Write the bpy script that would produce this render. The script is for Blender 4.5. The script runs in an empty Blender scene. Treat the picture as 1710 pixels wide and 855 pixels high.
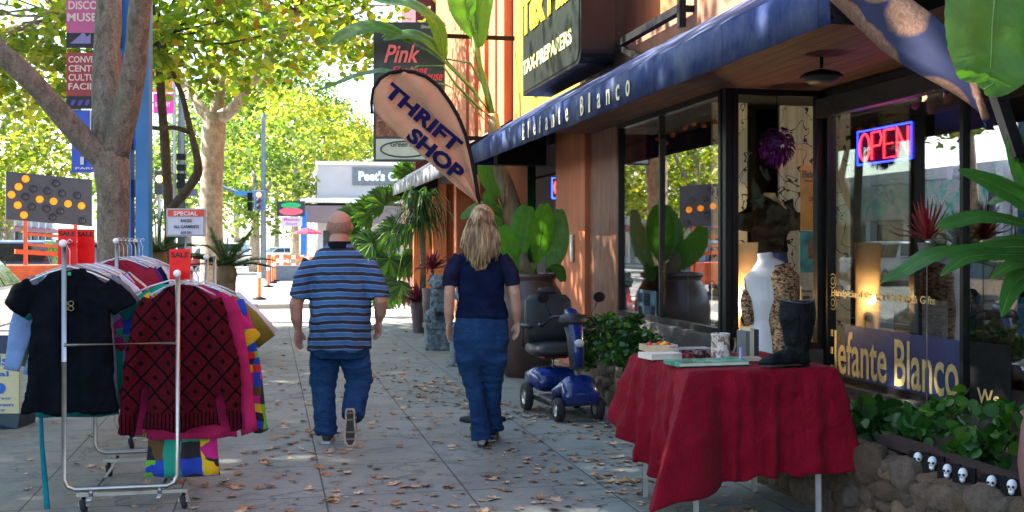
import bpy, math, random
import numpy as np
from mathutils import Vector, Matrix, noise
R = math.radians
random.seed(7)
sc = bpy.context.scene
# ---------------------------------------------------------------- camera, sky, sun, exposure
YAW = math.atan(404/1900.0); CS, SN = math.cos(YAW), math.sin(YAW); F = 1900.0; HZ = 408.0; EYE = 1.5
cam = bpy.data.objects.new('camera', bpy.data.cameras.new('camera')); sc.collection.objects.link(cam)
cam.location = (0, 0, EYE); cam.rotation_euler = (R(90), 0, -YAW)
cam.data.sensor_width = 36; cam.data.lens = 36*F/1710; cam.data.shift_y = -19.5/1710
cam.data.clip_end = 2000; cam.data.clip_start = .05
sc.camera = cam
SUN = Vector((-.80, .30, .80)).normalized()
w = bpy.data.worlds.new('World'); sc.world = w; w.use_nodes = True
nt = w.node_tree; bg = nt.nodes['Background']
sky = nt.nodes.new('ShaderNodeTexSky'); sky.sky_type = 'NISHITA'; sky.sun_disc = False
sky.sun_elevation = math.asin(SUN.z); sky.sun_rotation = math.atan2(SUN.x, SUN.y) % (2*math.pi)
sky.air_density = 1.0; sky.dust_density = 1.0; sky.altitude = 50
nt.links.new(sky.outputs[0], bg.inputs[0]); bg.inputs[1].default_value = .13
sd = bpy.data.lights.new('sun', 'SUN'); sd.energy = 5.0; sd.angle = R(.5); sd.color = (1, .93, .82)
so = bpy.data.objects.new('sun', sd); sc.collection.objects.link(so)
so.rotation_euler = SUN.to_track_quat('Z', 'Y').to_euler(); so.location = (-10, 0, 20)
sc.view_settings.view_transform = 'Standard'; sc.view_settings.look = 'None'
sc.view_settings.exposure = 2.45; sc.view_settings.gamma = 1; sc.view_settings.use_curve_mapping = False
sc.cycles.use_denoising = True; sc.cycles.max_bounces = 8; sc.cycles.transparent_max_bounces = 16
sc.cycles.sample_clamp_indirect = 6; sc.cycles.caustics_reflective = False; sc.cycles.caustics_refractive = False

# ---------------------------------------------------------------- pixel <-> world measuring helpers
def P(px, py, D):
    r = (px-855)*D/F
    return Vector((r*CS+D*SN, D*CS-r*SN, EYE-(py-HZ)*D/F))
def G(px, py, z=0.0): return P(px, py, (EYE-z)*F/(py-HZ))
def YX(px, X):                      # Y of the point of plane X seen in column px
    D = F*X/(CS*(px-451.0)); return (D-X*SN)/CS
def AX(X, Y):                       # depth of (X,Y)
    return X*SN+Y*CS
def XY(px, Y):                      # X of the point of plane Y seen in column px
    t = (px-855)/F; return Y*(t*CS+SN)/(CS-t*SN)
def ZP(py, X, Y): return EYE-(py-HZ)*AX(X, Y)/F
def V(*a): return Vector(a)

# ---------------------------------------------------------------- object helpers
ORG = {}
COL = sc.collection
def tag(o, label=None, cat=None, group=None, kind=None):
    if label: o['label'] = label
    if cat: o['category'] = cat
    if group: o['group'] = group
    if kind: o['kind'] = kind
    return o
def thing(name, label, cat, loc=(0, 0, 0), group=None, kind=None):
    o = bpy.data.objects.new(name, None); COL.objects.link(o); o.empty_display_size = .1
    o.location = loc; ORG[o.name] = Vector(loc); return tag(o, label, cat, group, kind)
def kids(o): return [c for c in bpy.data.objects if c.parent == o]
def dup(o, loc=None, rz=None, label=None, parent=None):
    c = o.copy(); COL.objects.link(c)
    if parent is not None: c.parent = parent
    if loc is not None: c.location = loc
    if rz is not None: c.rotation_euler = (0, 0, rz)
    if label: c['label'] = label
    for k in kids(o): dup(k, parent=c)
    return c
def frame_from(d):
    d = d.normalized(); u = Vector((0, 0, 1)) if abs(d.z) < .9 else Vector((0, 1, 0))
    a = d.cross(u).normalized(); return a, a.cross(d).normalized()
class MB:
    def __init__(s): s.v = []; s.f = []; s.m = []; s.sm = []
    def add(s, vs, fs, m=0, smooth=False):
        b = len(s.v); s.v += [tuple(x) for x in vs]
        s.f += [tuple(b+i for i in f) for f in fs]; s.m += [m]*len(fs); s.sm += [smooth]*len(fs); return s
    def box(s, x0, x1, y0, y1, z0, z1, m=0):
        return s.add([(x0,y0,z0),(x1,y0,z0),(x1,y1,z0),(x0,y1,z0),(x0,y0,z1),(x1,y0,z1),(x1,y1,z1),(x0,y1,z1)],
            [(0,3,2,1),(4,5,6,7),(0,1,5,4),(1,2,6,5),(2,3,7,6),(3,0,4,7)], m)
    def obox(s, c, ax, ay, az, m=0):   # centre, three half-axis vectors
        c, ax, ay, az = map(Vector, (c, ax, ay, az)); vs = []
        for k in (-1, 1):
            for i, j in ((-1,-1),(1,-1),(1,1),(-1,1)): vs.append(c+ax*i+ay*j+az*k)
        return s.add(vs, [(0,3,2,1),(4,5,6,7),(0,1,5,4),(1,2,6,5),(2,3,7,6),(3,0,4,7)], m)
    def bar(s, a, b, w, h=None, m=0, up=None):
        a, b = Vector(a), Vector(b); h = h or w; d = b-a; u = Vector(up) if up else Vector((0,0,1))
        if abs(d.normalized().dot(u)) > .95: u = Vector((0,1,0))
        x = d.cross(u).normalized(); z = x.cross(d).normalized()
        return s.obox((a+b)/2, d/2, x*w/2, z*h/2, m)
    def tube(s, pts, rad, n=10, m=0, cap=True, sq=None, side=None):
        pts = [Vector(p) for p in pts]; k = len(pts)
        if not hasattr(rad, '__len__'): rad = [rad]*k
        vs = []; fs = []; pa = None
        for i, p in enumerate(pts):
            t = (pts[min(i+1,k-1)]-pts[max(i-1,0)])
            if t.length < 1e-9: t = Vector((0,0,1))
            t.normalize()
            if side is not None:
                a = Vector(side); a = (a-t*a.dot(t)).normalized(); b = t.cross(a).normalized()
            elif pa is None: a, b = frame_from(t)
            else:
                a = (pa-t*pa.dot(t)).normalized(); b = t.cross(a).normalized()
            pa = a
            r = rad[i]; ra, rb = (r if hasattr(r, '__len__') else (r, r))
            for j in range(n):
                an = 2*math.pi*j/n; c_, s_ = math.cos(an), math.sin(an)
                if sq: c_ = math.copysign(abs(c_)**sq, c_); s_ = math.copysign(abs(s_)**sq, s_)
                vs.append(p+a*c_*ra+b*s_*rb)
        for i in range(k-1):
            for j in range(n):
                j2 = (j+1) % n; fs.append((i*n+j, i*n+j2, (i+1)*n+j2, (i+1)*n+j))
        if cap: fs.append(tuple(range(n-1, -1, -1))); fs.append(tuple((k-1)*n+j for j in range(n)))
        return s.add(vs, fs, m, True)
    def ball(s, c, r, n=12, k=8, m=0, rot=None):
        c = Vector(c); r = r if hasattr(r, '__len__') else (r, r, r); vs = []; fs = []
        for i in range(k+1):
            ph = math.pi*i/k
            for j in range(n):
                th = 2*math.pi*j/n
                q = Vector((math.sin(ph)*math.cos(th)*r[0], math.sin(ph)*math.sin(th)*r[1], math.cos(ph)*r[2]))
                if rot is not None: q = rot @ q
                vs.append(c+q)
        for i in range(k):
            for j in range(n):
                j2 = (j+1) % n; a = (i*n+j, (i+1)*n+j, (i+1)*n+j2, i*n+j2)
                if i == 0: a = (i*n+j, (i+1)*n+j, (i+1)*n+j2)
                elif i == k-1: a = (i*n+j, (i+1)*n+j, i*n+j2)
                fs.append(a)
        return s.add(vs, fs, m, True)
    def lathe(s, prof, c=(0,0,0), n=24, m=0, smooth=True, ax=None):
        c = Vector(c); vs = []; fs = []; k = len(prof)
        if ax is None: a, b, t = Vector((1,0,0)), Vector((0,1,0)), Vector((0,0,1))
        else: t = Vector(ax).normalized(); a, b = frame_from(t)
        for r, z in prof:
            for j in range(n):
                th = 2*math.pi*j/n; vs.append(c+(a*math.cos(th)+b*math.sin(th))*max(r, 1e-4)+t*z)
        for i in range(k-1):
            for j in range(n):
                j2 = (j+1) % n; fs.append((i*n+j, i*n+j2, (i+1)*n+j2, (i+1)*n+j))
        return s.add(vs, fs, m, smooth)
    def cyl(s, a, b, r, n=16, m=0):
        a, b = Vector(a), Vector(b); L = (b-a).length
        return s.lathe([(0,0),(r,0),(r,L),(0,L)], a, n, m, False, b-a)
    def poly(s, pts, m=0): return s.add(pts, [tuple(range(len(pts)))], m)
    def prism(s, pts, d, m=0):        # flat polygon (list of points) pushed along vector d
        n = len(pts); d = Vector(d); vs = [Vector(p) for p in pts]+[Vector(p)+d for p in pts]
        fs = [tuple(range(n-1,-1,-1)), tuple(range(n,2*n))]+[(i,(i+1)%n,n+(i+1)%n,n+i) for i in range(n)]
        return s.add(vs, fs, m)
    def strip(s, pts, wid, up=(0,0,1), fold=.25, m=0, tw=0):
        pts = [Vector(p) for p in pts]; k = len(pts); vs = []; fs = []; up = Vector(up)
        for i, p in enumerate(pts):
            t = (pts[min(i+1,k-1)]-pts[max(i-1,0)]).normalized()
            a = t.cross(up)
            if a.length < 1e-3: a = Vector((1,0,0))
            a.normalize(); nn = a.cross(t)
            w_ = wid[i] if hasattr(wid, '__len__') else wid
            if tw: a = (a*math.cos(tw*i/k)+nn*math.sin(tw*i/k))
            vs += [p-a*w_/2+nn*w_*fold, p, p+a*w_/2+nn*w_*fold]
        for i in range(k-1):
            b = i*3; fs += [(b,b+1,b+4,b+3),(b+1,b+2,b+5,b+4)]
        return s.add(vs, fs, m, True)
    def mesh(s, name, o):
        me = bpy.data.meshes.new(name)
        o = Vector(o); me.from_pydata([tuple(Vector(v)-o) for v in s.v], [], s.f)
        me.polygons.foreach_set('material_index', s.m); me.polygons.foreach_set('use_smooth', s.sm)
        me.update(); return me
    def build(s, name, mats, parent=None, at=(0,0,0), bev=0, label=None):
        org = ORG[parent.name] if parent is not None else Vector(at)
        me = s.mesh(name, org)
        if not isinstance(mats, (list, tuple)): mats = [mats]
        for m_ in mats: me.materials.append(m_)
        return link(name, me, parent, org, bev, label)
def link(name, me, parent=None, org=(0,0,0), bev=0, label=None):
    o = bpy.data.objects.new(name, me); COL.objects.link(o)
    if parent is not None: o.parent = parent; ORG[o.name] = ORG[parent.name]
    else: o.location = org; ORG[o.name] = Vector(org)
    if bev:
        b = o.modifiers.new('bevel', 'BEVEL'); b.width = bev; b.segments = 2; b.limit_method = 'ANGLE'
    if label: o['label'] = label
    return o
def remesh(mb, name, vox, mat_, parent, smooth=4, disp=None, label=None):
    """fuse overlapping pieces into one continuous skin"""
    org = ORG[parent.name]; me = mb.mesh('tmp', org); o = bpy.data.objects.new('tmp', me); COL.objects.link(o)
    m1 = o.modifiers.new('r', 'REMESH'); m1.mode = 'VOXEL'; m1.voxel_size = vox; m1.use_smooth_shade = True
    if smooth:
        m2 = o.modifiers.new('s', 'SMOOTH'); m2.iterations = smooth; m2.factor = .5
    dg = bpy.context.evaluated_depsgraph_get(); dg.update()
    out = bpy.data.meshes.new_from_object(o.evaluated_get(dg)); out.name = name
    bpy.data.objects.remove(o); bpy.data.meshes.remove(me)
    out.materials.clear(); out.materials.append(mat_)
    if disp:
        nn = [v.normal.copy() for v in out.vertices]
        for v, n_ in zip(out.vertices, nn): v.co = v.co + n_*disp(v.co, n_)
    out.polygons.foreach_set('use_smooth', [True]*len(out.polygons)); out.update()
    return link(name, out, parent, label=label)
TX = {}
def text2d(t, bold=0.0, shear=0):
    k = (t, bold, shear)
    if k not in TX:
        c = bpy.data.curves.new('t', 'FONT'); c.body = t; c.size = 1; c.offset = bold; c.shear = shear; c.resolution_u = 3; c.align_x = 'LEFT'
        o = bpy.data.objects.new('t', c); COL.objects.link(o)
        dg = bpy.context.evaluated_depsgraph_get(); dg.update(); me = bpy.data.meshes.new_from_object(o.evaluated_get(dg))
        vs = [tuple(v.co) for v in me.vertices]; fs = [tuple(p.vertices) for p in me.polygons]
        bpy.data.objects.remove(o); bpy.data.meshes.remove(me); TX[k] = (vs, fs)
    return TX[k]
def put_text(mb, t, org, xd, yd, wdt, hgt, m=0, bold=0.0, shear=0, thick=.002, warp=None):
    """text filling wdt x hgt, lower left corner org, standing on the plane of xd, yd"""
    vs, fs = text2d(t, bold, shear)
    if not vs: return mb
    xs = [v[0] for v in vs]; ys = [v[1] for v in vs]; x0, x1, y0, y1 = min(xs), max(xs), min(ys), max(ys)
    org, xd, yd = Vector(org), Vector(xd).normalized(), Vector(yd).normalized(); n = xd.cross(yd).normalized()
    out = []
    for lay in (0, 1):
        for v in vs:
            u, q = (v[0]-x0)/(x1-x0)*wdt, (v[1]-y0)/(y1-y0)*hgt
            if warp: u, q = warp(u, q)
            out.append(org+xd*u+yd*q+n*(thick*lay))
    nv = len(vs); F2 = [tuple(reversed(f)) for f in fs]+[tuple(i+nv for i in f) for f in fs]
    from collections import Counter
    ed = Counter()
    for f in fs:
        for i in range(len(f)): ed[(f[i], f[(i+1) % len(f)])] += 1
    for (a, b) in list(ed):
        if (b, a) not in ed: F2.append((a, b, b+nv, a+nv))
    return mb.add(out, F2, m)

# ---------------------------------------------------------------- materials
MATS = {}
def newmat(name):
    m = bpy.data.materials.new(name); m.use_nodes = True; t = m.node_tree
    return m, t, t.nodes['Principled BSDF']
def N(t, ty, **kw):
    n = t.nodes.new(ty)
    for k, v in kw.items(): setattr(n, k, v)
    return n
def coords(t, scale=(1,1,1), kind='Object', rot=(0,0,0), loc=(0,0,0)):
    tc = N(t, 'ShaderNodeTexCoord'); mp = N(t, 'ShaderNodeMapping'); mp.inputs['Scale'].default_value = scale
    mp.inputs['Rotation'].default_value = rot; mp.inputs['Location'].default_value = loc
    t.links.new(tc.outputs[kind], mp.inputs[0]); return mp.outputs[0]
def ramp(t, fac, stops, interp='LINEAR'):
    r = N(t, 'ShaderNodeValToRGB'); e = r.color_ramp.elements; r.color_ramp.interpolation = interp
    while len(e) > 1: e.remove(e[-1])
    e[0].position = stops[0][0]; e[0].color = (*stops[0][1], 1)
    for p, c in stops[1:]: x = e.new(p); x.color = (*c, 1)
    t.links.new(fac, r.inputs[0]); return r.outputs[0]
def noise_tex(t, vec, scale, detail=4, rough=.55, dist=0):
    n = N(t, 'ShaderNodeTexNoise'); n.inputs['Scale'].default_value = scale; n.inputs['Detail'].default_value = detail
    n.inputs['Roughness'].default_value = rough; n.inputs['Distortion'].default_value = dist
    t.links.new(vec, n.inputs['Vector']); return n.outputs['Fac']
def mixc(t, fac, a, b, mode='MIX'):
    m = N(t, 'ShaderNodeMix', data_type='RGBA', blend_type=mode)
    for s_, x in ((0, fac), (6, a), (7, b)):
        if hasattr(x, 'is_linked') or hasattr(x, 'links'): t.links.new(x, m.inputs[s_])
        elif hasattr(x, '__len__'): m.inputs[s_].default_value = (*x, 1)
        else: m.inputs[s_].default_value = x
    return m.outputs[2]
def mth(t, op, a, b=0.0):
    m = N(t, 'ShaderNodeMath', operation=op)
    for i, x in enumerate((a, b)):
        if hasattr(x, 'links'): t.links.new(x, m.inputs[i])
        else: m.inputs[i].default_value = x
    return m.outputs[0]
def bumpit(t, bsdf, h, strength, dist=.01):
    b = N(t, 'ShaderNodeBump'); b.inputs['Strength'].default_value = strength; b.inputs['Distance'].default_value = dist
    t.links.new(h, b.inputs['Height']); t.links.new(b.outputs[0], bsdf.inputs['Normal'])
def mat(name, col, rough=.6, var=.18, vs=6, bump=0.0, bs=60, metal=0, st=(1,1,1), emis=None, spec=.5, coat=0, dirt=0):
    if name in MATS: return MATS[name]
    m, t, b = newmat(name); vec = coords(t, st)
    f = noise_tex(t, vec, vs)
    lo = tuple(max(0, c*(1-var*1.6)) for c in col); hi = tuple(min(1, c*(1+var*1.3)) for c in col)
    c = ramp(t, f, [(.25, lo), (.75, hi)])
    if dirt:
        f2 = noise_tex(t, vec, vs*.35, 6, .7)
        c = mixc(t, ramp(t, f2, [(.5, (0,0,0)), (.72, (dirt,)*3)]), c, tuple(x*.35+.01 for x in col))
    t.links.new(c, b.inputs['Base Color'])
    r = ramp(t, noise_tex(t, vec, vs*3), [(.3, (max(0, rough-.08),)*3), (.7, (min(1, rough+.1),)*3)])
    t.links.new(r, b.inputs['Roughness']); b.inputs['Metallic'].default_value = metal
    b.inputs['Specular IOR Level'].default_value = spec; b.inputs['Coat Weight'].default_value = coat
    if bump: bumpit(t, b, noise_tex(t, vec, bs, 5), bump)
    if emis:
        b.inputs['Emission Color'].default_value = (*emis[:3], 1); b.inputs['Emission Strength'].default_value = emis[3]
    MATS[name] = m; return m
def fol(name, stops, transl=.35, rough=.45, spec=.4, vein=0):
    """leaf material: colour differs leaf by leaf, light passes through"""
    if name in MATS: return MATS[name]
    m, t, b = newmat(name); g = N(t, 'ShaderNodeNewGeometry')
    c = ramp(t, g.outputs['Random Per Island'], stops)
    f = noise_tex(t, coords(t), 14, 3); c = mixc(t, .35, c, ramp(t, f, [(.3, (.35,.35,.35)), (.7, (1,1,1))]), 'MULTIPLY')
    if vein:
        br_ = ramp(t, noise_tex(t, coords(t), 5, 6, .7), [(.62, (0,0,0)), (.70, (.8,)*3)]); c = mixc(t, br_, c, (.20,.13,.04))
        bumpit(t, b, noise_tex(t, coords(t), 30, 5, .7), .35, .01)
    t.links.new(c, b.inputs['Base Color']); b.inputs['Roughness'].default_value = rough; b.inputs['Specular IOR Level'].default_value = spec
    tr = N(t, 'ShaderNodeBsdfTranslucent'); c2 = mixc(t, 1.0, c, (1.6, 1.7, .55), 'MULTIPLY'); t.links.new(c2, tr.inputs[0])
    mx = N(t, 'ShaderNodeMixShader'); mx.inputs[0].default_value = transl
    t.links.new(b.outputs[0], mx.inputs[1]); t.links.new(tr.outputs[0], mx.inputs[2])
    t.links.new(mx.outputs[0], t.nodes['Material Output'].inputs[0]); MATS[name] = m; return m
def glassmat(name, ior=.05, tint=(.93,.96,.95), rough=0.0):
    m, t, b = newmat(name); t.nodes.remove(b)
    g_ = N(t, 'ShaderNodeNewGeometry'); dt = N(t, 'ShaderNodeVectorMath', operation='DOT_PRODUCT')
    t.links.new(g_.outputs['Normal'], dt.inputs[0]); t.links.new(g_.outputs['Incoming'], dt.inputs[1])
    co = mth(t, 'ABSOLUTE', dt.outputs['Value']); pw = mth(t, 'POWER', mth(t, 'SUBTRACT', 1.0, co), 5.0)
    fac_ = mth(t, 'ADD', ior, mth(t, 'MULTIPLY', pw, 1-ior))
    tr = N(t, 'ShaderNodeBsdfTransparent'); tr.inputs[0].default_value = (*tint, 1)
    gl = N(t, 'ShaderNodeBsdfGlossy'); gl.inputs['Roughness'].default_value = rough
    mx = N(t, 'ShaderNodeMixShader'); t.links.new(fac_, mx.inputs[0]); t.links.new(tr.outputs[0], mx.inputs[1]); t.links.new(gl.outputs[0], mx.inputs[2])
    t.links.new(mx.outputs[0], t.nodes['Material Output'].inputs[0]); MATS[name] = m; return m
def flat(name, col, rough=.6, emis=None, metal=0): return mat(name, col, rough, .06, 9, emis=emis, metal=metal)

peach = mat('peach_stucco', (.46,.135,.048), .85, .22, 2.6, .8, 45, st=(1,1,.3), dirt=.45)
peach_l = mat('peach_trim', (.52,.165,.068), .8, .18, 3, .5, 60, st=(1,1,.25), dirt=.3)
brown_shade = mat('shaded_pier_brown', (.20,.075,.035), .6, .3, 3, .3, 40, st=(4,4,.6))  # shade on the pier beside the window, put into its brown colour
soffit_m = mat('soffit_boards', (.17,.075,.04), .65, .3, 2, .3, 30, st=(6,.5,1))
black_f = mat('black_frame', (.006,.006,.007), .4, .3, 10, .1, spec=.25)
blackm = mat('matte_black', (.006,.006,.007), .75, .3, 8, spec=.2)
chrome = mat('steel_tube', (.40,.385,.36), .36, .04, 8, metal=1)
white_m = mat('white_paint', (.75,.74,.72), .5, .06, 8)
glass = glassmat('window_glass', .26); glass_f = glassmat('clear_window_glass', .006)
carglass = mat('car_glass', (.02,.025,.03), .05, .1, 3, spec=1)
tyre = mat('tyre_rubber', (.015,.015,.016), .8, .2, 20, .2, 60)
concrete = mat('concrete', (.34,.33,.30), .85, .2, 5, .4, 70, dirt=.3)
def cloth(name, col, var=.15): return mat('cloth_'+name, col, .95, var, 10, .35, 90, spec=.04)
# ================================================================ GROUND
def asphalt_mat():
    m, t, b = newmat('asphalt'); v = coords(t)
    c = ramp(t, noise_tex(t, v, .5, 8, .7), [(.3, (.12,.12,.12)), (.7, (.19,.185,.175))])
    t.links.new(c, b.inputs[0]); b.inputs['Roughness'].default_value = .85; bumpit(t, b, noise_tex(t, v, 120, 3), .4); return m
def sidewalk_mat():
    m, t, b = newmat('sidewalk_concrete'); v = coords(t)
    f1 = noise_tex(t, v, .9, 8, .65); f2 = noise_tex(t, v, 38, 6, .75); f3 = noise_tex(t, v, 5, 6, .6, .6)
    c = ramp(t, f1, [(.3, (.165,.180,.155)), (.7, (.262,.275,.235))])
    c = mixc(t, .55, c, ramp(t, f2, [(.3, (.55,.55,.55)), (.7, (1.25,1.25,1.25))]), 'MULTIPLY')
    c = mixc(t, ramp(t, f3, [(.5, (0,0,0)), (.66, (.7,)*3)]), c, (.11,.118,.108))
    ve = N(t, 'ShaderNodeTexVoronoi'); ve.feature = 'DISTANCE_TO_EDGE'; ve.inputs['Scale'].default_value = .42
    wv_ = N(t, 'ShaderNodeVectorMath', operation='ADD'); nz = N(t, 'ShaderNodeTexNoise'); nz.inputs['Scale'].default_value = 2.5; nz.inputs['Detail'].default_value = 6; t.links.new(v, nz.inputs['Vector']); t.links.new(v, wv_.inputs[0]); t.links.new(nz.outputs['Color'], wv_.inputs[1]); t.links.new(wv_.outputs[0], ve.inputs['Vector'])
    c = mixc(t, ramp(t, ve.outputs['Distance'], [(.002, (.75,)*3), (.006, (0,0,0))]), c, (.05,.05,.045))
    vo = N(t, 'ShaderNodeTexVoronoi'); vo.inputs['Scale'].default_value = 2.2; t.links.new(v, vo.inputs['Vector'])
    c = mixc(t, ramp(t, vo.outputs['Distance'], [(.03, (.7,)*3), (.06, (0,0,0))]), c, (.09,.085,.08))   # gum and oil spots
    br = N(t, 'ShaderNodeTexBrick'); br.offset = 0; br.squash = 1
    v2 = coords(t, loc=(-.32, -.2, 0))
    t.links.new(v2, br.inputs['Vector'])
    for k, x in (('Scale', 1), ('Mortar Size', .006), ('Mortar Smooth', .3), ('Brick Width', .85), ('Row Height', .95)): br.inputs[k].default_value = x
    br.inputs['Color1'].default_value = (1,1,1,1); br.inputs['Color2'].default_value = (.86,.86,.86,1); br.inputs['Mortar'].default_value = (.22,.21,.2,1)
    c = mixc(t, 1.0, c, br.outputs['Color'], 'MULTIPLY')
    t.links.new(c, b.inputs[0]); b.inputs['Roughness'].default_value = .78
    h = mth(t, 'ADD', mth(t, 'MULTIPLY', f2, .5), mth(t, 'MULTIPLY', br.outputs['Fac'], -2.0)); bumpit(t, b, h, .5, .004); return m
ASP, SDW = asphalt_mat(), sidewalk_mat()
pave = mat('pale_paving', (.42,.40,.37), .85, .15, 1.5, .3, 60, dirt=.2)
kerbm = mat('kerb_concrete', (.36,.35,.33), .85, .2, 3, .4, 60)
paint = mat('road_paint', (.75,.75,.72), .7, .15, 14)
g = MB().add([(-300,-100,-.15),(300,-100,-.15),(300,700,-.15),(-300,700,-.15)], [(0,1,2,3)])
tag(g.build('street', ASP), kind='structure')
g = MB().box(-3.0, 5.0, -8, 21.2, -.6, 0); tag(g.build('sidewalk', SDW), kind='structure')
g = MB().box(-3.16, -3.003, -8, 21.2, -.6, 0); g.box(-3.16, 12, 21.203, 21.36, -.6, -.002); tag(g.build('kerb', kerbm, bev=.015), kind='structure')
g = MB().box(1.9, 5, 21.363, 29.0, -.6, -.003); tag(g.build('side_paving', pave, bev=.01), kind='structure')
g = MB().box(-3.16, 30, 29.5, 52, -.6, -.01); tag(g.build('far_sidewalk', pave, bev=.02), kind='structure')
g = MB().box(-3.16, 30, 62, 110, -.6, -.012); tag(g.build('cross_street_sidewalk', pave, bev=.02), kind='structure')
g = MB().box(-21, -17, -20, 140, -.6, -.01); tag(g.build('opposite_sidewalk', pave, bev=.02), kind='structure')
g = MB().box(-3.0, 30, 21.5, 29.3, -.3, -.13); tag(g.build('alley', mat('alley_concrete', (.40,.38,.35), .85, .15, 1.2, .3, 50, dirt=.3)), kind='structure')
g = MB()
for i in range(9): g.box(-2.6+i*.9, -2.1+i*.9, 54, 60, -.149, -.146)
for i in range(28): g.box(-10.2, -10.05, -20+i*6, -17+i*6, -.149, -.146)
for i in range(15): g.box(-5.5, -3.2, -6+i*6, -5.9+i*6, -.149, -.146)
tag(g.build('road_markings', paint), kind='structure')

# ================================================================ SHOP BUILDING (right)
XW, XR = 3.73, 4.62                       # street face and recessed window face
Y0 = 8.9                                  # corner of the recess
B = thing('shop_building', 'peach stucco shop building with dark framed display windows under a blue awning', 'building', (5, 8, 0))
yF = YX(935, XW); yP = YX(990, XW); yQ = YX(1036, XW); yEnd = 26.0
ZT = 2.80
wl = MB()
wl.box(XW, 9.6, -2, yEnd, 3.02, 7.5)                     # upper storey
wl.box(9.4, 9.6, -2, yEnd, 0, 3.0)                       # back
wl.box(3.2, 9.4, yEnd-.2, yEnd, 0, 3.0)
wl.box(XR+.03, 9.4, -2, -1.8, 0, 3.0)
wl.build('wall', peach, B)
fl = MB(); fl.box(XW-.02, 9.4, 8.95, 25.5, 0.002, .30); fl.box(XR-.04, 9.4, -1.8, 8.9, .002, .30); fl.build('floor', mat('shop_floor', (.12,.09,.07), .4), B)
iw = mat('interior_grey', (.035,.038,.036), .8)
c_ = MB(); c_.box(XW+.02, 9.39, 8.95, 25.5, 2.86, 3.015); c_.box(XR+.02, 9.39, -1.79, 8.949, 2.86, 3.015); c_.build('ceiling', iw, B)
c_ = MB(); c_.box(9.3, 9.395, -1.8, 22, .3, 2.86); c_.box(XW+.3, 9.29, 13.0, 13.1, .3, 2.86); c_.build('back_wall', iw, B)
# soffit boards under the awning
s_ = MB()
for i in range(16):
    x = 2.76+i*.118
    s_.box(x, x+.113, 2, yP-.1 if x < XW-.05 else Y0-.05, 2.80, 2.83)
s_.build('soffit', soffit_m, B)
# pier between window and doorway
p = MB(); p.box(XW-.10, XW+.5, yP, yF-.35, 0, 3.3); p.box(XW-.06, XW+.5, yF-.33, yF, 0, 3.3); p.build('pier', peach_l, B, bev=.01)
p = MB(); p.box(XW-.04, XW+.3, yQ, yP-.004, 0, 2.8); p.build('shaded_pier', brown_shade, B, bev=.008)
p = MB(); p.box(XW-.135, XW-.105, yP+.45, yP+.56, 1.28, 1.62); p.build('wall_lamp', mat('lamp_white', (.6,.58,.5), .4), B, bev=.02)
# pilasters on the upper wall and yellow sign panel
for i, px in enumerate((786, 800, 817, 835, 850)):
    y = YX(px, XW); q = MB(); q.box(XW-.14, XW-.002, y-.28, y+.28, 3.05, 7.5); q.build('pilaster', peach_l, B, bev=.01)
ya, yb = YX(866, XW), YX(985, XW)
q = MB(); q.box(XW-.05, XW-.003, yb, ya, 3.03, 7.2); q.build('sign_backing', mat('yellow_panel', (.72,.42,.02), .6, .1, 3), B)
# roof ledge / parapet seen near right top
q = MB()
q.box(XW-.22, XW-.003, YX(1290, XW), YX(1035, XW), 3.30, 3.62); q.build('ledge', mat('ledge_stucco', (.33,.15,.085), .85, .25, 4, .4, 60, dirt=.4), B, bev=.01)
# window frames
def window(x0, x1, y0, y1, z0, z1, mull, axis, par=B, fr=.05, gm=None):
    """one framed window with its own pane(s); axis is the direction the window runs along"""
    f = MB()
    def b(a0, a1, c0, c1, d0=-.04, d1=.04):
        if axis == 'y': f.box(x0+d0, x0+d1, a0, a1, c0, c1)
        else: f.box(a0, a1, y0+d0, y0+d1, c0, c1)
    A0, A1 = (y0, y1) if axis == 'y' else (x0, x1)
    b(A0, A0+fr, z0, z1); b(A1-fr, A1, z0, z1); b(A0+fr, A1-fr, z1-fr, z1); b(A0+fr, A1-fr, z0, z0+fr)
    for mpos in mull: b(mpos-.02, mpos+.02, z0+fr, z1-fr, -.03, .03)
    w_ = f.build('window', black_f, par)
    ed = [A0+fr]+[x for mpos in mull for x in (mpos-.02, mpos+.02)]+[A1-fr]
    for i in range(0, len(ed), 2):
        g_ = MB()
        if axis == 'y': g_.box(x0-.004, x0+.004, ed[i], ed[i+1], z0+fr, z1-fr)
        else: g_.box(ed[i], ed[i+1], y0-.004, y0+.004, z0+fr, z1-fr)
        g_.build('pane', gm or glass, w_)
    return w_
window(XW, XW, Y0+.06, yQ-.003, .74, ZT-.003, [YX(1106, XW)], 'y')
window(XW+.03, XR-.05, Y0, Y0, .62, ZT-.003, [], 'x', gm=glass_f)
window(XR, XR, 2.0, Y0-.05, .37, 2.70, [YX(1612, XR), YX(1760, XR), 4.2], 'y')
s_ = MB(); s_.box(XW-.1, XW+.25, Y0+.04, yQ-.003, .50, .737); s_.box(XW-.1, XR+.02, Y0-.045, Y0+.037, .38, .617); s_.build('window_sill', mat('sill', (.055,.05,.05), .6, .3, 6, .3), B, bev=.01)
s_ = MB(); s_.box(XR-.10, XR+.2, 2, Y0-.05, .25, .367); s_.box(XR-.03, XR+.2, 2, Y0-.05, 2.703, 3.0); s_.box(XR-.13, XR-.04, 2, Y0-.06, 2.56, 2.72); s_.build('window_plinth', mat('dark_plinth', (.03,.03,.032), .4, .3, 6, .3), B, bev=.006)
# corner mullion of the recess
m_ = MB(); m_.box(XW-.03, XW+.028, Y0-.03, Y0+.055, .62, ZT); m_.build('corner_post', black_f, B)
m_ = MB(); m_.box(XR-.048, XR+.045, Y0-.048, Y0+.04, .4, ZT); m_.build('corner_post', black_f, B)
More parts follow.
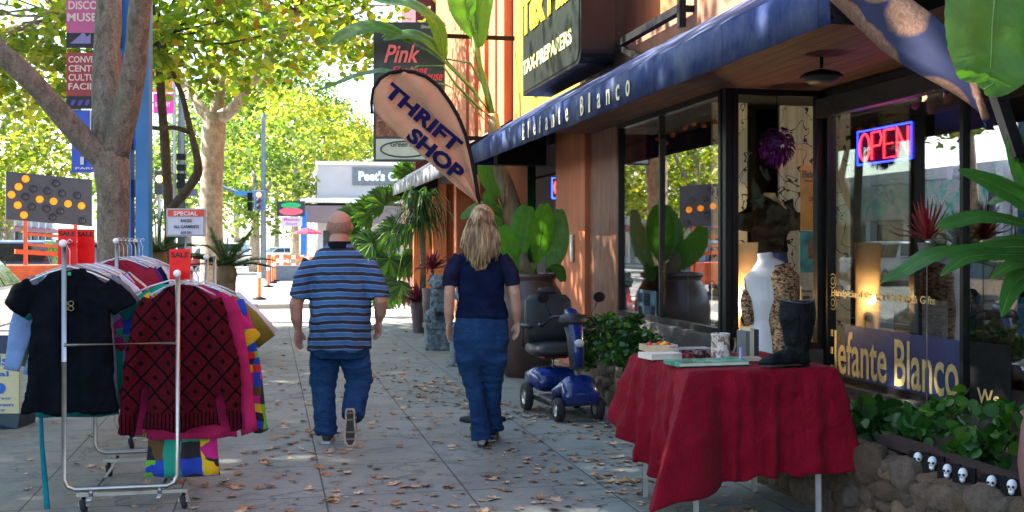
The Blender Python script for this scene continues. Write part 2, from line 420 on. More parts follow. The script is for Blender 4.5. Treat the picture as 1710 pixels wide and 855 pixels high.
# doorway beyond the pier: dark lintel, recess walls, green columns
d = MB(); d.box(2.95, XW-.11, yF+.3, yF+.55, ZP(275, 3.2, yF+.3), 2.95); d.box(XW, 9.39, yF, yF+.1, .3, 2.85); d.build('door_lintel', blackm, B)
for px in (862, 884):
    d = MB(); X_ = 4.3; y = YX(px, X_); d.tube([(X_, y, .3), (X_, y, 2.85)], .11, 14); d.build('green_column', mat('green_paint', (.015,.14,.05), .4), B)
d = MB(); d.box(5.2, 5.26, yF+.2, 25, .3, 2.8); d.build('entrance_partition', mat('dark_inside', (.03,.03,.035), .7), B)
for yy in (17.6, 20.0, 22.6, 25.9):
    d = MB(); d.box(XW-.12, XW+.2, yy-.3, yy, 0, 3.02); d.build('pier', peach_l, B, bev=.01)

# ---- awning
XV = 2.70
zb, zt = EYE+.395*XV/CS, EYE+.487*XV/CS
zw = 3.46
def awning_mat(name, a, b_, pale):
    m, t, bs = newmat(name)
    v = coords(t, (1, 4.5, .22)); f = noise_tex(t, v, 3, 7, .75); f2 = noise_tex(t, coords(t, (1, 1, 1)), 1.1, 5, .7)
    c = ramp(t, f, [(.3, a), (.62, b_), (.8, pale)])
    c = mixc(t, ramp(t, f2, [(.45, (0,0,0)), (.7, (.6,)*3)]), c, pale)
    sp = N(t, 'ShaderNodeSeparateXYZ'); t.links.new(coords(t), sp.inputs[0]); sm_ = mth(t, 'LESS_THAN', mth(t, 'FRACT', mth(t, 'MULTIPLY', sp.outputs[1], 1/1.25)), .012)
    c = mixc(t, mth(t, 'MULTIPLY', sm_, .6), c, (.005,.006,.012))
    t.links.new(c, bs.inputs[0]); bs.inputs['Roughness'].default_value = .8; bs.inputs['Specular IOR Level'].default_value = .15; bumpit(t, bs, mth(t, 'SUBTRACT', f, sm_), .25); return m
aw_b = awning_mat('blue_awning_canvas', (.007,.016,.075), (.016,.034,.115), (.15,.17,.22))
aw_g = awning_mat('grey_awning_canvas', (.10,.11,.13), (.16,.17,.19), (.30,.30,.31))
cream = flat('cream_lettering', (.72,.62,.38), .5)
def awning(name, y0, y1, mtl, label, letters=None, scallop=False):
    a = thing(name, label, 'awning', (XV, (y0+y1)/2, zb))
    n = int((y1-y0)/.12); c = MB()
    vs = []; fs = []
    prof = [(XW-.01, zw), (3.4, zw-.19), (3.05, zw-.39), (XV+.03, zt+.012), (XV, zt)]
    prof2 = [(XV, zb)]
    ext = prof+prof2
    for i in range(n+1):
        y = y0+(y1-y0)*i/n
        for k, (x, z) in enumerate(ext):
            sag = 0 if k in (0, 3, 4, 5) else -.012*math.sin(i*math.pi/6)**2
            wv = .006*math.sin(y*9+k) if k == 5 else 0
            vs.append((x+wv, y, z+sag))
    K = len(ext)
    for i in range(n):
        for k in range(3): fs.append((i*K+k, i*K+k+1, (i+1)*K+k+1, (i+1)*K+k))
    c.add(vs, fs, 0, True); top = c.build('canopy', mtl, a)
    sl = top.modifiers.new('t', 'SOLIDIFY'); sl.thickness = .006
    c = MB(); fs = []
    for i in range(n):
        for k in (3, 4): fs.append((i*K+k, i*K+k+1, (i+1)*K+k+1, (i+1)*K+k))
    c.add(vs, fs, 0, True); vl = c.build('valance', mtl, a); sl = vl.modifiers.new('t', 'SOLIDIFY'); sl.thickness = .005; sl.offset = 1
    for y in (y0, y1):
        e = MB(); e.prism([(x, y, z) for x, z in prof[:3]+[(XV+.03, zt)]]+[(XV+.01, y, zb), (XW-.01, y, zb)] if scallop or y == y1 else [(x, y, z) for x, z in prof[:3]+[(XV+.03, zt)]]+[(XV+.01, y, zb), (XV+.3, y, zb), (XW-.01, y, zt)], (0, .006, 0)); e.build('end_panel', mtl if y == y1 and not scallop else blackm, a)
    fr = MB()
    k = int((y1-y0)/1.5)
    for i in range(k+1):
        y = y0+.05+(y1-y0-.1)*i/k; fr.tube([(XW, y, zw-.06), (XV+.04, y, zt-.02)], .012, 6)
    fr.tube([(XV+.03, y0, zt-.02), (XV+.03, y1, zt-.02)], .012, 6); fr.tube([(XV+.02, y0, zb+.03), (XV+.02, y1, zb+.03)], .008, 6)
    fr.build('frame', blackm, a)
    if letters:
        t_, ya_, yb_, h_ = letters; n_ = len(t_); step = (ya_-yb_)/n_
        for i, ch in enumerate(t_):
            if ch == ' ': continue
            hh = h_*(1.0 if ch in 'EBlftdb' else .74); ww = step*(.16 if ch in 'l' else .22 if ch in 'itf' else .36)
            l = MB(); put_text(l, ch, (XV-.014, ya_-i*step, zb+.045), (0,-1,0), (0,0,1), ww, hh, 0, .01); l.build('letter', cream, a)
    return a
awning('awning', YX(1384, XV), YX(787, XV), aw_b, 'long faded blue canvas awning with cream lettering above the shop windows', ('Elefante Blanco', YX(875, XV), YX(1066, XV), .17))
awning('awning', YX(748, XV), YX(656, XV), aw_g, 'shorter grey ribbed awning farther down the shopfront behind the feather flag', scallop=True)

# dome lamp under the soffit
o = P(1372, 128, 7.9); L_ = thing('pendant_lamp', 'dark metal dome lamp hanging under the brown soffit by the display window', 'lamp', o)
a = MB(); a.lathe([(.03,.05),(.05,.045),(.12,.025),(.15,.0),(.145,-.005),(.11,.015),(.03,.035)], o, 28); a.tube([o+V(0,0,.06), V(o.x, o.y, 2.8)], .012, 8); a.build('shade', blackm, L_)
a = MB(); a.lathe([(.135,-.006),(.12,-.03),(.08,-.05),(.0,-.055)], o, 24); a.build('diffuser', mat('frosted_glass', (.05,.05,.048), .5), L_)

# projecting box sign with yellow lettering
XS = 3.0; y1_, y0_ = YX(873, XS), YX(970, XS); zs0 = EYE+.585*XS/CS; zs1 = zs0+1.75
S = thing('box_sign', 'black box sign with big yellow painted letters in front of the yellow panel', 'sign', (XS, (y0_+y1_)/2, zs0))
bm_ = MB(); rr = .14; pts = []
for (cy, cz, a0) in ((y0_+rr, zs0+rr, 180), (y1_-.02, zs0, 270), (y1_-.02, zs1, 0), (y0_+rr, zs1-rr, 90)):
    if a0 in (270, 0): pts.append((cy+.02, cz)); continue
    for k in range(6):
        an = R(a0+ (k*18 if a0 == 180 else 18*k)); pts.append((cy+rr*math.cos(an), cz+rr*math.sin(an)))
bm_.prism([(XS, a_, b_) for a_, b_ in pts], (.36, 0, 0)); bm_.build('sign_box', mat('black_enamel', (.008,.008,.009), .4, .2, 5, spec=.2), S, bev=.006)
fm = MB(); fm.prism([(XS-.004, y0_+.05+(a_-y0_)*.96, zs0+.04+(b_-zs0)*.955) for a_, b_ in pts], (-.004, 0, 0)); fm.build('sign_face', mat('sign_face_grey', (.012,.014,.013), .4, .2, 4, spec=.2), S)
L = MB(); Wd = y1_-y0_
put_text(L, 'TAX-PREPARERS', (XS-.011, y1_-.06, zs0+.24), (0,-1,0), (0,0,1), Wd*.86, .17, 0, .035)
L.build('lettering', mat('pale_yellow_paint', (.70,.68,.25), .5, .3, 30), S)
L = MB(); put_text(L, 'Tax Man', (XS-.012, y1_-.02, zs0+.70), (0,-1,0), (0,0,1), Wd*.95, .48, 0, .05, thick=.01); L.build('lettering', mat('yellow_paint', (.85,.60,.01), .5, .15, 20), S); L = MB()
put_text(L, 'The', (XS-.012, y1_-.1, zs0+1.30), (0,-1,0), (0,0,1), Wd*.6, .3, 0, .05, thick=.01)
L.build('lettering', mat('yellow_paint', (.85,.60,.01), .5, .15, 20), S)
for zz in (zs0+.3, zs1-.2): br = MB(); br.bar((XS+.36, (y0_+y1_)/2, zz), (XW, (y0_+y1_)/2, zz), .06); br.build('bracket', blackm, S)
# black steel bracket above the awning at the right
o = V(XW, 8.9, 3.6); Bk = thing('steel_bracket', 'black steel bracket bolted to the peach upper wall right of the box sign', 'bracket', o)
yb1 = YX(1138, 3.4)
b_ = MB(); b_.bar((3.4, y0_-.1, ZP(14, 3.4, yb1)), (3.4, yb1, ZP(14, 3.4, yb1)), .07); b_.build('arm', blackm, Bk)
b_ = MB(); b_.bar((3.4, yb1, ZP(45, 3.4, yb1)), (3.4, yb1, ZP(-30, 3.4, yb1)), .06); b_.build('post', blackm, Bk)
b_ = MB(); b_.bar((3.4, yb1, ZP(14, 3.4, yb1)), (XW, yb1, ZP(14, 3.4, yb1)), .05); b_.bar((3.4, y0_, ZP(14, 3.4, yb1)-.03), (3.4, yb1+.9, ZP(14, 3.4, yb1)-.32), .05); b_.build('brace', blackm, Bk)

# elephant-patterned canvas wing at the near end of the awning
def wing_mat():
    m, t, b = newmat('painted_canvas'); v = coords(t, (1,1,1))
    vo = N(t, 'ShaderNodeTexVoronoi'); vo.inputs['Scale'].default_value = 2.6; t.links.new(v, vo.inputs['Vector'])
    skin = ramp(t, noise_tex(t, v, 26, 6, .7, 1.5), [(.3, (.08,.035,.025)), (.7, (.32,.17,.11))])
    c = mixc(t, ramp(t, vo.outputs['Distance'], [(.60, (1,1,1)), (.63, (0,0,0))]), (.004,.010,.055), skin)
    t.links.new(c, b.inputs[0]); b.inputs['Roughness'].default_value = .75; return m
q = [P(1378, -6, 5.6), P(1470, -60, 5.2), P(1600, -60, 4.9), P(1622, 60, 4.9), P(1664, 216, 4.95)]
c = MB(); vs = []; fs = []
nseg = 16
for i in range(nseg+1):
    t_ = i/nseg; lo = q[0].lerp(q[4], t_); hi = (q[1].lerp(q[3], t_)) if t_ < 1 else q[4]
    hi = hi.lerp(q[4], t_**2)
    for j in range(5):
        u = j/4; pt = lo.lerp(hi, u); pt += Vector((.03*math.sin(t_*9+u*4), .05*math.sin(t_*7), -.03*math.sin(math.pi*t_)*(1-u))); vs.append(pt)
for i in range(nseg):
    for j in range(4): fs.append((i*5+j, (i+1)*5+j, (i+1)*5+j+1, i*5+j+1))
c.add(vs, fs, 0, True); o = c.build('canvas_wing', wing_mat(), at=q[0]); o.modifiers.new('s', 'SOLIDIFY').thickness = .005
tag(o, 'navy triangular canvas with brown painted patches stretched at the near end of the awning', 'canvas')
c = MB(); c.bar(P(1600, -40, 4.88), P(1700, 262, 4.75), .05); c.bar(P(1700, 262, 4.75), V(XR-.05, P(1700,262,4.75).y, 2.3), .05)
o = c.build('awning_strut', blackm, at=P(1600, 0, 4.88)); tag(o, 'black diagonal strut beside the painted canvas at top right', 'strut')
# ================================================================ TREES
def bark_mat(name, cs, sc_=5):
    m, t, b = newmat(name); v = coords(t, (1, 1, .45))
    f = noise_tex(t, v, sc_, 8, .7, .8); vo = N(t, 'ShaderNodeTexVoronoi'); vo.inputs['Scale'].default_value = sc_*1.2
    t.links.new(v, vo.inputs['Vector'])
    c = ramp(t, f, [(.34, cs[0]), (.46, cs[1]), (.56, cs[2]), (.68, cs[3])])
    c = mixc(t, .9, c, ramp(t, noise_tex(t, coords(t), sc_*3, 5, .8), [(.38, (.22,.20,.18)), (.5, (.9,.88,.85)), (.66, (1.5,1.45,1.4))]), 'MULTIPLY')
    c = mixc(t, .5, c, mixc(t, vo.outputs['Color'], cs[0], cs[2]))
    t.links.new(c, b.inputs[0]); b.inputs['Roughness'].default_value = .85
    bumpit(t, b, noise_tex(t, v, sc_*6, 8, .75), .8, .02); return m
bark = bark_mat('plane_tree_bark', [(.075,.062,.048), (.17,.145,.11), (.27,.235,.185), (.40,.36,.30)], 15)
bark2 = bark_mat('pale_plane_bark', [(.16,.12,.09), (.34,.27,.21), (.46,.38,.30), (.55,.48,.40)], 3)
bark3 = bark_mat('dark_branch_bark', [(.04,.03,.02), (.08,.06,.045), (.10,.08,.06), (.16,.13,.10)], 8)
LEAFP = [(0,0),(.16,.10),(.5,.18),(.34,.36),(.46,.66),(.17,.58),(0,1),(-.17,.58),(-.46,.66),(-.34,.36),(-.5,.18),(-.16,.10)]
LEAFS = [(0,0),(.38,.2),(.34,.62),(0,1),(-.34,.62),(-.38,.2)]
LEAFQ = [(0,0),(.4,.45),(0,1),(-.4,.45)]
def leaves_mesh(name, centers, size, shape, rng, flat_=.5, cup=.15, sizev=.35):
    """numpy batch of leaf polygons at the given centres"""
    n = len(centers); k = len(shape); L = np.array(shape); sz = size*(1+sizev*(rng.random(n)*2-1))
    loc = np.zeros((k, 3)); loc[:, 0] = L[:, 0]; loc[:, 1] = L[:, 1]-.5; loc[:, 2] = cup*(L[:, 0]**2)*-2
    # random frames: normal biased upward
    nrm = rng.normal(size=(n, 3)); nrm[:, 2] = np.abs(nrm[:, 2])+flat_; nrm /= np.linalg.norm(nrm, axis=1)[:, None]
    t = rng.normal(size=(n, 3)); t -= nrm*(t*nrm).sum(1)[:, None]; t /= np.linalg.norm(t, axis=1)[:, None]
    b = np.cross(nrm, t)
    vs = centers[:, None, :]+sz[:, None, None]*(loc[None, :, 0:1]*t[:, None, :]+loc[None, :, 1:2]*b[:, None, :]+loc[None, :, 2:3]*nrm[:, None, :])
    me = bpy.data.meshes.new(name); me.vertices.add(n*k); me.vertices.foreach_set('co', vs.reshape(-1).astype(np.float32))
    me.loops.add(n*k); me.loops.foreach_set('vertex_index', np.arange(n*k, dtype=np.int32))
    me.polygons.add(n); me.polygons.foreach_set('loop_start', np.arange(0, n*k, k, dtype=np.int32)); me.polygons.foreach_set('loop_total', np.full(n, k, dtype=np.int32))
    me.update(calc_edges=True); me.validate(); return me
def clump_points(rng, c, rad, nclump, per, spread, hollow=.45, zmin=None):
    """leaf positions gathered into clumps through an ellipsoid"""
    d = rng.normal(size=(nclump, 3)); d /= np.linalg.norm(d, axis=1)[:, None]
    r = hollow+(1-hollow)*rng.random(nclump)**.6; cc = np.array(c)+d*r[:, None]*np.array(rad)
    if zmin is not None: cc[:, 2] = np.maximum(cc[:, 2], zmin+rng.random(nclump)*.8)
    pts = np.repeat(cc, per, 0)+rng.normal(size=(nclump*per, 3))*np.array([1, 1, .55])*spread*(0.6+.8*rng.random((nclump*per, 1)))
    return pts, cc
plane_leaf = fol('plane_tree_leaves', [(0,(.07,.14,.02)), (.35,(.14,.24,.03)), (.66,(.25,.34,.04)), (.88,(.42,.42,.05)), (.97,(.36,.24,.05)), (1,(.20,.08,.02))], .64)
pale_leaf = fol('sunny_tree_leaves', [(0,(.10,.16,.03)), (.4,(.20,.27,.04)), (.7,(.36,.38,.06)), (.9,(.50,.44,.08)), (1,(.45,.28,.09))], .55)
dark_leaf = fol('far_tree_leaves', [(0,(.06,.12,.03)), (.5,(.13,.21,.05)), (1,(.30,.34,.08))], .5)
def tree(label, base, limbs, crowns, barkm, leafm, size, shape, seed, group=None, name='plane_tree', shoots=True):
    """limbs: list of (points, radii); crowns: list of (centre, radii, clumps, per, spread)"""
    t = thing(name, label, 'tree', base, group); org = Vector(base)
    rng = np.random.default_rng(seed); rnd = random.Random(seed)
    tips = []
    for i, (pts, rad) in enumerate(limbs):
        pts = [Vector(p) for p in pts]; m = MB()
        # resample with a little wander
        q = []; rr = []
        for a in range(len(pts)-1):
            for s in range(5):
                u = s/5; p = pts[a].lerp(pts[a+1], u)
                if a > 0: p = p*.75 + (pts[a].lerp(pts[a+1], u)+(pts[a+1]-pts[a-1])*.0)*.25
                r = rad[a]+(rad[a+1]-rad[a])*u
                p = p+Vector((noise.noise(p*1.3), noise.noise(p*1.3+V(9,0,0)), 0))*r*.35
                q.append(p); rr.append(r*(1+.10*noise.noise(p*4)))
        q.append(pts[-1]); rr.append(rad[-1])
        for _ in range(2):
            for a in range(1, len(q)-1): q[a] = (q[a-1]+q[a]*2+q[a+1])/4
        m.tube(q, rr, 14 if rad[0] > .1 else 9); m.build('trunk' if i == 0 else 'branch', barkm, t); tips.append(q[-1])
    allp = []; tw = MB()
    for (c, rad, nc, per, sp) in crowns:
        pts, cc = clump_points(rng, c, rad, nc, per, sp); allp.append(pts)
        if shoots:
            for k in range(0, nc, 3):
                a = Vector(cc[k]); b = min(tips, key=lambda q_: (q_-a).length)
                if (b-a).length < 5.5:
                    mid = a.lerp(b, .5)+V(rnd.uniform(-.3,.3), rnd.uniform(-.3,.3), rnd.uniform(-.2,.35)); tw.tube([b, mid, a], [.035, .022, .008], 5)
    if tw.v: tw.build('branch', barkm, t, label='fine twigs reaching into the crown')
    if allp:
        me = leaves_mesh('crown', np.concatenate(allp)-np.array(org), size, shape, rng); me.materials.append(leafm); link('crown', me, t, org)
    return t
def ground_of(px, X=None, D=None):
    p = P(px, HZ, D); p.z = 0; return p
GP = 'plane trees along the kerb'
# tree A: foreground trunk with three limbs
D = 11.0; b0 = ground_of(190, D=D); b0.z = -.15
q = lambda px, py, d=0: P(px, py, D+d)
tree('foreground plane tree with mottled bark, trunk parting into three limbs before the blue pole', b0,
 [([b0, V(b0.x, b0.y, .6), q(188,400), q(186,300), q(183,255)], [.22, .17, .15, .16, .18]),
  ([q(186,275,.0), q(150,243,-.1), q(95,180,-.3), q(45,125,-.5), q(-5,85,-.6), q(-70,10,-.5), q(-140,-90,0)], [.13, .115, .10, .098, .10, .09, .07]),
  ([q(178,268), q(177,180,.1), q(178,90,.2), q(180,0,.3), q(176,-110,.4), q(150,-260,.4)], [.15, .135, .125, .12, .11, .08]),
  ([q(188,268,0), q(208,190,-.1), q(226,100,-.3), q(236,10,-.5), q(262,-100,-.8), q(320,-230,-1.2)], [.14, .125, .11, .10, .09, .06])],
 [((b0.x-2.2, b0.y+1, 7.6), (3.0, 3.2, 2.0), 60, 50, .40), ((b0.x-5, b0.y+3, 6.6), (2.2, 3.0, 1.6), 50, 50, .4)],
 bark, plane_leaf, .17, LEAFP, 1, GP)
# overhanging boughs of tree A with leaves that hang into the picture
# unseen trees added left of the view to cast shade on the pavement
for k, (x, y) in enumerate(((-10.6, 1.5), (-10.8, 9.0), (-10.9, 17.5))):
    b = V(x, y, -.15)
    tree(('unseen shade tree added left of the camera, nearest of the row', 'unseen shade tree added left of the racks, second of the row', 'unseen shade tree added left of the arrow board, third of the row')[k], b,
     [([b, b+V(0,0,3), b+V(.1,.1,7.6)], [.28, .2, .15]), ([b+V(.1,.1,6.2), b+V(1,1,7.5), b+V(2.8,2,9)], [.1,.08,.05]), ([b+V(.1,.1,6.2), b+V(-1,.5,7.5), b+V(-3,1,9.2)], [.11,.08,.05])],
     [((x+.2, y+1.0, 9.8), (6.8, 5.6, 1.9), 440, 50, .55)], bark, plane_leaf, .24, LEAFS, 20+k, 'unseen trees added for shade')
# tree B: pale sunlit trunk
D = 24.0; b1 = ground_of(352, D=D); b1.z = -.15
tree('pale sunlit plane tree with a thick straight trunk parting high above the cycads', b1,
 [([b1, P(352,470,D), P(352,340,D), P(357,240,D), P(360,190,D)], [.34, .25, .23, .25, .25]),
  ([P(362,200,D), P(385,185,D-.2), P(412,150,D-.5), P(450,95,D-1), P(500,20,D-1.5)], [.17, .13, .10, .085, .06]),
  ([P(355,205,D), P(335,180,D), P(305,140,D+.5), P(275,90,D+1), P(250,20,D+1)], [.13, .11, .10, .08, .06]),
  ([P(360,200,D), P(366,150,D), P(385,100,D+.3), P(395,10,D+.6)], [.15, .13, .11, .08])],
 [(tuple(P(330, -5, D)), (3.2, 3.2, 1.7), 62, 50, .40), (tuple(P(480, 30, D-1)), (2.0, 2.6, 1.6), 30, 50, .40), (tuple(P(570, 0, D-2)), (1.5, 2.0, 1.3), 24, 50, .36)],
 bark2, plane_leaf, .155, LEAFS, 3, GP)
# tree C: slim pale trunk + dark curving bough
D = 19.0; b2 = ground_of(283, D=D); b2.z = -.15
tree('slim plane tree with one dark snaking bough between the blue pole and the pale tree', b2,
 [([b2, P(283,440,D), P(281,360,D), P(277,260,D), P(268,160,D), P(262,60,D)], [.12, .085, .075, .08, .07, .06]),
  ([P(282,352,D), P(305,326,D-.1), P(332,288,D-.2), P(330,262,D-.3), P(318,215,D-.3), P(306,160,D-.3), P(283,110,D-.3), P(272,60,D-.3)], [.085, .08, .075, .065, .05, .045, .035, .025]),
  ([P(322,222,D-.3), P(290,212,D-.4), P(256,215,D-.4), P(225,200,D-.4)], [.045, .04, .035, .025])],
 [(tuple(P(255, -10, D)), (2.2, 2.4, 1.4), 32, 44, .34), (tuple(P(385, 70, D-1)), (1.6, 1.6, .8), 26, 44, .28)],
 bark3, plane_leaf, .145, LEAFS, 4, GP)
# tree D: hangs in from the upper left, street side
D = 18; b3 = V(-8.4, 22, -.15)
b3 = ground_of(-170, D=22); b3.z = -.15
tree('leafy tree at the left edge with yellowing leaves above the arrow board', b3,
 [([b3, b3+V(.1,0,2.5), b3+V(.3,0,5)], [.28, .2, .17]), ([b3+V(.3,0,4.5), b3+V(1.5,-.6,5.6), b3+V(3.2,-1,6)], [.12,.09,.05]), ([b3+V(.3,0,4.5), b3+V(1.0,.9,6.6), b3+V(2,1.5,8)], [.12,.09,.05])],
 [(tuple(P(20, 10, 20)), (3.0, 2.6, 1.7), 70, 44, .36), (tuple(P(50, 125, 19)), (1.4, 1.6, .6), 22, 44, .26)],
 bark2, pale_leaf, .155, LEAFS, 5, GP)
# far trees, each its own
GF = 'trees farther down the street'
far = [ # px, D, crown centre py, radii, label, leaf
 (15, 52, 255, (4.2,3.5,2.6), 'far round golden green tree behind the arrow board', 'pale'),
 (-60, 48, 200, (4.6,4,4.6), 'far tall tree cut off by the left edge', 'pale'),
 (425, 62, 285, (3.4,3.5,3.8), 'far dark green tree behind the traffic signal', 'dark'),
 (492, 70, 262, (3.8,3.5,4.2), 'far tree with a forked pale trunk left of the coffee shop', 'pale'),
 (545, 88, 246, (4.2,4,3.4), 'far yellow green tree rising behind the coffee shop roof', 'pale'),
 (395, 96, 215, (5.6,4,5.6), 'very distant tall tree behind the pale trunk', 'dark'),
 (315, 84, 280, (3.4,4,5.0), 'distant tree seen between the slim tree and the pale tree', 'dark'),
 (462, 128, 200, (8.5,5,7.5), 'most distant hazy green tree above the end of the street', 'dark'),
 (600, 112, 262, (3.8,4,2.8), 'distant grey green tree peeping above the coffee shop', 'dark'),
 (235, 74, 320, (3.4,4,3.4), 'distant low tree between the blue poles and slim tree', 'dark'),
]
for i, (px, D, py, rad, lab, lf) in enumerate(far):
    b = ground_of(px, D=D); b.z = -.15; c = P(px, py, D); k = D/60
    sp = .5+.2*k
    tree(lab, b, [([b, b.lerp(c, .5), c], [.3, .22, .14]), ([b.lerp(c, .55), c+V(rad[0]*.5, 0, rad[2]*.3)], [.14, .05]), ([b.lerp(c, .55), c+V(-rad[0]*.5, 0, rad[2]*.3)], [.14, .05])],
      [(tuple(c), rad, int(66*(rad[0]*rad[2]/12)), 46, sp*.8)], bark2, pale_leaf if lf == 'pale' else dark_leaf, .27*(.7+.4*k), LEAFQ, 40+i, GF, 'street_tree', shoots=False)

# ================================================================ STREET: poles, banners, signs, signals
blue = mat('blue_painted_steel', (.02,.17,.46), .4, .12, 2)
def lines(mb, rows, org, xd, yd, m=0, bold=.02):
    """rows: (text, x, y, w, h)"""
    for (t_, x, y, w_, h_) in rows: put_text(mb, t_, Vector(org)+Vector(xd)*x+Vector(yd)*y, xd, yd, w_, h_, m, bold)
# blue sign pylon: two posts, banners and a panel
D = 14.0; base = ground_of(228, D=D); xd = V(CS, -SN, 0); zu = V(0, 0, 1)
PY = thing('sign_pylon', 'tall bright blue two-post pylon carrying city banners behind the plane trunk', 'sign post', base)
def bpx(x0, x1, y0, y1, D, th, mb, m=0):   # slab square to the view, from picture measures
    a, b = P(x0, y1, D), P(x1, y1, D); h = (y1-y0)*D/F; c = (a+b)/2+V(0,0,h/2); n = V(SN, CS, 0)
    return mb.obox(c, (b-a)/2, n*th/2, V(0,0,h/2), m)
for (x0, x1) in ((204, 222), (229, 252)):
    m = MB(); bpx(x0, x1, -160, 408+1.5*F/D, D, .16, m); m.build('post', blue, PY, bev=.01)
m = MB(); bpx(222, 229, -150, 250, D+.02, .05, m); bpx(222, 229, 300, 330, D+.02, .05, m); m.build('crosspiece', mat('dark_blue_steel', (.015,.05,.2), .4), PY)
pink = flat('pink_banner', (.50,.12,.30)); redb = flat('red_banner', (.33,.05,.06)); darkb = flat('dark_banner', (.02,.02,.03)); lav = flat('lavender_print', (.22,.22,.50)); offw = flat('off_white_print', (.75,.62,.62))
D2 = 13.8; kx = D2/F
m = MB(); bpx(111, 203, -70, 55, D2, .02, m); bn = m.build('banner', pink, PY)
m = MB(); bpx(111, 203, 55.5, 80, D2, .02, m); m.build('banner_band', darkb, bn)
m = MB(); o = P(113, 36, D2)-V(SN,CS,0)*.013; put_text(m, 'MUSEUM', o, xd, zu, 80*kx, 14*kx, 0, .02); o = P(115, 16, D2)-V(SN,CS,0)*.013; put_text(m, 'DISCOVERY', o, xd, zu, 88*kx, 14*kx, 0, .02)
o = P(115, -6, D2)-V(SN,CS,0)*.013; put_text(m, "CHILDREN'S", o, xd, zu, 84*kx, 14*kx, 0, .02); m.build('lettering', offw, bn)
m = MB(); m.prism([P(118,73,D2)-V(SN,CS,0)*.014, P(140,54,D2)-V(SN,CS,0)*.014, P(146,62,D2)-V(SN,CS,0)*.014, P(152,56,D2)-V(SN,CS,0)*.014, P(152,73,D2)-V(SN,CS,0)*.014], V(SN,CS,0)*.003); m.build('emblem', lav, bn)
m = MB(); bpx(111, 203, 88, 160, D2, .02, m); bn = m.build('banner', redb, PY)
m = MB(); bpx(111, 203, 160.5, 182, D2, .02, m); m.build('banner_band', darkb, bn)
m = MB()
for t_, y, w_ in (('CONVENTION', 105, 84), ('CENTER', 120, 56), ('CULTURAL', 135, 70), ('FACILITIES', 150, 78)): put_text(m, t_, P(115, y, D2)-V(SN,CS,0)*.013, xd, zu, w_*kx, 11*kx, 0, .015)
m.build('lettering', offw, bn)
m = MB()
for i in range(4):
    a = P(118+i*12, 176, D2)-V(SN,CS,0)*.014; m.prism([a, a+xd*5*kx, a+xd*10*kx+zu*9*kx, a+xd*3*kx+zu*9*kx], V(SN,CS,0)*.003)
m.build('emblem', flat('violet_print', (.10,.07,.42)), bn)
m = MB(); bpx(121, 203, 184, 288, D2+.05, .05, m); pn = m.build('blue_panel', flat('royal_blue_panel', (.01,.07,.60), .35), PY)
m = MB(); bpx(151, 157, 184, 250, D2-.0, .03, m); o = P(130, 277, D2)-V(SN,CS,0)*.0; put_text(m, '1', P(134,275,D2-.01), xd, zu, 6*kx, 13*kx, 0, .02); put_text(m, 'PARKING', P(126,283,D2-.01), xd, zu, 60*kx, 4*kx, 0, .02); m.build('lettering', white_m, pn)
m = MB(); bpx(223, 229, 215, 248, D+.0, .03, m); m.build('blue_panel', flat('royal_blue_panel', (.01,.07,.60)), PY)

# arrow board on its orange trailer
D = 30; a0 = P(10, 286, D); a1 = P(154, 300, D+1.2); dn = V(0, 0, -80*D/F)
base = ground_of(80, D=D); base.z = -.15
AB = thing('arrow_board', 'dark roadworks arrow board with amber lamps on an orange trailer in the street', 'road sign', base)
ax = (a1-a0); nrm = ax.cross(dn).normalized()
if nrm.y > 0: nrm = -nrm
m = MB(); m.prism([a0, a1, a1+dn*1.02, a0+dn], -nrm*.08); m.build('panel', mat('board_grey', (.06,.065,.085), .5, .1, 3), AB)
amber = flat('amber_lamp', (.8,.28,.01), .4, emis=(1,.28,.01,.18)); off = flat('unlit_lamp', (.04,.04,.05), .3)
lit = [(.22,.10),(.14,.30),(.06,.50),(.13,.73),(.20,.95),(.38,.55),(.54,.57),(.71,.60),(.87,.62)]
unl = [(.31,.32),(.47,.34),(.64,.36),(.82,.38),(.22,.52),(.29,.74),(.46,.76),(.62,.79),(.57,.14),(.53,.95),(.88,.97)]
for (u, v_) in lit+unl:
    c = a0+ax*u+dn*(v_*.9+.03); m = MB(); m.lathe([(0,.05),(.05,.045),(.07,.02),(.075,0),(.10,0),(.10,.01)] if True else [], c+nrm*.01, 12, 0, True, nrm)
    m.build('lamp', amber if (u, v_) in lit else off, AB)
org_ = mat('orange_paint', (.75,.12,.03), .5, .15, 4)
m = MB(); lo = a0+dn
for u in (.22, .80): p = a0+ax*u+dn; m.bar(p, V(p.x, p.y, .35), .09)
m.bar(a0+ax*.22+dn*1.28, a0+ax*.8+dn*1.28, .07); m.bar(a0+ax*.22+dn*1.5, a0+ax*.8+dn*1.5, .07); m.bar(a0+ax*.1+V(0,0,-2.1), a0+ax*.95+V(0,0,-2.1), .12); m.build('mast', org_, AB)
m = MB(); c = (a0+a1)/2; m.box(c.x-1.3, c.x+.6, c.y-.6, c.y+.6, .30, .95); m.build('trailer_box', org_, AB, bev=.03)
for s in (-1, 1):
    m = MB(); wc = V(c.x-.4, c.y+s*.75, .17); m.lathe([(0,-.1),(.30,-.1),(.32,-.06),(.32,.06),(.30,.1),(0,.1)], wc, 20, 0, True, (0,1,0)); m.build('wheel', tyre, AB)
steel = mat('galvanised_steel', (.16,.19,.22), .5, .15, 5, metal=.3)
dgreen = mat('dark_pole_paint', (.03,.045,.06), .5)
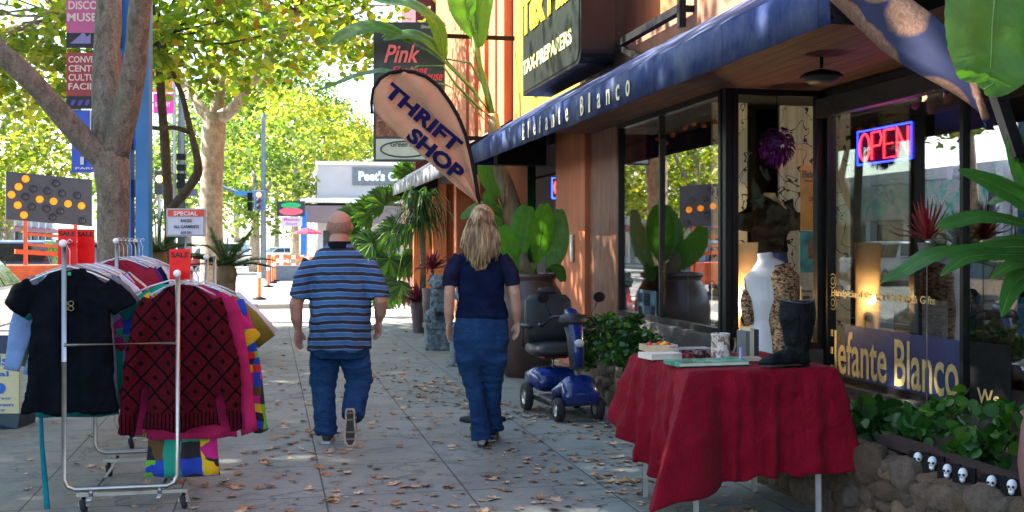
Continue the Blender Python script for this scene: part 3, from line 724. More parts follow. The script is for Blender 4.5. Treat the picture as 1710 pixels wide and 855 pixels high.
# traffic signal
D = 50; base = ground_of(440, D=D); base.z = -.14
T = thing('traffic_signal', 'traffic signal with a long mast arm and lit red lamp on a grey pole', 'traffic signal', base)
m = MB(); m.tube([base, P(440,200,D), P(440,190,D)], [.13,.09,.09], 12); m.build('pole', steel, T)
m = MB(); m.tube([P(440,335,D), P(420,330,D), P(372,312,D), P(300,300,D)], [.09,.08,.07,.05], 8); m.build('mast_arm', steel, T)
m = MB(); bpx(392, 440, 319, 326, D-.1, .03, m); m.build('street_sign', flat('green_blue_sign', (.03,.22,.42)), T)
m = MB(); bpx(425, 443, 318, 352, D-.4, .25, m); hs = m.build('signal_head', mat('signal_blue_grey', (.08,.13,.22), .5), T, bev=.03)
for j, (yy, e) in enumerate(((325, (1,.12,.03,4)), (335, None), (345, None))):
    m = MB(); c = P(432, yy, D-.55); m.lathe([(0,.03),(.09,.02),(.11,0)], c, 14, 0, True, V(-SN,-CS,0)); m.build('lens', flat('red_lens', (.8,.1,.03), emis=e) if e else flat('dark_lens', (.03,.03,.03)), hs)
m = MB(); bpx(414, 421, 322, 336, D-.1, .2, m); bpx(414, 421, 337, 352, D-.1, .2, m); m.build('pedestrian_signal', blackm, T)
D = 44; base = ground_of(303, D=D); base.z = -.15
T = thing('lamp_post', 'slim dark street lamp post with small signal boxes behind the slim tree', 'lamp post', base)
m = MB(); m.tube([base, P(303,150,D)], [.16,.12], 12); m.build('pole', dgreen, T)
for yy in (262, 280, 295, 310): m = MB(); bpx(296, 310, yy-5, yy+5, D-.2, .22, m); m.build('signal_box', blackm, T)
m = MB(); bpx(304, 330, 316, 327, D-.1, .04, m); m.build('street_sign', flat('slate_sign', (.08,.08,.13)), T)
D = 58; base = ground_of(266, D=D); base.z = -.15
T = thing('traffic_signal', 'far traffic signal with a glowing orange lamp beside the blue poles', 'traffic signal', base)
m = MB(); m.tube([base, P(266,285,D)], [.1,.08], 8); m.build('pole', steel, T)
m = MB(); bpx(259, 273, 285, 325, D-.3, .3, m); hs = m.build('signal_head', dgreen, T, bev=.03)
m = MB(); m.lathe([(0,.03),(.16,.02),(.18,0)], P(266, 299, D-.5), 14, 0, True, V(-SN,-CS,0)); m.build('lens', flat('orange_lens', (.9,.25,.02), emis=(1,.3,.04,5)), hs)
# pink hanging banner far
D = 40; m = MB(); bpx(256, 290, 156, 190, D, .03, m); base = P(273, 190, D)
o = m.build('pole_banner', flat('magenta_banner', (.75,.04,.32)), at=base); tag(o, 'magenta banner hanging between the blue pole and the slim tree', 'banner', 'pole banners')
m = MB(); put_text(m, 'GALLERY', P(259, 178, D)-V(SN,CS,0)*.03, xd, zu, 26*D/F, 7*D/F, 0, .02); m.build('lettering', white_m, o)
m = MB(); bpx(254, 288, 122, 154, D, .03, m); o = m.build('pole_banner', flat('orange_banner', (.65,.17,.06)), at=P(273,154,D)); tag(o, 'orange banner hanging above the magenta one', 'banner', 'pole banners')
m = MB(); m.tube([ground_of(291, D=D+.1), P(291, 100, D+.1)], .06, 8); o = m.build('banner_pole', steel, at=ground_of(291, D=D+.1)); tag(o, 'thin pole carrying the magenta and orange banners', 'pole')

# oval restaurant sign on a blue post + red parasol
D = 52; base = ground_of(508, D=D); base.z = 0
T = thing('pole_sign', 'black roadside sign with green and pink ovals on a bright blue post', 'sign', base)
m = MB(); bpx(503, 512, 352, 408+1.5*F/D, D+.1, .25, m); m.build('post', blue, T)
m = MB(); bpx(463, 509, 336, 361, D, .15, m); m.build('panel', mat('sign_black', (.03,.035,.05), .4), T)
for (cx, cy, rx, ry, mm_) in ((486, 343, 17, 5, flat('sign_green', (.02,.42,.12))), (486, 353, 20, 6.5, flat('sign_pink', (.75,.12,.16)))):
    m = MB(); c = P(cx, cy, D-.09); m.prism([c+xd*(rx*D/F*math.cos(a*.314))+zu*(ry*D/F*math.sin(a*.314)) for a in range(20)], -V(SN,CS,0)*.02); m.build('oval', mm_, T)
m = MB(); bpx(470, 505, 362, 378, D, .1, m); pn = m.build('lower_panel', flat('lavender_sign', (.55,.55,.72)), T)
m = MB(); put_text(m, 'Mexican', P(474, 369, D-.06), xd, zu, 26*D/F, 5*D/F, 0, .02); put_text(m, 'Food', P(478, 376, D-.06), xd, zu, 18*D/F, 4.5*D/F, 0, .02); m.build('lettering', flat('sign_magenta', (.7,.1,.35)), pn)
D = 46; base = ground_of(513, D=D); base.z = -.01
T = thing('parasol', 'red cafe parasol standing open on the sunlit pavement behind the man', 'parasol', base)
m = MB(); c = P(513, 380, D); m.lathe([(0,0),(.25,-.07),(.58,-.20),(.60,-.26),(.58,-.24),(.2,-.1),(0,-.05)], c, 8, 0, False); m.build('canopy', flat('red_canvas', (.42,.02,.05)), T)
m = MB(); m.tube([base, c], .025, 8); m.build('pole', white_m, T)

# coffee shop building
D = 60; cb = P(530, HZ, D); cb.z = 0; X0, Yf = cb.x, cb.y
CB = thing('corner_building', 'pale grey single-storey coffee shop on the far corner with a taupe awning', 'building', (X0+5, Yf+5, -.1))
zpy = lambda py: ZP(py, X0+2, Yf)
m = MB(); m.box(X0, X0+.3, Yf, Yf+12, -.1, zpy(276)); m.box(X0+.3, 16, Yf, Yf+.3, zpy(385), zpy(276)); m.box(X0+.3, 16, Yf+11.7, Yf+12, -.1, zpy(276)); m.box(X0+.3, 16, Yf+.3, Yf+11.7, zpy(300), zpy(295)); m.build('wall', mat('pale_grey_render', (.44,.41,.40), .8, .06, 1), CB)
m = MB(); m.box(X0-.1, 16, Yf-.12, Yf+.3, zpy(276)+.003, zpy(270)); m.build('cornice', white_m, CB)
m = MB(); m.box(X0-.9, 16, Yf-.95, Yf-.0, zpy(340), zpy(332)); m.build('ledge', mat('cream_ledge', (.66,.62,.52), .7), CB, bev=.02)
m = MB(); m.prism([(X0-.9, Yf-.02, zpy(341)), (X0-.9, Yf-1.0, zpy(345)), (X0-.9, Yf-1.25, zpy(372)), (X0-.9, Yf-.02, zpy(372))], (14, 0, 0)); m.build('awning', mat('taupe_canvas', (.19,.13,.125), .8, .08, 1), CB)
for k in range(7):
    x = X0+.9+k*1.7; m = MB(); m.box(x, x+.35, Yf, Yf+.3, -.1, zpy(385)-.003); m.build('pier', mat('pale_grey_render', (.44,.41,.40)), CB)
    m = MB(); m.box(x+.36, x+1.69, Yf+.1, Yf+.13, .5, zpy(390)); m.build('window', carglass, CB)
    m = MB(); m.box(x+.36, x+1.69, Yf+.05, Yf+.2, -.1, .497); m.build('stall_riser', mat('cream_ledge', (.66,.62,.52)), CB)
m = MB(); m.box(X0-.03, X0-.003, Yf+.8, Yf+1.6, zpy(330), zpy(292)); m.build('window', carglass, CB)
Ds = AX(X0+2, Yf)-.1
T = thing('shop_sign', 'dark grey sign board with white lettering on the coffee shop wall', 'sign', P(620, 310, Ds))
m = MB(); a = P(589, 309, Ds); b = P(700, 309, Ds); m.box(a.x, b.x, Yf-.08, Yf-.003, a.z, P(589,279,Ds).z); m.build('board', mat('slate_board', (.13,.14,.15), .5), T)
m = MB(); put_text(m, "Peet's Coffee", (a.x+.3, Yf-.085, a.z+.22), (1,0,0), (0,0,1), 3.2, .55, 0, .05); m.build('lettering', white_m, T)

# projecting black restaurant sign of the next shop
D = 17.3; Ts = thing('hanging_sign', 'tall black hanging sign with red script and a small oval panel behind the feather flag', 'sign', P(742, 270, D))
m = MB(); bpx(624, 743, 38, 270, D, .12, m); m.build('board', mat('sign_black2', (.02,.02,.024), .35, .2, 3), Ts, bev=.01)
kk = D/F; off_ = -V(SN,CS,0)*.075; reds = flat('red_script', (.62,.06,.10)); pinks = flat('pink_script', (.75,.16,.22))
def scr(t_, x, y, w_, h_, m): put_text(m, t_, P(x, y, D)+off_, xd, zu, w_*kk, h_*kk, 0, .02, .35)
m = MB(); scr('The', 637, 58, 20, 17, m); scr('Pink', 642, 106, 60, 30, m); m.build('lettering', pinks, Ts)
m = MB(); scr('Elephant', 655, 128, 60, 16, m); scr('House', 700, 136, 40, 16, m); m.build('lettering', reds, Ts)
m = MB(); scr('Since 1976', 703, 49, 34, 6, m); m.build('lettering', flat('grey_print', (.4,.4,.42)), Ts)
m = MB(); bpx(628, 739, 194, 228, D-.07, .02, m)
def food_mat():
    mm, t, b = newmat('brown_photo_print'); v = coords(t); t.links.new(ramp(t, noise_tex(t, v, 6, 6, .7, 2), [(.35, (.02,.012,.01)), (.55, (.22,.08,.04)), (.7, (.5,.3,.18))]), b.inputs[0]); return mm
m.build('picture_panel', food_mat(), Ts)
m = MB(); bpx(628, 739, 232, 266, D-.07, .02, m); pn = m.build('lower_panel', flat('mint_panel', (.50,.60,.58)), Ts)
m = MB(); c = P(676, 249, D-.083); o_ = [c+xd*(40*kk*math.cos(a*.21))+zu*(13*kk*math.sin(a*.21)) for a in range(31)]
m.tube(o_, .012, 5); put_text(m, 'Green Room', P(652, 245, D-.085), xd, zu, 60*kk, 9*kk, 0, .02, .3); m.build('lettering', flat('sign_ink', (.04,.08,.08)), pn)
m = MB(); 
for yy in (60, 230): a = P(743, yy, D); m = MB(); m.bar(a, V(XW-.05, a.y, a.z), .06); m.build('bracket', blackm, Ts)
# maroon building beyond
m = MB(); m.box(XW-.45, 9, 26.1, 29, 0, 9.5); mb_ = m.build('maroon_building', mat('maroon_wall', (.075,.012,.02), .7, .12, 1), at=(6, 27.5, 0)); tag(mb_, 'narrow maroon painted building beyond the peach pilasters', 'building')

# ================================================================ vehicles
def car(label, x, y, rz, col, kind='car', group=None):
    c = thing('parked_car', label, 'car', (0,0,0), group); L_, W_ = (4.6, 1.8) if kind == 'car' else (4.8, 1.9); H = 1.42 if kind == 'car' else 1.75
    pm = mat('car_paint_%02d%02d%02d' % tuple(int(v*99) for v in col), col, .25, .05, 2, coat=.6)
    if kind == 'car': prof = [(-2.3,.35),(-2.28,.72),(-2.15,.90),(-1.55,.96),(-.85,H-.04),(-.4,H),(.35,H),(.6,H-.05),(1.15,.98),(2.05,.84),(2.28,.65),(2.3,.35)]
    else: prof = [(-2.4,.42),(-2.4,1.0),(-2.3,1.12),(-2.15,H-.06),(-1.9,H),(.2,H),(.45,H-.05),(1.1,1.12),(2.15,1.02),(2.38,.85),(2.4,.42)]
    m = MB(); n = len(prof); rows = []
    for s in (-1, -.93, .93, 1):
        rows.append([V(px_, s*W_/2*(1 if z < 1.0 else 1-.28*(z-1.0)/(H-1)*1.0), (z if abs(s) == 1 else z+.02)) for px_, z in prof])
    vs = [p for r_ in rows for p in r_]; fs = []
    for k in range(3):
        for i in range(n-1): fs.append((k*n+i, (k+1)*n+i, (k+1)*n+i+1, k*n+i+1))
    fs.append(tuple(range(n))); fs.append(tuple(reversed(range(3*n, 4*n)))); fs.append((0, n-1, n*4-1, n*3))
    m.add(vs, fs, 0, False); m.build('body', pm, c, bev=.04)
    for s in (-1, 1):
        w1 = MB(); z0 = 1.0 if kind == 'car' else 1.12; z1 = H-.1
        yy = lambda z: s*(W_/2*(1-.28*(z-1.0)/(H-1))+.006)
        xs = [(-1.35,-.35,-.85,-.3), (-.28,.95,-.25,.55)] if kind == 'car' else [(-2.1,-1.2,-2.05,-1.2),(-1.1,-.2,-1.1,-.2),(-.1,1.0,-.1,.45)]
        for (a, b, a2, b2) in xs: w1.prism([(a,yy(z0),z0),(b,yy(z0),z0),(b2,yy(z1),z1),(a2,yy(z1),z1)], (0, s*.006, 0))
        w1.build('side_window', carglass, c)
    i0 = 8 if kind == 'car' else 6
    for (a, b, nm) in ((prof[i0], prof[i0-1], 'windscreen'), ((prof[3], prof[4], 'rear_window') if kind == 'car' else (prof[2], prof[3], 'rear_window'))):
        w1 = MB(); a, b = V(a[0],0,a[1]), V(b[0],0,b[1]); d = (b-a); nn = V(d.z,0,-d.x).normalized()*(.02)
        if (nn.x > 0) != (a.x > 0): nn = -nn
        a2, b2 = a+d*.1+nn+V(0,0,.02), b-d*.08+nn+V(0,0,.02)
        w1.prism([a2+V(0,-W_*.44,0), a2+V(0,W_*.44,0), b2+V(0,W_*.38,0), b2+V(0,-W_*.38,0)], nn*.3); w1.build(nm, carglass, c)
    for sx in (-1.4, 1.42):
        for s in (-1, 1):
            wc = V(sx, s*(W_/2-.08), .33); w1 = MB(); w1.lathe([(0,-.1),(.30,-.1),(.33,-.07),(.33,.07),(.30,.1),(.2,.1)], wc, 22, 0, True, (0,s,0)); wh = w1.build('wheel', tyre, c)
            w1 = MB(); w1.lathe([(.2,.09),(.19,.07),(.05,.10),(0,.10)], wc, 10, 0, False, (0,s,0)); w1.build('rim', chrome, wh)
    for s in (-1, 1):
        w1 = MB(); w1.box(2.2 if kind == 'car' else 2.3, 2.30 if kind == 'car' else 2.405, s*.62-.16, s*.62+.16, .62, .76); w1.build('headlight', white_m, c, bev=.01)
        w1 = MB(); w1.box(-2.31 if kind == 'car' else -2.41, -2.2, s*.68-.12, s*.68+.12, .70, .9); w1.build('tail_light', flat('tail_red', (.45,.02,.02)), c, bev=.01)
    c.location = (x, y, -.15); c.rotation_euler = (0, 0, rz); return c
GC = 'cars parked along the near kerb'; GO = 'cars parked along the opposite kerb'
car('white car parked at the near kerb, cut by the left edge', -5.0, 19.5, R(90), (.72,.72,.70), 'car', GC)
car('dark blue car parked near the arrow board trailer', -6.9, 36, R(90), (.03,.05,.10), 'suv', GC)
car('silver car parked beyond the dark blue car', -5.4, 47, R(90), (.42,.45,.47), 'car', GC)
car('white sedan crossing at the end of the street beside the red parasol', P(475,420,95).x, P(475,420,95).y, R(20), (.75,.75,.75), 'car')
car('pale van waiting beyond the traffic signal pole', P(400,420,80).x, P(400,420,80).y, R(75), (.7,.7,.68), 'suv')
car('red car far down the street behind the cycad', P(350,420,70).x, P(350,420,70).y, R(90), (.35,.03,.03), 'car')
for k, (y, col, kd, lb) in enumerate(((9.5, (.25,.17,.09), 'suv', 'tan sport utility car parked across the street, nearest of the row'), (15.5, (.6,.6,.6), 'car', 'light grey car parked across the street'),
    (22, (.04,.06,.1), 'suv', 'dark blue car parked across the street'), (29, (.55,.50,.42), 'car', 'beige car parked across the street'), (36, (.30,.03,.03), 'car', 'dark red car parked across the street'),
    (43, (.7,.7,.7), 'suv', 'white van-like car parked across the street'), (50, (.35,.24,.10), 'suv', 'golden brown car parked across the street'), (58, (.3,.32,.35), 'car', 'steel grey car parked across the street'))):
    car(lb, -15.9, y, R(90 if k % 2 else -90), col, kd, GO)

# ================================================================ opposite side of the street (mirrored in the shop glass)
def opp(label, y0, y1, h, col, awn, seed):
    b = thing('storefront', label, 'building', (-25, (y0+y1)/2, 0), 'low buildings across the street')
    m = MB(); m.box(-30, -21, y0, y1, -.1, h); m.box(-21.003, -20.9, y0, y1, h-.4, h+.15); m.build('wall', mat('render_%d' % seed, col, .8, .05, .6), b)
    k = max(2, int((y1-y0)/3.2)); st = (y1-y0)/k
    for i in range(k):
        y = y0+i*st
        m = MB(); m.box(-20.99, -20.93, y+.5, y+st-.2, .5, 2.5); m.build('shop_window', carglass, b)
        m = MB(); m.box(-20.99, -20.6, y-.1, y+.35, -.1, h+.05); m.build('pilaster', mat('pilaster_%d' % seed, tuple(min(.8, c*1.15) for c in col), .8, .05, 1), b)
    if awn: m = MB(); m.prism([(-20.95,y0+.4,3.1),(-20.0,y0+.4,2.75),(-20.0,y0+.4,2.55),(-20.95,y0+.4,2.6)], (0, y1-y0-.8, 0)); m.build('awning', flat('awn_%d' % seed, awn), b)
    return b
opp('pink and white low building across the street', -6, 10, 4.4, (.55,.47,.46), (.4,.05,.2), 1)
opp('white stucco building across the street', 10.2, 26, 5.0, (.62,.60,.60), None, 2)
b = opp('lilac white building across the street with a tall square column', 26.2, 42, 4.6, (.60,.55,.56), None, 3)
b = opp('white building with a painted teal mural across the street', 42.2, 60, 4.9, (.64,.62,.62), None, 4)
def mural():
    mm, t, b_ = newmat('mural_paint'); v = coords(t); vo = N(t, 'ShaderNodeTexVoronoi'); vo.inputs['Scale'].default_value = 1.1; t.links.new(v, vo.inputs['Vector'])
    t.links.new(ramp(t, noise_tex(t, v, 1.2, 5, .7, 1.5), [(.38, (.05,.30,.24)), (.47, (.25,.5,.45)), (.54, (.5,.35,.40)), (.62, (.55,.6,.6)), (.7, (.08,.36,.32))]), b_.inputs[0]); return mm
m = MB(); m.box(-20.59, -20.55, 43, 57, 2.7, 4.4); m.build('mural', mural(), b)
opp('cream shop with a purple awning across the street', 60.2, 80, 4.5, (.66,.58,.45), (.25,.05,.25), 5)
opp('long pale building at the far end across the street', 80.2, 120, 5.2, (.55,.55,.55), (.35,.05,.05), 6)
for k, (x, y) in enumerate(((-18.2, 6), (-18.2, 66), (-18.2, 84))):
    b = V(x, y, 0)
    tree(('small tree across the street opposite the shop', 'tree across the street beyond the mural wall', 'farthest kerb tree across the street')[k], b, [([b, b+V(0,0,2.2), b+V(.1,0,4)], [.18,.13,.1])],
     [((x, y, 5.6), (2.6,2.6,2.2), 70, 45, .4)], bark2, pale_leaf, .28, LEAFQ, 70+k, 'trees across the street', 'street_tree', False)

# ================================================================ construction cones / barricades and planters in the sunlit part
wh = white_m; orf = flat('orange_plastic', (.85,.16,.03))
for k, (px, D, h) in enumerate(((433, 31, 1.0), (448, 40, 1.0), (455, 44, 1.05), (459, 46, 1.05), (484, 56, 1.0))):
    b = ground_of(px, D=D); b.z = -.01 if D > 30 else 0; T = thing('delineator_post', ('orange delineator post on the sunlit crossing, %s' % ('nearest of the group', 'second nearest', 'third nearest', 'fourth nearest', 'farthest')[k]), 'traffic post', b, 'orange delineator posts')
    m = MB(); m.lathe([(.05,.05),(.045,h-.05),(.03,h),(0,h)], b, 12); m.build('post', orf, T)
    m = MB(); m.lathe([(.052,h*.6),(.052,h*.75)], b, 12); m.build('reflective_band', wh, T)
    m = MB(); m.lathe([(.2,0),(.2,.04),(.06,.08)], b, 10); m.build('base', blackm, T)
for k, (px, D) in enumerate(((463, 52), (497, 50), (520, 43))):
    b = ground_of(px, D=D); b.z = -.01; T = thing('barricade', ('orange and white folding barricade beside the delineator posts', 'orange and white barricade under the red parasol', 'small orange and white barricade just left of the man')[k], 'barricade', b, 'street barricades')
    for s in (-.35, .35): m = MB(); m.bar(b+V(s,-.15,0), b+V(s,0,1.05), .05); m.bar(b+V(s,.15,0), b+V(s,0,1.05), .05); m.build('leg', orf, T)
    for zz in (.5, .85):
        for j in range(5): m = MB(); m.box(b.x-.45+j*.18, b.x-.27+j*.18-.002, b.y-.1, b.y-.07, zz, zz+.18); m.build('board', orf if j % 2 == 0 else wh, T)
m = MB(); b = ground_of(480, D=47); m.box(b.x-.9, b.x+.9, b.y, b.y+.6, -.01, .62); o = m.build('planter_box', mat('slate_planter', (.10,.13,.16), .6), at=b, bev=.02); tag(o, 'long low slate grey planter in the sunlit crossing', 'planter')
# ================================================================ CLOTHES RACKS
def dispf(a, b=0.0, fr=9, zst=.3, seed=0):
    def f(co, n):
        v = noise.noise(Vector((co.x*fr+seed, co.y*fr, co.z*fr*zst)))*a
        if b: v += noise.noise(Vector((co.x*30+seed, co.y*30, co.z*22)))*b
        return v
    return f
def garment_shape(hw, ln, sl, hem=1.05, th=.05, drop=.14, slw=.075, seed=0, neck=.075):
    """soft hanging top: rings down the body plus two sleeves; hook at the origin, front towards -y"""
    m = MB(); z0 = -drop
    rings = [(0, neck, th*.35), (.010, neck+.015, th*.5), (.03, hw*.56, th*.6), (.055, hw*.74, th*.75), (.085, hw*.88, th*.9), (.14, hw*.93, th), (.25, hw*.90, th*1.1), (ln*.55, hw*.96, th*1.15), (ln*.8, hw*1.0, th*1.1), (ln, hw*hem, th*1.1)]
    pts = []; rr = []
    for i in range(len(rings)-1):
        for s in range(4):
            u = s/4; a, b = rings[i], rings[i+1]; pts.append((0, 0, z0-(a[0]+(b[0]-a[0])*u))); rr.append((a[1]+(b[1]-a[1])*u, a[2]+(b[2]-a[2])*u))
    pts.append((0, 0, z0-ln)); rr.append((rings[-1][1], rings[-1][2])); m.tube(pts, rr, 44, side=(1,0,0))
    rd = random.Random(seed)
    for s in (-1, 1):
        sh = V(s*hw*.74, 0, z0-.095)
        if sl < .35:
            e = sh+V(s*sl*.85, 0, -sl*.85); m.tube([sh, sh.lerp(e, .5)+V(s*.012,0,.008), e], [(slw*1.05, th*.8), (slw, th*.75), (slw*1.0, th*.6)], 20, side=(s*.8, 0, .6))
        else:
            e = sh+V(s*(.15+rd.uniform(0,.03)), rd.uniform(-.03,.0), -sl); m.tube([sh, sh.lerp(e, .10)+V(s*.022,0,0), sh.lerp(e, .5)+V(s*.02,-.01,0), e.lerp(sh, .06), e], [(slw*1.1, th*.8), (slw*1.05, th*.8), (slw*.95, th*.7), (slw*.7, th*.6), (slw*.66, th*.5)], 20, side=(1,0,0))
    # folds
    out = []
    for (x, y, z) in m.v:
        k = min(1, max(0, (-z-drop-.1)/.3)); f = (math.sin(x*46+seed+z*3)*.010+math.sin(x*23+seed*2-z*4)*.014)*k
        out.append((x*(1+.015*math.sin(z*13+seed)), y+f, z+.006*math.sin(x*40+seed)*k))
    m.v = out; return m
def hanger_shape(hw, drop=.14):
    m = MB(); m.tube([(0,.0,-.0), (.014,0,.016), (.0,0,.03), (-.016,0,.016), (-.014,0,-.01), (0,0,-.035), (0,0,-drop+.02)], .0025, 6)
    m.tube([(-hw*.9, 0, -drop-.055), (-hw*.5, 0, -drop-.012), (0, 0, -drop+.025), (hw*.5, 0, -drop-.012), (hw*.9, 0, -drop-.055)], [(.005,.012)]*5, 8, side=(0,0,1)); return m
def clearplastic():
    m, t, b = newmat('clear_plastic'); b.inputs['Base Color'].default_value = (.8,.82,.86,1); b.inputs['Roughness'].default_value = .1; b.inputs['Transmission Weight'].default_value = .6; b.inputs['Alpha'].default_value = .8; return m
clearp = clearplastic(); whitep = flat('white_plastic', (.72,.73,.76), .3)
def knit_mat():
    """dark red knit with black diamonds and small motifs"""
    m, t, b = newmat('diamond_knit'); tc = N(t, 'ShaderNodeTexCoord'); sp = N(t, 'ShaderNodeSeparateXYZ'); t.links.new(tc.outputs['Object'], sp.inputs[0])
    wob = mth(t, 'MULTIPLY', mth(t, 'SUBTRACT', noise_tex(t, tc.outputs['Object'], 14, 3), .5), .02)
    X_ = mth(t, 'ADD', mth(t, 'MULTIPLY', sp.outputs[0], 1/.15), mth(t, 'MULTIPLY', wob, 6)); Z_ = mth(t, 'ADD', mth(t, 'MULTIPLY', sp.outputs[2], 1/.17), mth(t, 'MULTIPLY', wob, 6))
    a = mth(t, 'PINGPONG', mth(t, 'ADD', X_, Z_), .5); c = mth(t, 'PINGPONG', mth(t, 'SUBTRACT', X_, Z_), .5)
    la = mth(t, 'LESS_THAN', a, .05); lb = mth(t, 'LESS_THAN', c, .05)
    ca = mth(t, 'GREATER_THAN', a, .41); cb = mth(t, 'GREATER_THAN', c, .39); mot = mth(t, 'MULTIPLY', ca, cb)
    mk = mth(t, 'MAXIMUM', mth(t, 'MAXIMUM', la, lb), mot)
    st = mth(t, 'LESS_THAN', sp.outputs[2], -.80); rib = mth(t, 'MULTIPLY', st, mth(t, 'LESS_THAN', mth(t, 'PINGPONG', mth(t, 'MULTIPLY', sp.outputs[0], 1/.022), .5), .2)); mk = mth(t, 'MAXIMUM', mth(t, 'MULTIPLY', mk, mth(t, 'SUBTRACT', 1, st)), rib)
    grain = ramp(t, noise_tex(t, tc.outputs['Object'], 160, 2), [(.35, (.45,.4,.4)), (.65, (1.3,1.3,1.3))])
    cc = mixc(t, mk, (.070,.003,.008), (.003,.001,.002)); cc = mixc(t, 1.0, cc, grain, 'MULTIPLY'); t.links.new(cc, b.inputs[0]); b.inputs['Roughness'].default_value = .95; b.inputs['Specular IOR Level'].default_value = .1
    bumpit(t, b, noise_tex(t, tc.outputs['Object'], 170, 2), .8, .006); return m
def patch_mat(name, sc_=14):
    m, t, b = newmat(name); v0 = coords(t, (1, .0, 1)); nzp = N(t, 'ShaderNodeTexNoise'); nzp.inputs['Scale'].default_value = 5; t.links.new(v0, nzp.inputs['Vector']); vs_ = N(t, 'ShaderNodeVectorMath', operation='SCALE'); vs_.inputs['Scale'].default_value = .10; t.links.new(nzp.outputs['Color'], vs_.inputs[0]); va_ = N(t, 'ShaderNodeVectorMath', operation='ADD'); t.links.new(v0, va_.inputs[0]); t.links.new(vs_.outputs[0], va_.inputs[1]); v = va_.outputs[0]; vo = N(t, 'ShaderNodeTexVoronoi'); vo.distance = 'CHEBYCHEV'; vo.inputs['Scale'].default_value = sc_; vo.inputs['Randomness'].default_value = 0
    t.links.new(v, vo.inputs['Vector']); sp = N(t, 'ShaderNodeSeparateColor'); t.links.new(vo.outputs['Color'], sp.inputs[0])
    c = ramp(t, sp.outputs[0], [(0,(.015,.015,.02)),(.14,(.13,.42,.015)),(.34,(.01,.05,.38)),(.48,(.50,.01,.18)),(.62,(.55,.02,.03)),(.72,(.7,.42,.01)),(.80,(.01,.28,.18)),(.9,(.10,.05,.02)),(.96,(.7,.7,.68))], 'CONSTANT')
    t.links.new(c, b.inputs[0]); b.inputs['Roughness'].default_value = .9; bumpit(t, b, noise_tex(t, v, 150, 2), .3); return m
patch = patch_mat('patchwork_cloth', 9); patch2 = patch_mat('patchwork_knit', 20)
YR = 6.70; XL, XRr = XY(107, YR), XY(297, YR); HL, HR = 1.50, 1.33
def rack(label, X0, X1, ya, yb, hl, hr, ext):
    t = thing('clothes_rack', label, 'clothes rack', ((X0+X1)/2, (ya+yb)/2, 0), 'rolling clothes racks'); r = .0135; zb_ = .135
    for y, s in ((ya, 1), (yb, -1)):
        m = MB(); c = .06
        m.tube([(X0, y, hl), (X0, y, zb_+c), (X0+.018, y, zb_+.018), (X0+c, y, zb_), (X1-c, y, zb_), (X1-.018, y, zb_+.018), (X1, y, zb_+c), (X1, y, hr)], r, 12); m.build('end_frame', chrome, t)
        m = MB(); m.tube([(X0, y, .94), (X1, y, .94)], r*.8, 10); m.build('crossbar', chrome, t)
    for x, h in ((X0, hl), (X1, hr)):
        m = MB(); m.tube([(x, ya-.03, h+.005), (x, yb+.03, h+.005)], .0125, 10); m.build('hanging_bar', chrome, t)
        m = MB(); m.ball((x, ya-.035, h+.005), (.022,.02,.022), 12, 8); m.build('end_cap', whitep, t)
    m = MB(); xm = (X0+X1)/2
    for x in (X0+.14, X1-.10):
        m.tube([(x, ya+.0, zb_), (x, ya+.0, .085)], r*.8, 8); m.tube([(x, ya-.08, .085), (x, yb+.05, .085)], r*.8, 8); m.tube([(x, yb, zb_), (x, yb, .085)], r*.8, 8)
    m.bar((X0+.06, ya+.02, .10), (X1+.05, ya+.02, .10), .02); m.bar((X0+.06, yb-.1, .10), (X1+.05, yb-.1, .10), .02); m.build('base', chrome, t)
    for x in (X0+.10, X1+.03):
        for y in (ya+.02, yb-.1):
            m = MB(); m.lathe([(0,-.014),(.036,-.014),(.04,-.008),(.04,.008),(.036,.014),(0,.014)], (x, y-.01, .04), 18, 0, True, (1,0,.25)); w1 = m.build('caster', tyre, t)
            m = MB(); m.bar((x, y, .09), (x-.022, y, .035), .006, .03); m.bar((x, y, .09), (x+.022, y, .035), .006, .03); m.cyl((x-.024, y-.01, .04), (x+.024, y-.01, .04), .008, 8); m.build('fork', chrome, w1)
    return t
rack('front steel rolling rack with the black tee and the diamond sweater at its near end', XL, XRr, YR, 7.85, HL, HR, 0)
rack('second steel rolling rack standing behind the front one', XL+.02, XRr+.05, 8.75, 10.0, 1.52, 1.4, 0)
def hang(shape, name, label, cat, m_, x, y, z, rz=0, mesh_only=False, hcol=None, hgroup=None, hw=.2):
    o = thing(name, label, cat, (0,0,0)); return o
def garment(name, label, cat, m_, x, y, z, hw, ln, sl, seed, rz=0, fine=False, slw=.07, th=.03, drop=.14, hlabel=None, hem=1.12, group='garments on the racks', disp=None):
    g_ = garment_shape(hw, ln, sl, hem, th, drop, slw, seed)
    me_o = None
    if fine:
        tmp = thing('tmp_holder', 't', 't'); o = remesh(g_, name, .0085, m_, tmp, 3, disp or dispf(.030, .007, 8, .22, seed)); o.parent = None; bpy.data.objects.remove(tmp)
    else: o = g_.build(name, m_)
    o.location = (x, y, z); o.rotation_euler = (0, 0, rz); tag(o, label, cat, group)
    h = hanger_shape(hw, drop).build('hanger', clearp if seed % 3 else whitep); h.location = (x, y, z); h.rotation_euler = (0, 0, rz); tag(h, hlabel or ('hanger inside the '+label), 'hanger', 'hangers on the racks')
    return o
teeM = cloth('black_tee', (.0045,.006,.009), .25)
o = garment('t_shirt', 'black short sleeved t-shirt with a small gold print, nearest on the left bar', 't-shirt', teeM, XL+.012, YR+.115, HL, .235, .80, .145, 3, 0, True, .07, .038, .15, 'clear plastic hanger in the black t-shirt')
m = MB(); gold = flat('gold_print', (.22,.22,.12))
for s in (-1, 1):
    for dz in (-1, 1): m.tube([(s*.016+.014*math.cos(a*.52), -.066, -.345+dz*.014+.013*math.sin(a*.52)) for a in range(13)], .0028, 5)
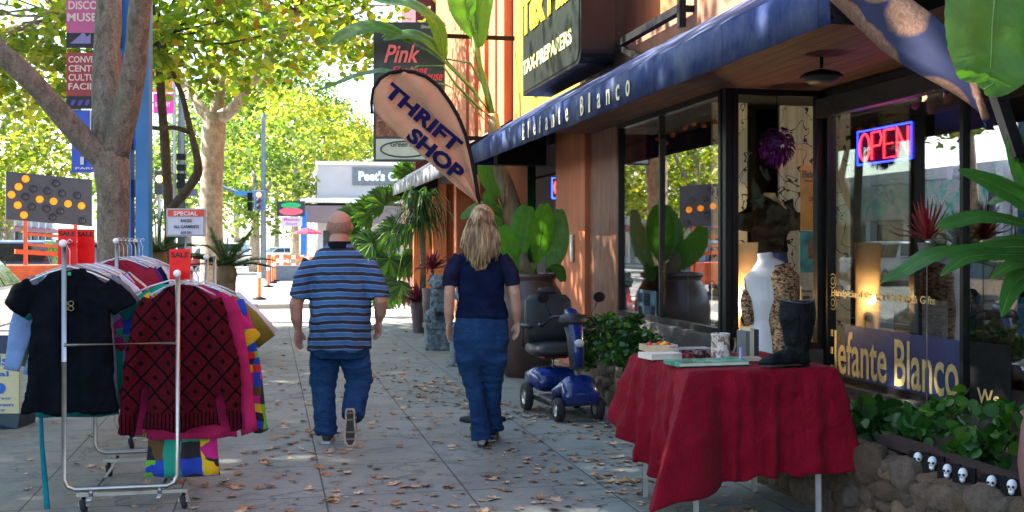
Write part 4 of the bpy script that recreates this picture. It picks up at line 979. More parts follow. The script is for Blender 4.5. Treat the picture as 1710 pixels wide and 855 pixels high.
pr = m.build('print', gold); pr.parent = o
m = MB(); m.box(-.004, .012, -.045, -.035, -.175, -.155); tg = m.build('size_tag', flat('green_tag', (.02,.45,.22))); tg.parent = o
garment('sweater', 'dark red sweater with black diamond knit, nearest on the right bar', 'sweater', knit_mat(), XRr+.015, YR+.13, HR, .205, .82, .76, 8, 0, True, .068, .042, .07, 'clear hanger in the dark red diamond sweater')
L1 = [('t_shirt','grey t-shirt hanging right behind the black one','t-shirt',(.16,.16,.18),.235,.82,.15), ('blouse','teal blouse with long loose ends behind the black t-shirt','blouse',(.01,.14,.16),.21,.86,.2), ('shirt','light blue denim shirt poking out left of the black t-shirt','shirt',(.18,.27,.48),.24,.62,.5),
      ('shirt','olive green shirt on the left bar','shirt',(.10,.11,.03),.22,.74,.5), ('blouse','white blouse in the middle of the left bar','blouse',(.65,.66,.70),.23,.6,.2), ('top','plum coloured top on the left bar','top',(.10,.02,.10),.22,.6,.2), ('shirt','pale lilac shirt on the left bar','shirt',(.45,.42,.58),.235,.7,.4),
      ('top','crimson top near the rear of the left bar','top',(.32,.02,.05),.22,.62,.2), ('shirt','dark green shirt near the rear of the left bar','shirt',(.01,.08,.05),.23,.7,.4), ('blouse','cream blouse at the rear end of the left bar','blouse',(.6,.55,.42),.22,.6,.2)]
for i, (nm, lb, ct, col, hw, ln, sl) in enumerate(L1):
    dx = -.035 if 'denim' in lb else (0.01 if i < 2 else .0)
    garment(nm, lb, ct, cloth(nm+'_%d' % i, col), XL+.01+dx, YR+.22+i*.10, HL, hw, ln, sl, 11+i, R(random.uniform(-9, 9)))
R1 = [('sweater','magenta pink sweater right behind the dark red one','sweater',(.36,.02,.09),.235,.90,.78), ('dress','long patchwork dress of bright coloured squares behind the sweaters','dress','patch',.20,1.14,.3), ('top','emerald green top on the right bar','top',(.01,.30,.22),.24,.72,.55),
      ('cardigan','patchwork cardigan with long multicoloured sleeves','cardigan','patch2',.26,.86,.80), ('shirt','bright red shirt in the middle of the right bar','shirt',(.42,.01,.02),.25,.74,.6), ('top','olive knitted top on the right bar','top',(.20,.17,.03),.23,.7,.3),
      ('shirt','black and white shirt on the right bar','shirt',(.05,.05,.06),.24,.7,.5), ('blouse','rose pink blouse near the rear of the right bar','blouse',(.55,.12,.2),.23,.68,.3), ('top','orange top near the rear of the right bar','top',(.55,.12,.03),.23,.65,.2), ('blouse','white blouse at the rear of the right bar','blouse',(.66,.66,.68),.23,.62,.3)]
for i, (nm, lb, ct, col, hw, ln, sl) in enumerate(R1):
    mm = patch if col == 'patch' else patch2 if col == 'patch2' else cloth('r_'+nm+'_%d' % i, col)
    garment(nm, lb, ct, mm, XRr+[.06,.0,-.07,.085,-.05,.07][i % 6], YR+.25+i*.095, HR, hw, ln, sl, 31+i, R(random.uniform(-7, 7)), drop=.07 if i < 3 else .10, fine=False)
L2 = [('shirt','wine red shirt at the near end of the second rack','shirt',(.25,.02,.04),.23), ('jacket','purple jacket on the second rack','jacket',(.10,.03,.16),.24), ('jacket','navy jacket on the second rack','jacket',(.01,.015,.05),.245), ('shirt','white shirt on the second rack','shirt',(.7,.7,.74),.24), ('blouse','pale beige blouse on the second rack','blouse',(.55,.48,.38),.23), ('shirt','sky blue shirt on the second rack','shirt',(.2,.4,.6),.24), ('shirt','pink shirt at the far end of the second rack','shirt',(.6,.2,.3),.24)]
for i, (nm, lb, ct, col, hw) in enumerate(L2):
    garment(nm, lb, ct, cloth('s_'+nm+'_%d' % i, col), XL+.03+.012*i, 8.82+i*.15, 1.52, hw, .74, .5, 51+i, R(random.uniform(-8, 8)))
# shopping / sale cards
def card(label, px0, px1, py0, py1, D, rows, colr, tcol, name='sale_card', cat='sale card', group='red sale cards on the racks', bold=.03):
    o = P((px0+px1)/2, py1, D); m = MB(); bpx(px0, px1, py0, py1, D, .004, m); c = m.build(name, colr, at=o, bev=0); tag(c, label, cat, group)
    k = D/F; m = MB()
    for (t_, x, y, w_, h_) in rows: put_text(m, t_, P(px0+x, py0+y, D)-V(SN,CS,0)*.004, V(CS,-SN,0), V(0,0,1), w_*k, h_*k, 0, bold)
    m.build('lettering', tcol, c); return c
sred = fol('sale_red', [(0,(.85,.012,.012)),(1,(.85,.012,.012))], .35); ink = flat('black_ink', (.03,.004,.004))
card('red card reading SALE at the top of the left upright', 97, 128, 382, 442, 6.45, [('SALE', 2, 12, 27, 8)], sred, ink)
card('red card reading SALE just right of the left upright', 129, 158, 383, 440, 6.55, [('SALE', 1, 12, 26, 8)], sred, ink)
card('red card reading SALE on the right upright of the rack', 283, 318, 416, 467, 6.5, [('SALE', 3, 14, 29, 9)], sred, ink)
T = thing('special_sign', 'white sign with a red band reading SPECIAL on a thin stand behind the rack', 'sign', V(P(310,HZ,8.6).x, P(310,HZ,8.6).y, 0))
m = MB(); bpx(278, 343, 348, 395, 8.6, .012, m); m.build('frame', mat('grey_frame', (.35,.36,.38), .4), T)
m = MB(); bpx(281, 340, 351, 392, 8.59, .012, m); bd = m.build('board', flat('sign_white', (.52,.53,.60)), T)
m = MB(); bpx(281, 340, 350.5, 361.5, 8.585, .012, m); m.build('red_band', flat('band_red', (.65,.06,.03)), T)
k = 8.6/F
m = MB(); put_text(m, 'SPECIAL', P(290, 360, 8.57), V(CS,-SN,0), zu, 40*k, 7*k, 0, .02); m.build('lettering', white_m, T)
m = MB(); put_text(m, 'RACKS', P(302, 371, 8.575), V(CS,-SN,0), zu, 18*k, 5*k, 0, .02); put_text(m, 'ALL GARMENTS', P(290, 381, 8.575), V(CS,-SN,0), zu, 42*k, 5*k, 0, .02); put_text(m, '$10 EA.', P(302, 391, 8.575), V(CS,-SN,0), zu, 18*k, 5*k, 0, .02); m.build('lettering', flat('sign_ink2', (.02,.02,.03)), T)
m = MB(); p = P(310, 395, 8.6); m.tube([p, V(p.x, p.y, .03)], .008, 8); m.lathe([(.14,0),(.14,.015),(.02,.03)], V(p.x, p.y, 0), 16); m.build('stand', chrome, T)
# teal strap hanging down from the left bar
m = MB(); m.strip([P(68,690,6.6), P(70,740,6.58), P(74,790,6.55), P(79,850,6.45), P(80,870,6.4)], [.02,.024,.03,.032,.03], up=(0,1,0), fold=.1); o = m.build('strap', cloth('teal_strap', (.01,.16,.20)), at=P(68,690,6.6)); o.modifiers.new('s','SOLIDIFY').thickness = .002; tag(o, 'long teal strap hanging below the black t-shirt towards the ground', 'strap')
# sandwich board at the left edge
T = thing('sandwich_board', 'pale yellow board with blue lettering on a dark base at the left edge', 'sign board', G(10, 716))
D = 2850/308.; m = MB(); bpx(-70, 33, 590, 690, D, .03, m); bd = m.build('board', flat('pale_yellow', (.62,.54,.30)), T)
m = MB(); k = D/F; A_ = V(SN,CS,0)*.018
for (t_, x, y, w_, h_) in (('Petals', -58, 610, 74, 17), ('floral', -40, 628, 56, 9), ('bring', -30, 668, 50, 6), ('your own', -40, 680, 64, 6), ('mug', -20, 688, 30, 5)): put_text(m, t_, P(x, y, D)-A_, V(CS,-SN,0), zu, w_*k, h_*k, 0, .02)
c = P(2, 648, D)-A_; m.prism([c+V(CS,-SN,0)*(9*k*math.cos(a*.314))+zu*(9*k*math.sin(a*.314)) for a in range(20)], A_*-.1); m.build('lettering', flat('blue_print', (.02,.12,.45)), bd)
m = MB(); bpx(-70, 33, 560, 590, D, .05, m); m.build('header', mat('navy_header', (.015,.03,.07), .5), T)
m = MB(); a = P(-70, 690, D); b = P(33, 690, D); z = 26*k; m.prism([a, b, b-V(.02,0,z), b-V(.12,0,z), a+V(.12,0,-z), a-V(0,0,z)], V(SN,CS,0)*.35); m.build('base', mat('slate_base', (.02,.045,.07), .5), T)

# ================================================================ TABLE WITH RED CLOTH
TZ = .85
tA, tB = P(1146, 620, 6.04), P(1376, 620, 6.04)
tx0, tx1 = tA.x-.02, tB.x+.06; ty0 = 5.58; ty1 = 6.50
T = thing('folding_table', 'folding table with white tube legs hidden under the red cloth', 'table', ((tx0+tx1)/2, (ty0+ty1)/2, 0))
m = MB(); m.box(tx0, tx1, ty0, ty1, TZ-.045, TZ-.012); m.build('tabletop', white_m, T, bev=.008)
for x in (tx0+.04, tx1-.06):
    for y in (ty0+.05, ty1-.05): m = MB(); m.tube([(x, y, 0), (x, y, TZ-.046)], .017, 12); m.build('leg', mat('white_tube', (.66,.66,.66), .4), T)
def cloth_mat():
    m, t, b = newmat('red_tablecloth'); v = coords(t)
    c = ramp(t, noise_tex(t, v, 5, 6, .6), [(.3, (.15,.001,.008)), (.7, (.23,.0015,.014))])
    t.links.new(c, b.inputs[0]); b.inputs['Roughness'].default_value = .75; b.inputs['Specular IOR Level'].default_value = .1; b.inputs['Sheen Weight'].default_value = .03
    wr = mth(t, 'ADD', noise_tex(t, coords(t, (1,1,1)), 9, 5, .6, .8), mth(t, 'MULTIPLY', noise_tex(t, coords(t, (1,1,.35)), 24, 5, .7, 1.2), .7)); bumpit(t, b, wr, .8, .03); return m
cxm, cym = (tx0+tx1)/2, (ty0+ty1)/2; hx, hy = (tx1-tx0)/2+.012, (ty1-ty0)/2+.012
NP = 360; NR = 34; vs = []; fs = []
def perim(u):                       # superellipse-like rounded rectangle, u in 0..1 starting at front-left going right
    per = [(-hx,-hy),(hx,-hy),(hx,hy),(-hx,hy)]; L_ = [2*hx, 2*hy, 2*hx, 2*hy]; tot = sum(L_); d = (u % 1)*tot
    for i in range(4):
        if d <= L_[i] or i == 3:
            a, b = V(*per[i], 0), V(*per[(i+1) % 4], 0); return a.lerp(b, d/L_[i]), i, d/L_[i], L_[i]
        d -= L_[i]
sgn = [(0,-1),(1,0),(0,1),(-1,0)]
def smooth01(x): x = max(0, min(1, x)); return x*x*(3-2*x)
dropkeys = {0: [(0,.64),(.06,.62),(.2,.575),(.45,.55),(.8,.55),(.93,.53),(1,.55)], 1: [(0,.55),(.1,.52),(.5,.5),(.9,.5),(1,.6)], 2: [(0,.6),(.5,.45),(1,.40)], 3: [(0,.40),(.12,.48),(.3,.58),(.8,.62),(.93,.63),(1,.65)]}
def dropof(i, t_):
    ks = dropkeys[i]
    for a, b in zip(ks, ks[1:]):
        if t_ <= b[0]: return a[1]+(b[1]-a[1])*smooth01((t_-a[0])/(b[0]-a[0]))
    return ks[-1][1]
for j in range(NP):
    u = j/NP; p, i, t_, L_ = perim(u); n_ = V(*sgn[i], 0); ec = min(t_, 1-t_)*L_
    cr = max(0, 1-ec/.16)                 # nearness to a corner
    oi = (i-1) % 4 if t_ < .5 else (i+1) % 4; cn = (V(*sgn[i],0)+V(*sgn[oi],0)*cr).normalized()
    dr = dropof(i, t_)
    ph = u*2*math.pi
    row = []
    for r_ in range(NR):
        s = r_/(NR-1)
        if r_ < 3: row.append(V(p.x*(.985+.006*r_), p.y*(.985+.006*r_), .002*(2-r_)*0+.001)); continue
        s = (r_-2)/(NR-3)
        fl = (.035*s+(.36 if i in (0,3) and (ph < .3 or ph > 5.9) else .12)*cr*s**.9+.015*s)
        fold = (.020*math.sin(ph*11+1.3)+.016*math.sin(ph*17+s*1.2)+.014*math.sin(ph*31+2+s)+.006*math.sin(ph*47+s*3))*s**.6*(1-.5*cr)
        wr = .018*noise.noise(Vector((p.x*7+n_.y*3, p.y*7, s*4)))+.011*noise.noise(Vector((p.x*15+s*3, p.y*15, s*8)))
        q_ = p+cn*(.006+fl+fold+wr+.012*min(1, s*14)); z = -dr*s + .012*min(0, 0)
        if s < .05: z = -dr*s*.8
        row.append(V(q_.x, q_.y, z+.010*math.sin(ph*23)*s*s))
    vs += row
for j in range(NP):
    for r_ in range(NR-1):
        a = j*NR+r_; b = ((j+1) % NP)*NR+r_; fs.append((a, a+1, b+1, b))
cbase = len(vs); 
top = [vs[j*NR] for j in range(NP)]
# inner cap as concentric rings to keep the top smooth with small ripples
ringsN = 8; prev = [j*NR for j in range(NP)]
for k in range(1, ringsN):
    sc_ = 1-k/ringsN; cur = []
    for j in range(NP):
        p_ = top[j]*sc_; cur.append(len(vs)); vs.append(V(p_.x, p_.y, .001+.0025*noise.noise(Vector((p_.x*6, p_.y*6, 0)))))
    for j in range(NP): fs.append((prev[j], prev[(j+1) % NP], cur[(j+1) % NP], cur[j]))
    prev = cur
vs.append(V(0,0,.001)); c0 = len(vs)-1
for j in range(NP): fs.append((prev[j], prev[(j+1) % NP], c0))
m = MB(); m.add([v+V(cxm, cym, TZ-.006) for v in vs], fs, 0, True)
o = m.build('tablecloth', cloth_mat(), at=(cxm, cym, TZ)); tag(o, 'deep red cloth draped unevenly over the folding table, one corner hanging low', 'tablecloth')
mod = o.modifiers.new('s', 'SOLIDIFY'); mod.thickness = .0025; mod.offset = -1
ZS = TZ+.001
def put(px, py): p = G(px, py, ZS); return V(p.x, p.y, ZS)
# boot
def boot():
    b = put(1332, 611); T = thing('boot', 'tall black leather cowboy boot standing on the red tablecloth', 'boot', b)
    lm = mat('black_leather', (.005,.006,.007), .5, .3, 20, .6, 60, spec=.12); m = MB(); d = V(-1, -.15, 0).normalized()
    m.tube([b+V(.0,0,.035), b+V(0,0,.10), b+V(.0,0,.17), b+V(.0,0,.26), b+V(.0,0,.345)], [(.062,.05), (.066,.05), (.082,.06), (.102,.068), (.098,.066)], 24, side=(1,0,0))
    m.tube([b+d*-.045+V(0,0,.045), b+d*.05+V(0,0,.05), b+d*.13+V(0,0,.036), b+d*.2+V(0,0,.028), b+d*.245+V(0,0,.024)], [(.055,.05), (.056,.05), (.040,.048), (.026,.036), (.011,.014)], 22, side=(0,0,1))
    remesh(m, 'shaft', .005, lm, T, 5, dispf(.006, .002, 18, .6, 2))
    m = MB(); out = [(-.06,.03),(-.03,.036),(.05,.036),(.12,.044),(.19,.034),(.235,.012)]; side = V(-d.y, d.x, 0)
    pts = [b+d*x+side*y+V(0,0,.006) for x, y in out]+[b+d*x-side*y+V(0,0,.006) for x, y in reversed(out)]; m.prism(pts, (0,0,.009)); m.build('sole', mat('boot_sole', (.02,.016,.012), .5), T)
    m = MB(); pts = [b+d*x+side*y for x, y in ((-.062,.028),(-.01,.033),(-.01,-.033),(-.062,-.028))]; m.prism(pts, (0,0,.03)); m.build('heel', blackm, T)
    m = MB(); m.tube([b+V(.098*math.cos(a*.4),.066*math.sin(a*.4),.347+.008*math.cos(a*.8)) for a in range(17)], .004, 6); m.build('rim', mat('boot_rim', (.05,.05,.055), .4), T)
    return T
boot()
# things on the table
bk = [(.5,.48,.42),(.12,.05,.03),(.03,.12,.09)]
def book(label, px, py, w_, d_, h_, rz, colr, name='book', zoff=0, cat='book', pages=True, upright=False):
    p = put(px, py)+V(0,0,zoff); T = thing(name, label, cat, (0,0,0)); m = MB()
    if upright: w_, h_ = h_, w_
    m.box(-w_/2, w_/2, -d_/2, d_/2, 0, .003); m.box(-w_/2, w_/2, -d_/2, d_/2, h_-.003, h_); m.box(-w_/2, -w_/2+.004, -d_/2, d_/2, .003, h_-.003); m.build('cover', colr, T)
    m = MB(); m.box(-w_/2+.0045, w_/2-.006, -d_/2+.006, d_/2-.006, .0032, h_-.0032); m.build('pages', flat('book_pages', (.62,.58,.48)), T)
    T.location = p; T.rotation_euler = (0, 0, R(rz)); return T
gB = mat('green_white_cover', (.05,.22,.14), .3, .9, 9)
book('wide flat picture book with green and white cover at the front of the table', 1180, 608, .42, .20, .022, 4, gB)
book('thin tan book lying half behind the wide green picture book', 1240, 601, .20, .14, .015, -12, flat('tan_cover', (.4,.28,.18)))
book('cream boxed book at the left corner of the table', 1103, 598, .20, .17, .032, 8, flat('cream_cover', (.62,.56,.46)))
p = put(1098, 594)+V(0,0,.032); T = thing('wooden_tray', 'small wooden tray of red and yellow trinkets on the cream book', 'tray', p)
m = MB(); m.box(p.x-.09, p.x+.10, p.y-.07, p.y+.07, p.z, p.z+.006); 
for (a, b, c, d) in ((-.09,.10,-.07,-.062),(-.09,.10,.062,.07),(-.09,-.082,-.062,.062),(.092,.10,-.062,.062)): m.box(p.x+a, p.x+b, p.y+c, p.y+d, p.z+.006, p.z+.035)
m.build('box', mat('pale_wood', (.5,.36,.22), .6), T)
trc = [(.65,.01,.01),(.7,.4,.02),(.6,.02,.02),(.03,.1,.4),(.68,.02,.02),(.03,.25,.06)]
for i in range(12):
    m = MB(); c = p+V(random.uniform(-.07,.08), random.uniform(-.045,.045), .022+random.uniform(0,.02)); m.ball(c, (.018,.014,.012), 9, 6); m.build('trinket', flat('trinket_%d' % (i % 6), trc[i % 6], .3), T)
def ceramics(name, label, cat, px, py, prof, mt, handle=None, n=24, zo=0):
    p = put(px, py)+V(0,0,zo); T = thing(name, label, cat, p); m = MB(); m.lathe(prof, p, n); m.build('body', mt, T)
    if handle: m = MB(); m.tube([p+V(handle[0]*math.cos(a*.35-.2)*1+prof[2][0], 0, handle[1]+handle[2]*math.sin(a*.35-1.57)) for a in range(10)], .006, 8); m.build('handle', mt, T)
    return T
def clear_glass():
    m, t, b = newmat('clear_glass'); b.inputs['Base Color'].default_value = (.92,.94,.94,1); b.inputs['Roughness'].default_value = .05; b.inputs['Transmission Weight'].default_value = 1; b.inputs['IOR'].default_value = 1.2; return m
cg = clear_glass()
def stein_mat():
    m, t, b = newmat('printed_stein'); v = coords(t); c = ramp(t, noise_tex(t, v, 26, 5, .7, 1), [(.36, (.05,.09,.16)), (.46, (.30,.12,.07)), (.55, (.55,.52,.45)), (.66, (.18,.28,.22))]); t.links.new(c, b.inputs[0]); b.inputs['Roughness'].default_value = .2; return m
p = put(1203, 599); T = thing('beer_stein', 'printed ceramic stein with a handle standing on the red cloth', 'mug', p)
m = MB(); m.lathe([(0,0),(.058,0),(.06,.01),(.054,.02),(.052,.13),(.056,.145),(.05,.145),(.046,.13),(.046,.01),(0,.01)], p, 28); m.build('body', stein_mat(), T)
m = MB(); m.tube([p+V(.05,0,.12), p+V(.085,-.005,.115), p+V(.09,-.005,.075), p+V(.08,-.004,.035), p+V(.052,0,.03)], .008, 10); m.build('handle', mat('brown_glaze', (.16,.09,.045), .2), T)
ceramics('glass_tumbler', 'small clear glass tumbler beside the cream book', 'glass', 1147, 603, [(0,0),(.026,0),(.03,.06),(.027,.06),(.023,.006),(0,.006)], cg)
ceramics('dark_cup', 'dark brown cup in the middle of the red table', 'cup', 1170, 600, [(0,0),(.025,0),(.034,.02),(.036,.055),(.032,.055),(.03,.02),(0,.01)], mat('dark_glaze', (.05,.015,.015), .2), (.025,.03,.02))
ceramics('red_dish', 'shallow dark red dish in front of the stein', 'dish', 1215, 604, [(0,0),(.04,0),(.075,.014),(.072,.016),(.038,.004),(0,.004)], mat('red_glaze', (.25,.01,.01), .15))
p = put(1237, 603); T = thing('candle', 'thin pale violet candle standing beside the stein', 'candle', p); m = MB(); m.lathe([(0,0),(.016,0),(.016,.006),(.008,.01),(.008,.075),(0,.078)], p, 14); m.build('wax', flat('violet_wax', (.25,.27,.5), .4), T); m = MB(); m.tube([p+V(0,0,.077), p+V(.001,0,.087)], .001, 5); m.build('wick', blackm, T)
p = put(1153, 590); T = thing('picture_frame', 'flat silver picture frame lying among the table trinkets', 'picture frame', p)
m = MB(); m.box(p.x-.13, p.x+.13, p.y-.08, p.y+.08, p.z, p.z+.03); m.build('frame', mat('aged_silver', (.35,.33,.31), .35, .3, 30, metal=.6), T, bev=.004); m = MB(); m.box(p.x-.11, p.x+.11, p.y-.06, p.y+.06, p.z+.0305, p.z+.034); m.build('picture', mat('grey_print2', (.3,.28,.27), .3, .6, 20), T)
p = put(1128, 596)+V(0,0,0); T = thing('trinket_box', 'small silver and blue trinket box behind the cream book', 'box', p); m = MB(); m.box(p.x-.03, p.x+.03, p.y+.02, p.y+.06, p.z, p.z+.05); m.build('box', flat('silver_box', (.45,.47,.5), .3), T, bev=.004); m = MB(); m.box(p.x-.032, p.x+.032, p.y+.018, p.y+.062, p.z+.05, p.z+.06); m.build('lid', flat('blue_lid', (.05,.1,.35), .3), T, bev=.004)
# upright books behind the stein
for i, (px, c, lb) in enumerate(((1256, (.5,.42,.28), 'beige hardback standing upright next to the boot'), (1264, (.03,.03,.04), 'black hardback standing upright next to the beige one'), (1249, (.10,.12,.12), 'grey green hardback standing upright behind the candle'))):
    p = put(px, 597); T = thing('book', lb, 'book', p, 'upright books on the table'); m = MB(); h = .17-.01*i; m.box(p.x-.012, p.x-.010, p.y, p.y+.13, p.z, p.z+h); m.box(p.x+.010, p.x+.012, p.y, p.y+.13, p.z, p.z+h); m.box(p.x-.0099, p.x+.0099, p.y, p.y+.003, p.z, p.z+h); m.build('cover', flat('book_%d' % i, c), T)
    m = MB(); m.box(p.x-.0098, p.x+.0098, p.y+.0035, p.y+.125, p.z+.003, p.z+h-.005); m.build('pages', flat('book_pages', (.62,.58,.48)), T)
# ================================================================ PEOPLE
skin = mat('skin', (.40,.20,.135), .55, .10, 12, .15, 120)
skin2 = mat('skin_fair', (.46,.245,.17), .55, .08, 12, .15, 120)
def denim(name, a, b_):
    m, t, b = newmat(name); v = coords(t)
    c = ramp(t, noise_tex(t, v, 4.5, 6, .65, .4), [(.33, a), (.66, b_)])
    c = mixc(t, .4, c, ramp(t, noise_tex(t, coords(t, (8,8,1)), 40, 3), [(.3, (.6,.6,.6)), (.7, (1.3,1.3,1.3))]), 'MULTIPLY')
    t.links.new(c, b.inputs[0]); b.inputs['Roughness'].default_value = .85; b.inputs['Specular IOR Level'].default_value = .2
    bumpit(t, b, noise_tex(t, coords(t, (1,1,1.7)), 15, 5, .65, 1.0), .6, .03); return m
def hand(m, w, d, pn, side, curl=.5, sc_=1.0):
    """w wrist, d direction of the hand, pn palm normal, side: direction of the thumb"""
    d = d.normalized(); side = (side-d*side.dot(d)).normalized(); pn = d.cross(side) if pn is None else (pn-d*pn.dot(d)-side*pn.dot(side)).normalized()
    k = sc_; m.tube([w-d*.01, w+d*.02*k, w+d*.05*k, w+d*.09*k, w+d*.098*k], [(.027*k,.02*k), (.033*k,.017*k), (.042*k,.016*k), (.043*k,.014*k), (.036*k,.010*k)], 14, side=side)
    for i, (o_, ln) in enumerate(((.031,.072),(.0105,.082),(-.010,.076),(-.030,.060))):
        p = w+d*(.088-.004*abs(i-1.2))*k+side*o_*k; pts = [p-d*.03*k, p]; dd = d.copy()
        for j, f in enumerate((.45,.32,.23)):
            dd = (dd+pn*curl*(.45 if j == 0 else .6)).normalized(); pts.append(pts[-1]+dd*ln*f*k)
        m.tube(pts, [.0095*k,.0095*k,.0085*k,.0078*k,.0062*k], 9)
    p = w+d*.025*k+side*.026*k; m.tube([p-side*.012*k, p+side*.012*k+d*.02*k, p+side*.024*k+d*.045*k+pn*.012*k, p+side*.024*k+d*.068*k+pn*.024*k], [.014*k,.0135*k,.011*k,.0085*k], 10)
def head(m, c, r, yaw=0):
    q_ = Matrix.Rotation(yaw, 3, 'Z'); c = Vector(c); A = lambda x, y, z: c+q_ @ V(x*r[0], y*r[1], z*r[2])
    m.ball(A(0,-.08,.12), (r[0]*.98, r[1]*.95, r[2]*.86), 24, 16, rot=q_)
    m.ball(A(0,.18,-.3), (r[0]*.78, r[1]*.72, r[2]*.68), 20, 14, rot=q_)
    m.ball(A(0,.45,-.78), (r[0]*.36, r[1]*.34, r[2]*.2), 14, 10, rot=q_)         # chin
    m.tube([A(0,.88,.05), A(0,1.08,-.22), A(0,.95,-.32)], [r[0]*.11, r[0]*.17, r[0]*.1], 10)   # nose
    for s in (-1, 1):
        m.ball(A(s*.36,.78,.18), (r[0]*.26, r[1]*.16, r[2]*.07), 10, 8, rot=q_)  # brow
        m.ball(A(s*1.02,-.05,-.08), (r[0]*.11, r[1]*.22, r[2]*.25), 12, 10, rot=q_)  # ear
        m.ball(A(s*.5,.6,-.3), (r[0]*.25, r[1]*.22, r[2]*.2), 10, 8, rot=q_)
    m.tube([A(-.28,.80,-.52), A(0,.92,-.5), A(.28,.80,-.52)], [r[0]*.07, r[0]*.1, r[0]*.07], 8)
    return A
def face_bits(T, A, r):
    for s in (-1, 1):
        m = MB(); m.ball(A(s*.36,.80,.06), (.011,.008,.008), 10, 8); e = m.build('eye', flat('eye_white', (.6,.58,.55), .2), T)
        m = MB(); m.ball(A(s*.36,.80,.06)+V(0,.006,0), (.005,.004,.005), 8, 6); m.build('iris', flat('iris', (.03,.02,.015), .2), e)
def torso(m, rings, cx=0, n=36, sq=None):
    m.tube([(cx+(r_[3] if len(r_) > 3 else 0), r_[4] if len(r_) > 4 else 0, r_[0]) for r_ in rings], [(r_[1], r_[2]) for r_ in rings], n, side=(1,0,0), sq=sq)
def shoe(T, name, mt, sm, toe, heel, up, wdt=.05, hgt=.08):
    d = (toe-heel).normalized(); L_ = (toe-heel).length; sd = d.cross(up).normalized(); up = sd.cross(d).normalized()
    m = MB(); B = lambda x, z: heel+d*x*L_+up*z
    m.tube([B(.02,.045), B(.16,.05), B(.38,.05), B(.6,.042), B(.82,.032), B(.97,.024)], [(wdt*.55,.03), (wdt*.75,.045), (wdt*.78,.045), (wdt*.95,.034), (wdt*.95,.024), (wdt*.55,.012)], 18, side=sd)
    m.tube([B(.16,.05), B(.14,hgt+.03)], [(wdt*.75,.05), (wdt*.62,.045)], 16, side=sd)
    u = remesh(m, name, .006, mt, T, 4)
    m = MB(); out = [(0,.55),(.08,.75),(.3,.72),(.5,.85),(.7,1.0),(.88,.9),(1,.45)]
    pts = [B(x,0)+sd*wdt*y for x, y in out]+[B(x,0)-sd*wdt*y for x, y in reversed(out)]; m.prism(pts, up*.018); s_ = m.build('sole', sm, u)
    m = MB(); m.prism([heel+d*x*L_*.9+d*.05*L_+sd*wdt*y*.68-up*.0008 for x, y in out]+[heel+d*x*L_*.9+d*.05*L_-sd*wdt*y*.68-up*.0008 for x, y in reversed(out)], up*.0007); m.build('tread', mat('tread_black', (.02,.02,.02), .8), s_)
    m = MB()
    for x in (.12,.3,.62,.8): m.obox(B(x,-.002), sd*wdt*.6, d*L_*.022, up*.0012)
    m.build('tread_bar', mat('tread_tan', (.16,.12,.08), .8), s_)

# ---- the man
mx = P(567, HZ, 8.60); man = thing('person', 'bald heavyset man in a blue and black striped polo and jeans walking away', 'person', (mx.x, mx.y, 0))
Lo = lambda x, y, z: V(mx.x+x*CS+y*SN, mx.y-x*SN+y*CS, z)     # x right as seen, y away from the camera
def stripes():
    m, t, b = newmat('striped_jersey'); tc = N(t, 'ShaderNodeTexCoord'); sp = N(t, 'ShaderNodeSeparateXYZ'); t.links.new(tc.outputs['Object'], sp.inputs[0])
    wob = mth(t, 'MULTIPLY', mth(t, 'SUBTRACT', noise_tex(t, coords(t, (1,1,.6)), 5, 2), .5), .035)
    ax_ = mth(t, 'MULTIPLY', mth(t, 'MULTIPLY', sp.outputs[0], sp.outputs[0]), .22)
    z = mth(t, 'ADD', mth(t, 'ADD', sp.outputs[2], wob), ax_)
    fr = mth(t, 'FRACT', mth(t, 'MULTIPLY', z, 1/.0605)); c = ramp(t, fr, [(0,(.006,.007,.012)),(.42,(.09,.19,.36)),(.50,(.035,.11,.28)),(.82,(.035,.11,.28)),(.91,(.13,.24,.40))], 'CONSTANT')
    t.links.new(c, b.inputs[0]); b.inputs['Roughness'].default_value = .75; bumpit(t, b, noise_tex(t, coords(t, (1,1,1.3)), 11, 4, .6, .8), .4, .02); return m
m = MB(); A = head(m, Lo(0,.01,1.635), (.092,.108,.118), -YAW)
m.tube([Lo(0,-.01,1.38), Lo(0,-.015,1.46), Lo(0,0,1.56)], [(.085,.08), (.078,.076), (.074,.078)], 18)
torso(m, [(1.40,.12,.06),(1.3,.16,.08),(1.0,.15,.09),(.85,.16,.09),(.74,.13,.08)]); m.v = [tuple(v) for v in m.v]
# torso rings were built at the origin: shift them
nb = 5*36
m.v = m.v[:-nb]+[tuple(Lo(v[0], v[1], v[2])) for v in m.v[-nb:]]
armL = [Lo(-.17,0,1.35), Lo(-.26,-.01,1.22), Lo(-.325,-.02,1.05), Lo(-.325,.0,.94), Lo(-.318,.03,.865)]
armR = [Lo(.17,0,1.35), Lo(.26,-.01,1.22), Lo(.315,-.02,1.07), Lo(.305,.03,.98), Lo(.290,.07,.925)]
for a in (armL, armR): m.tube(a, [.045,.054,.052,.046,.030], 16)
hand(m, armL[-1], V(-.01,.02,-1), V(.5,-.5,0), Lo(.6,.7,0)-Lo(0,0,0), .35, 1.02); hand(m, armR[-1], V(-.02,.15,-1), V(-.5,-.5,0), Lo(-.7,.7,0)-Lo(0,0,0), .55, 1.0)
legL = [Lo(-.11,0,.80), Lo(-.118,.02,.45), Lo(-.10,.02,.08)]; legR = [Lo(.11,0,.80), Lo(.125,.06,.45), Lo(.115,-.17,.20)]
for a in (legL, legR): m.tube(a, [.06,.045,.036], 14)
remesh(m, 'body', .0062, skin, man, 4); face_bits(man, A, None)
q_ = Matrix.Rotation(-YAW, 3, 'Z'); m = MB(); hc = Lo(0,.01,1.635); vs = []; fs = []; nn_ = 34; kk_ = 16
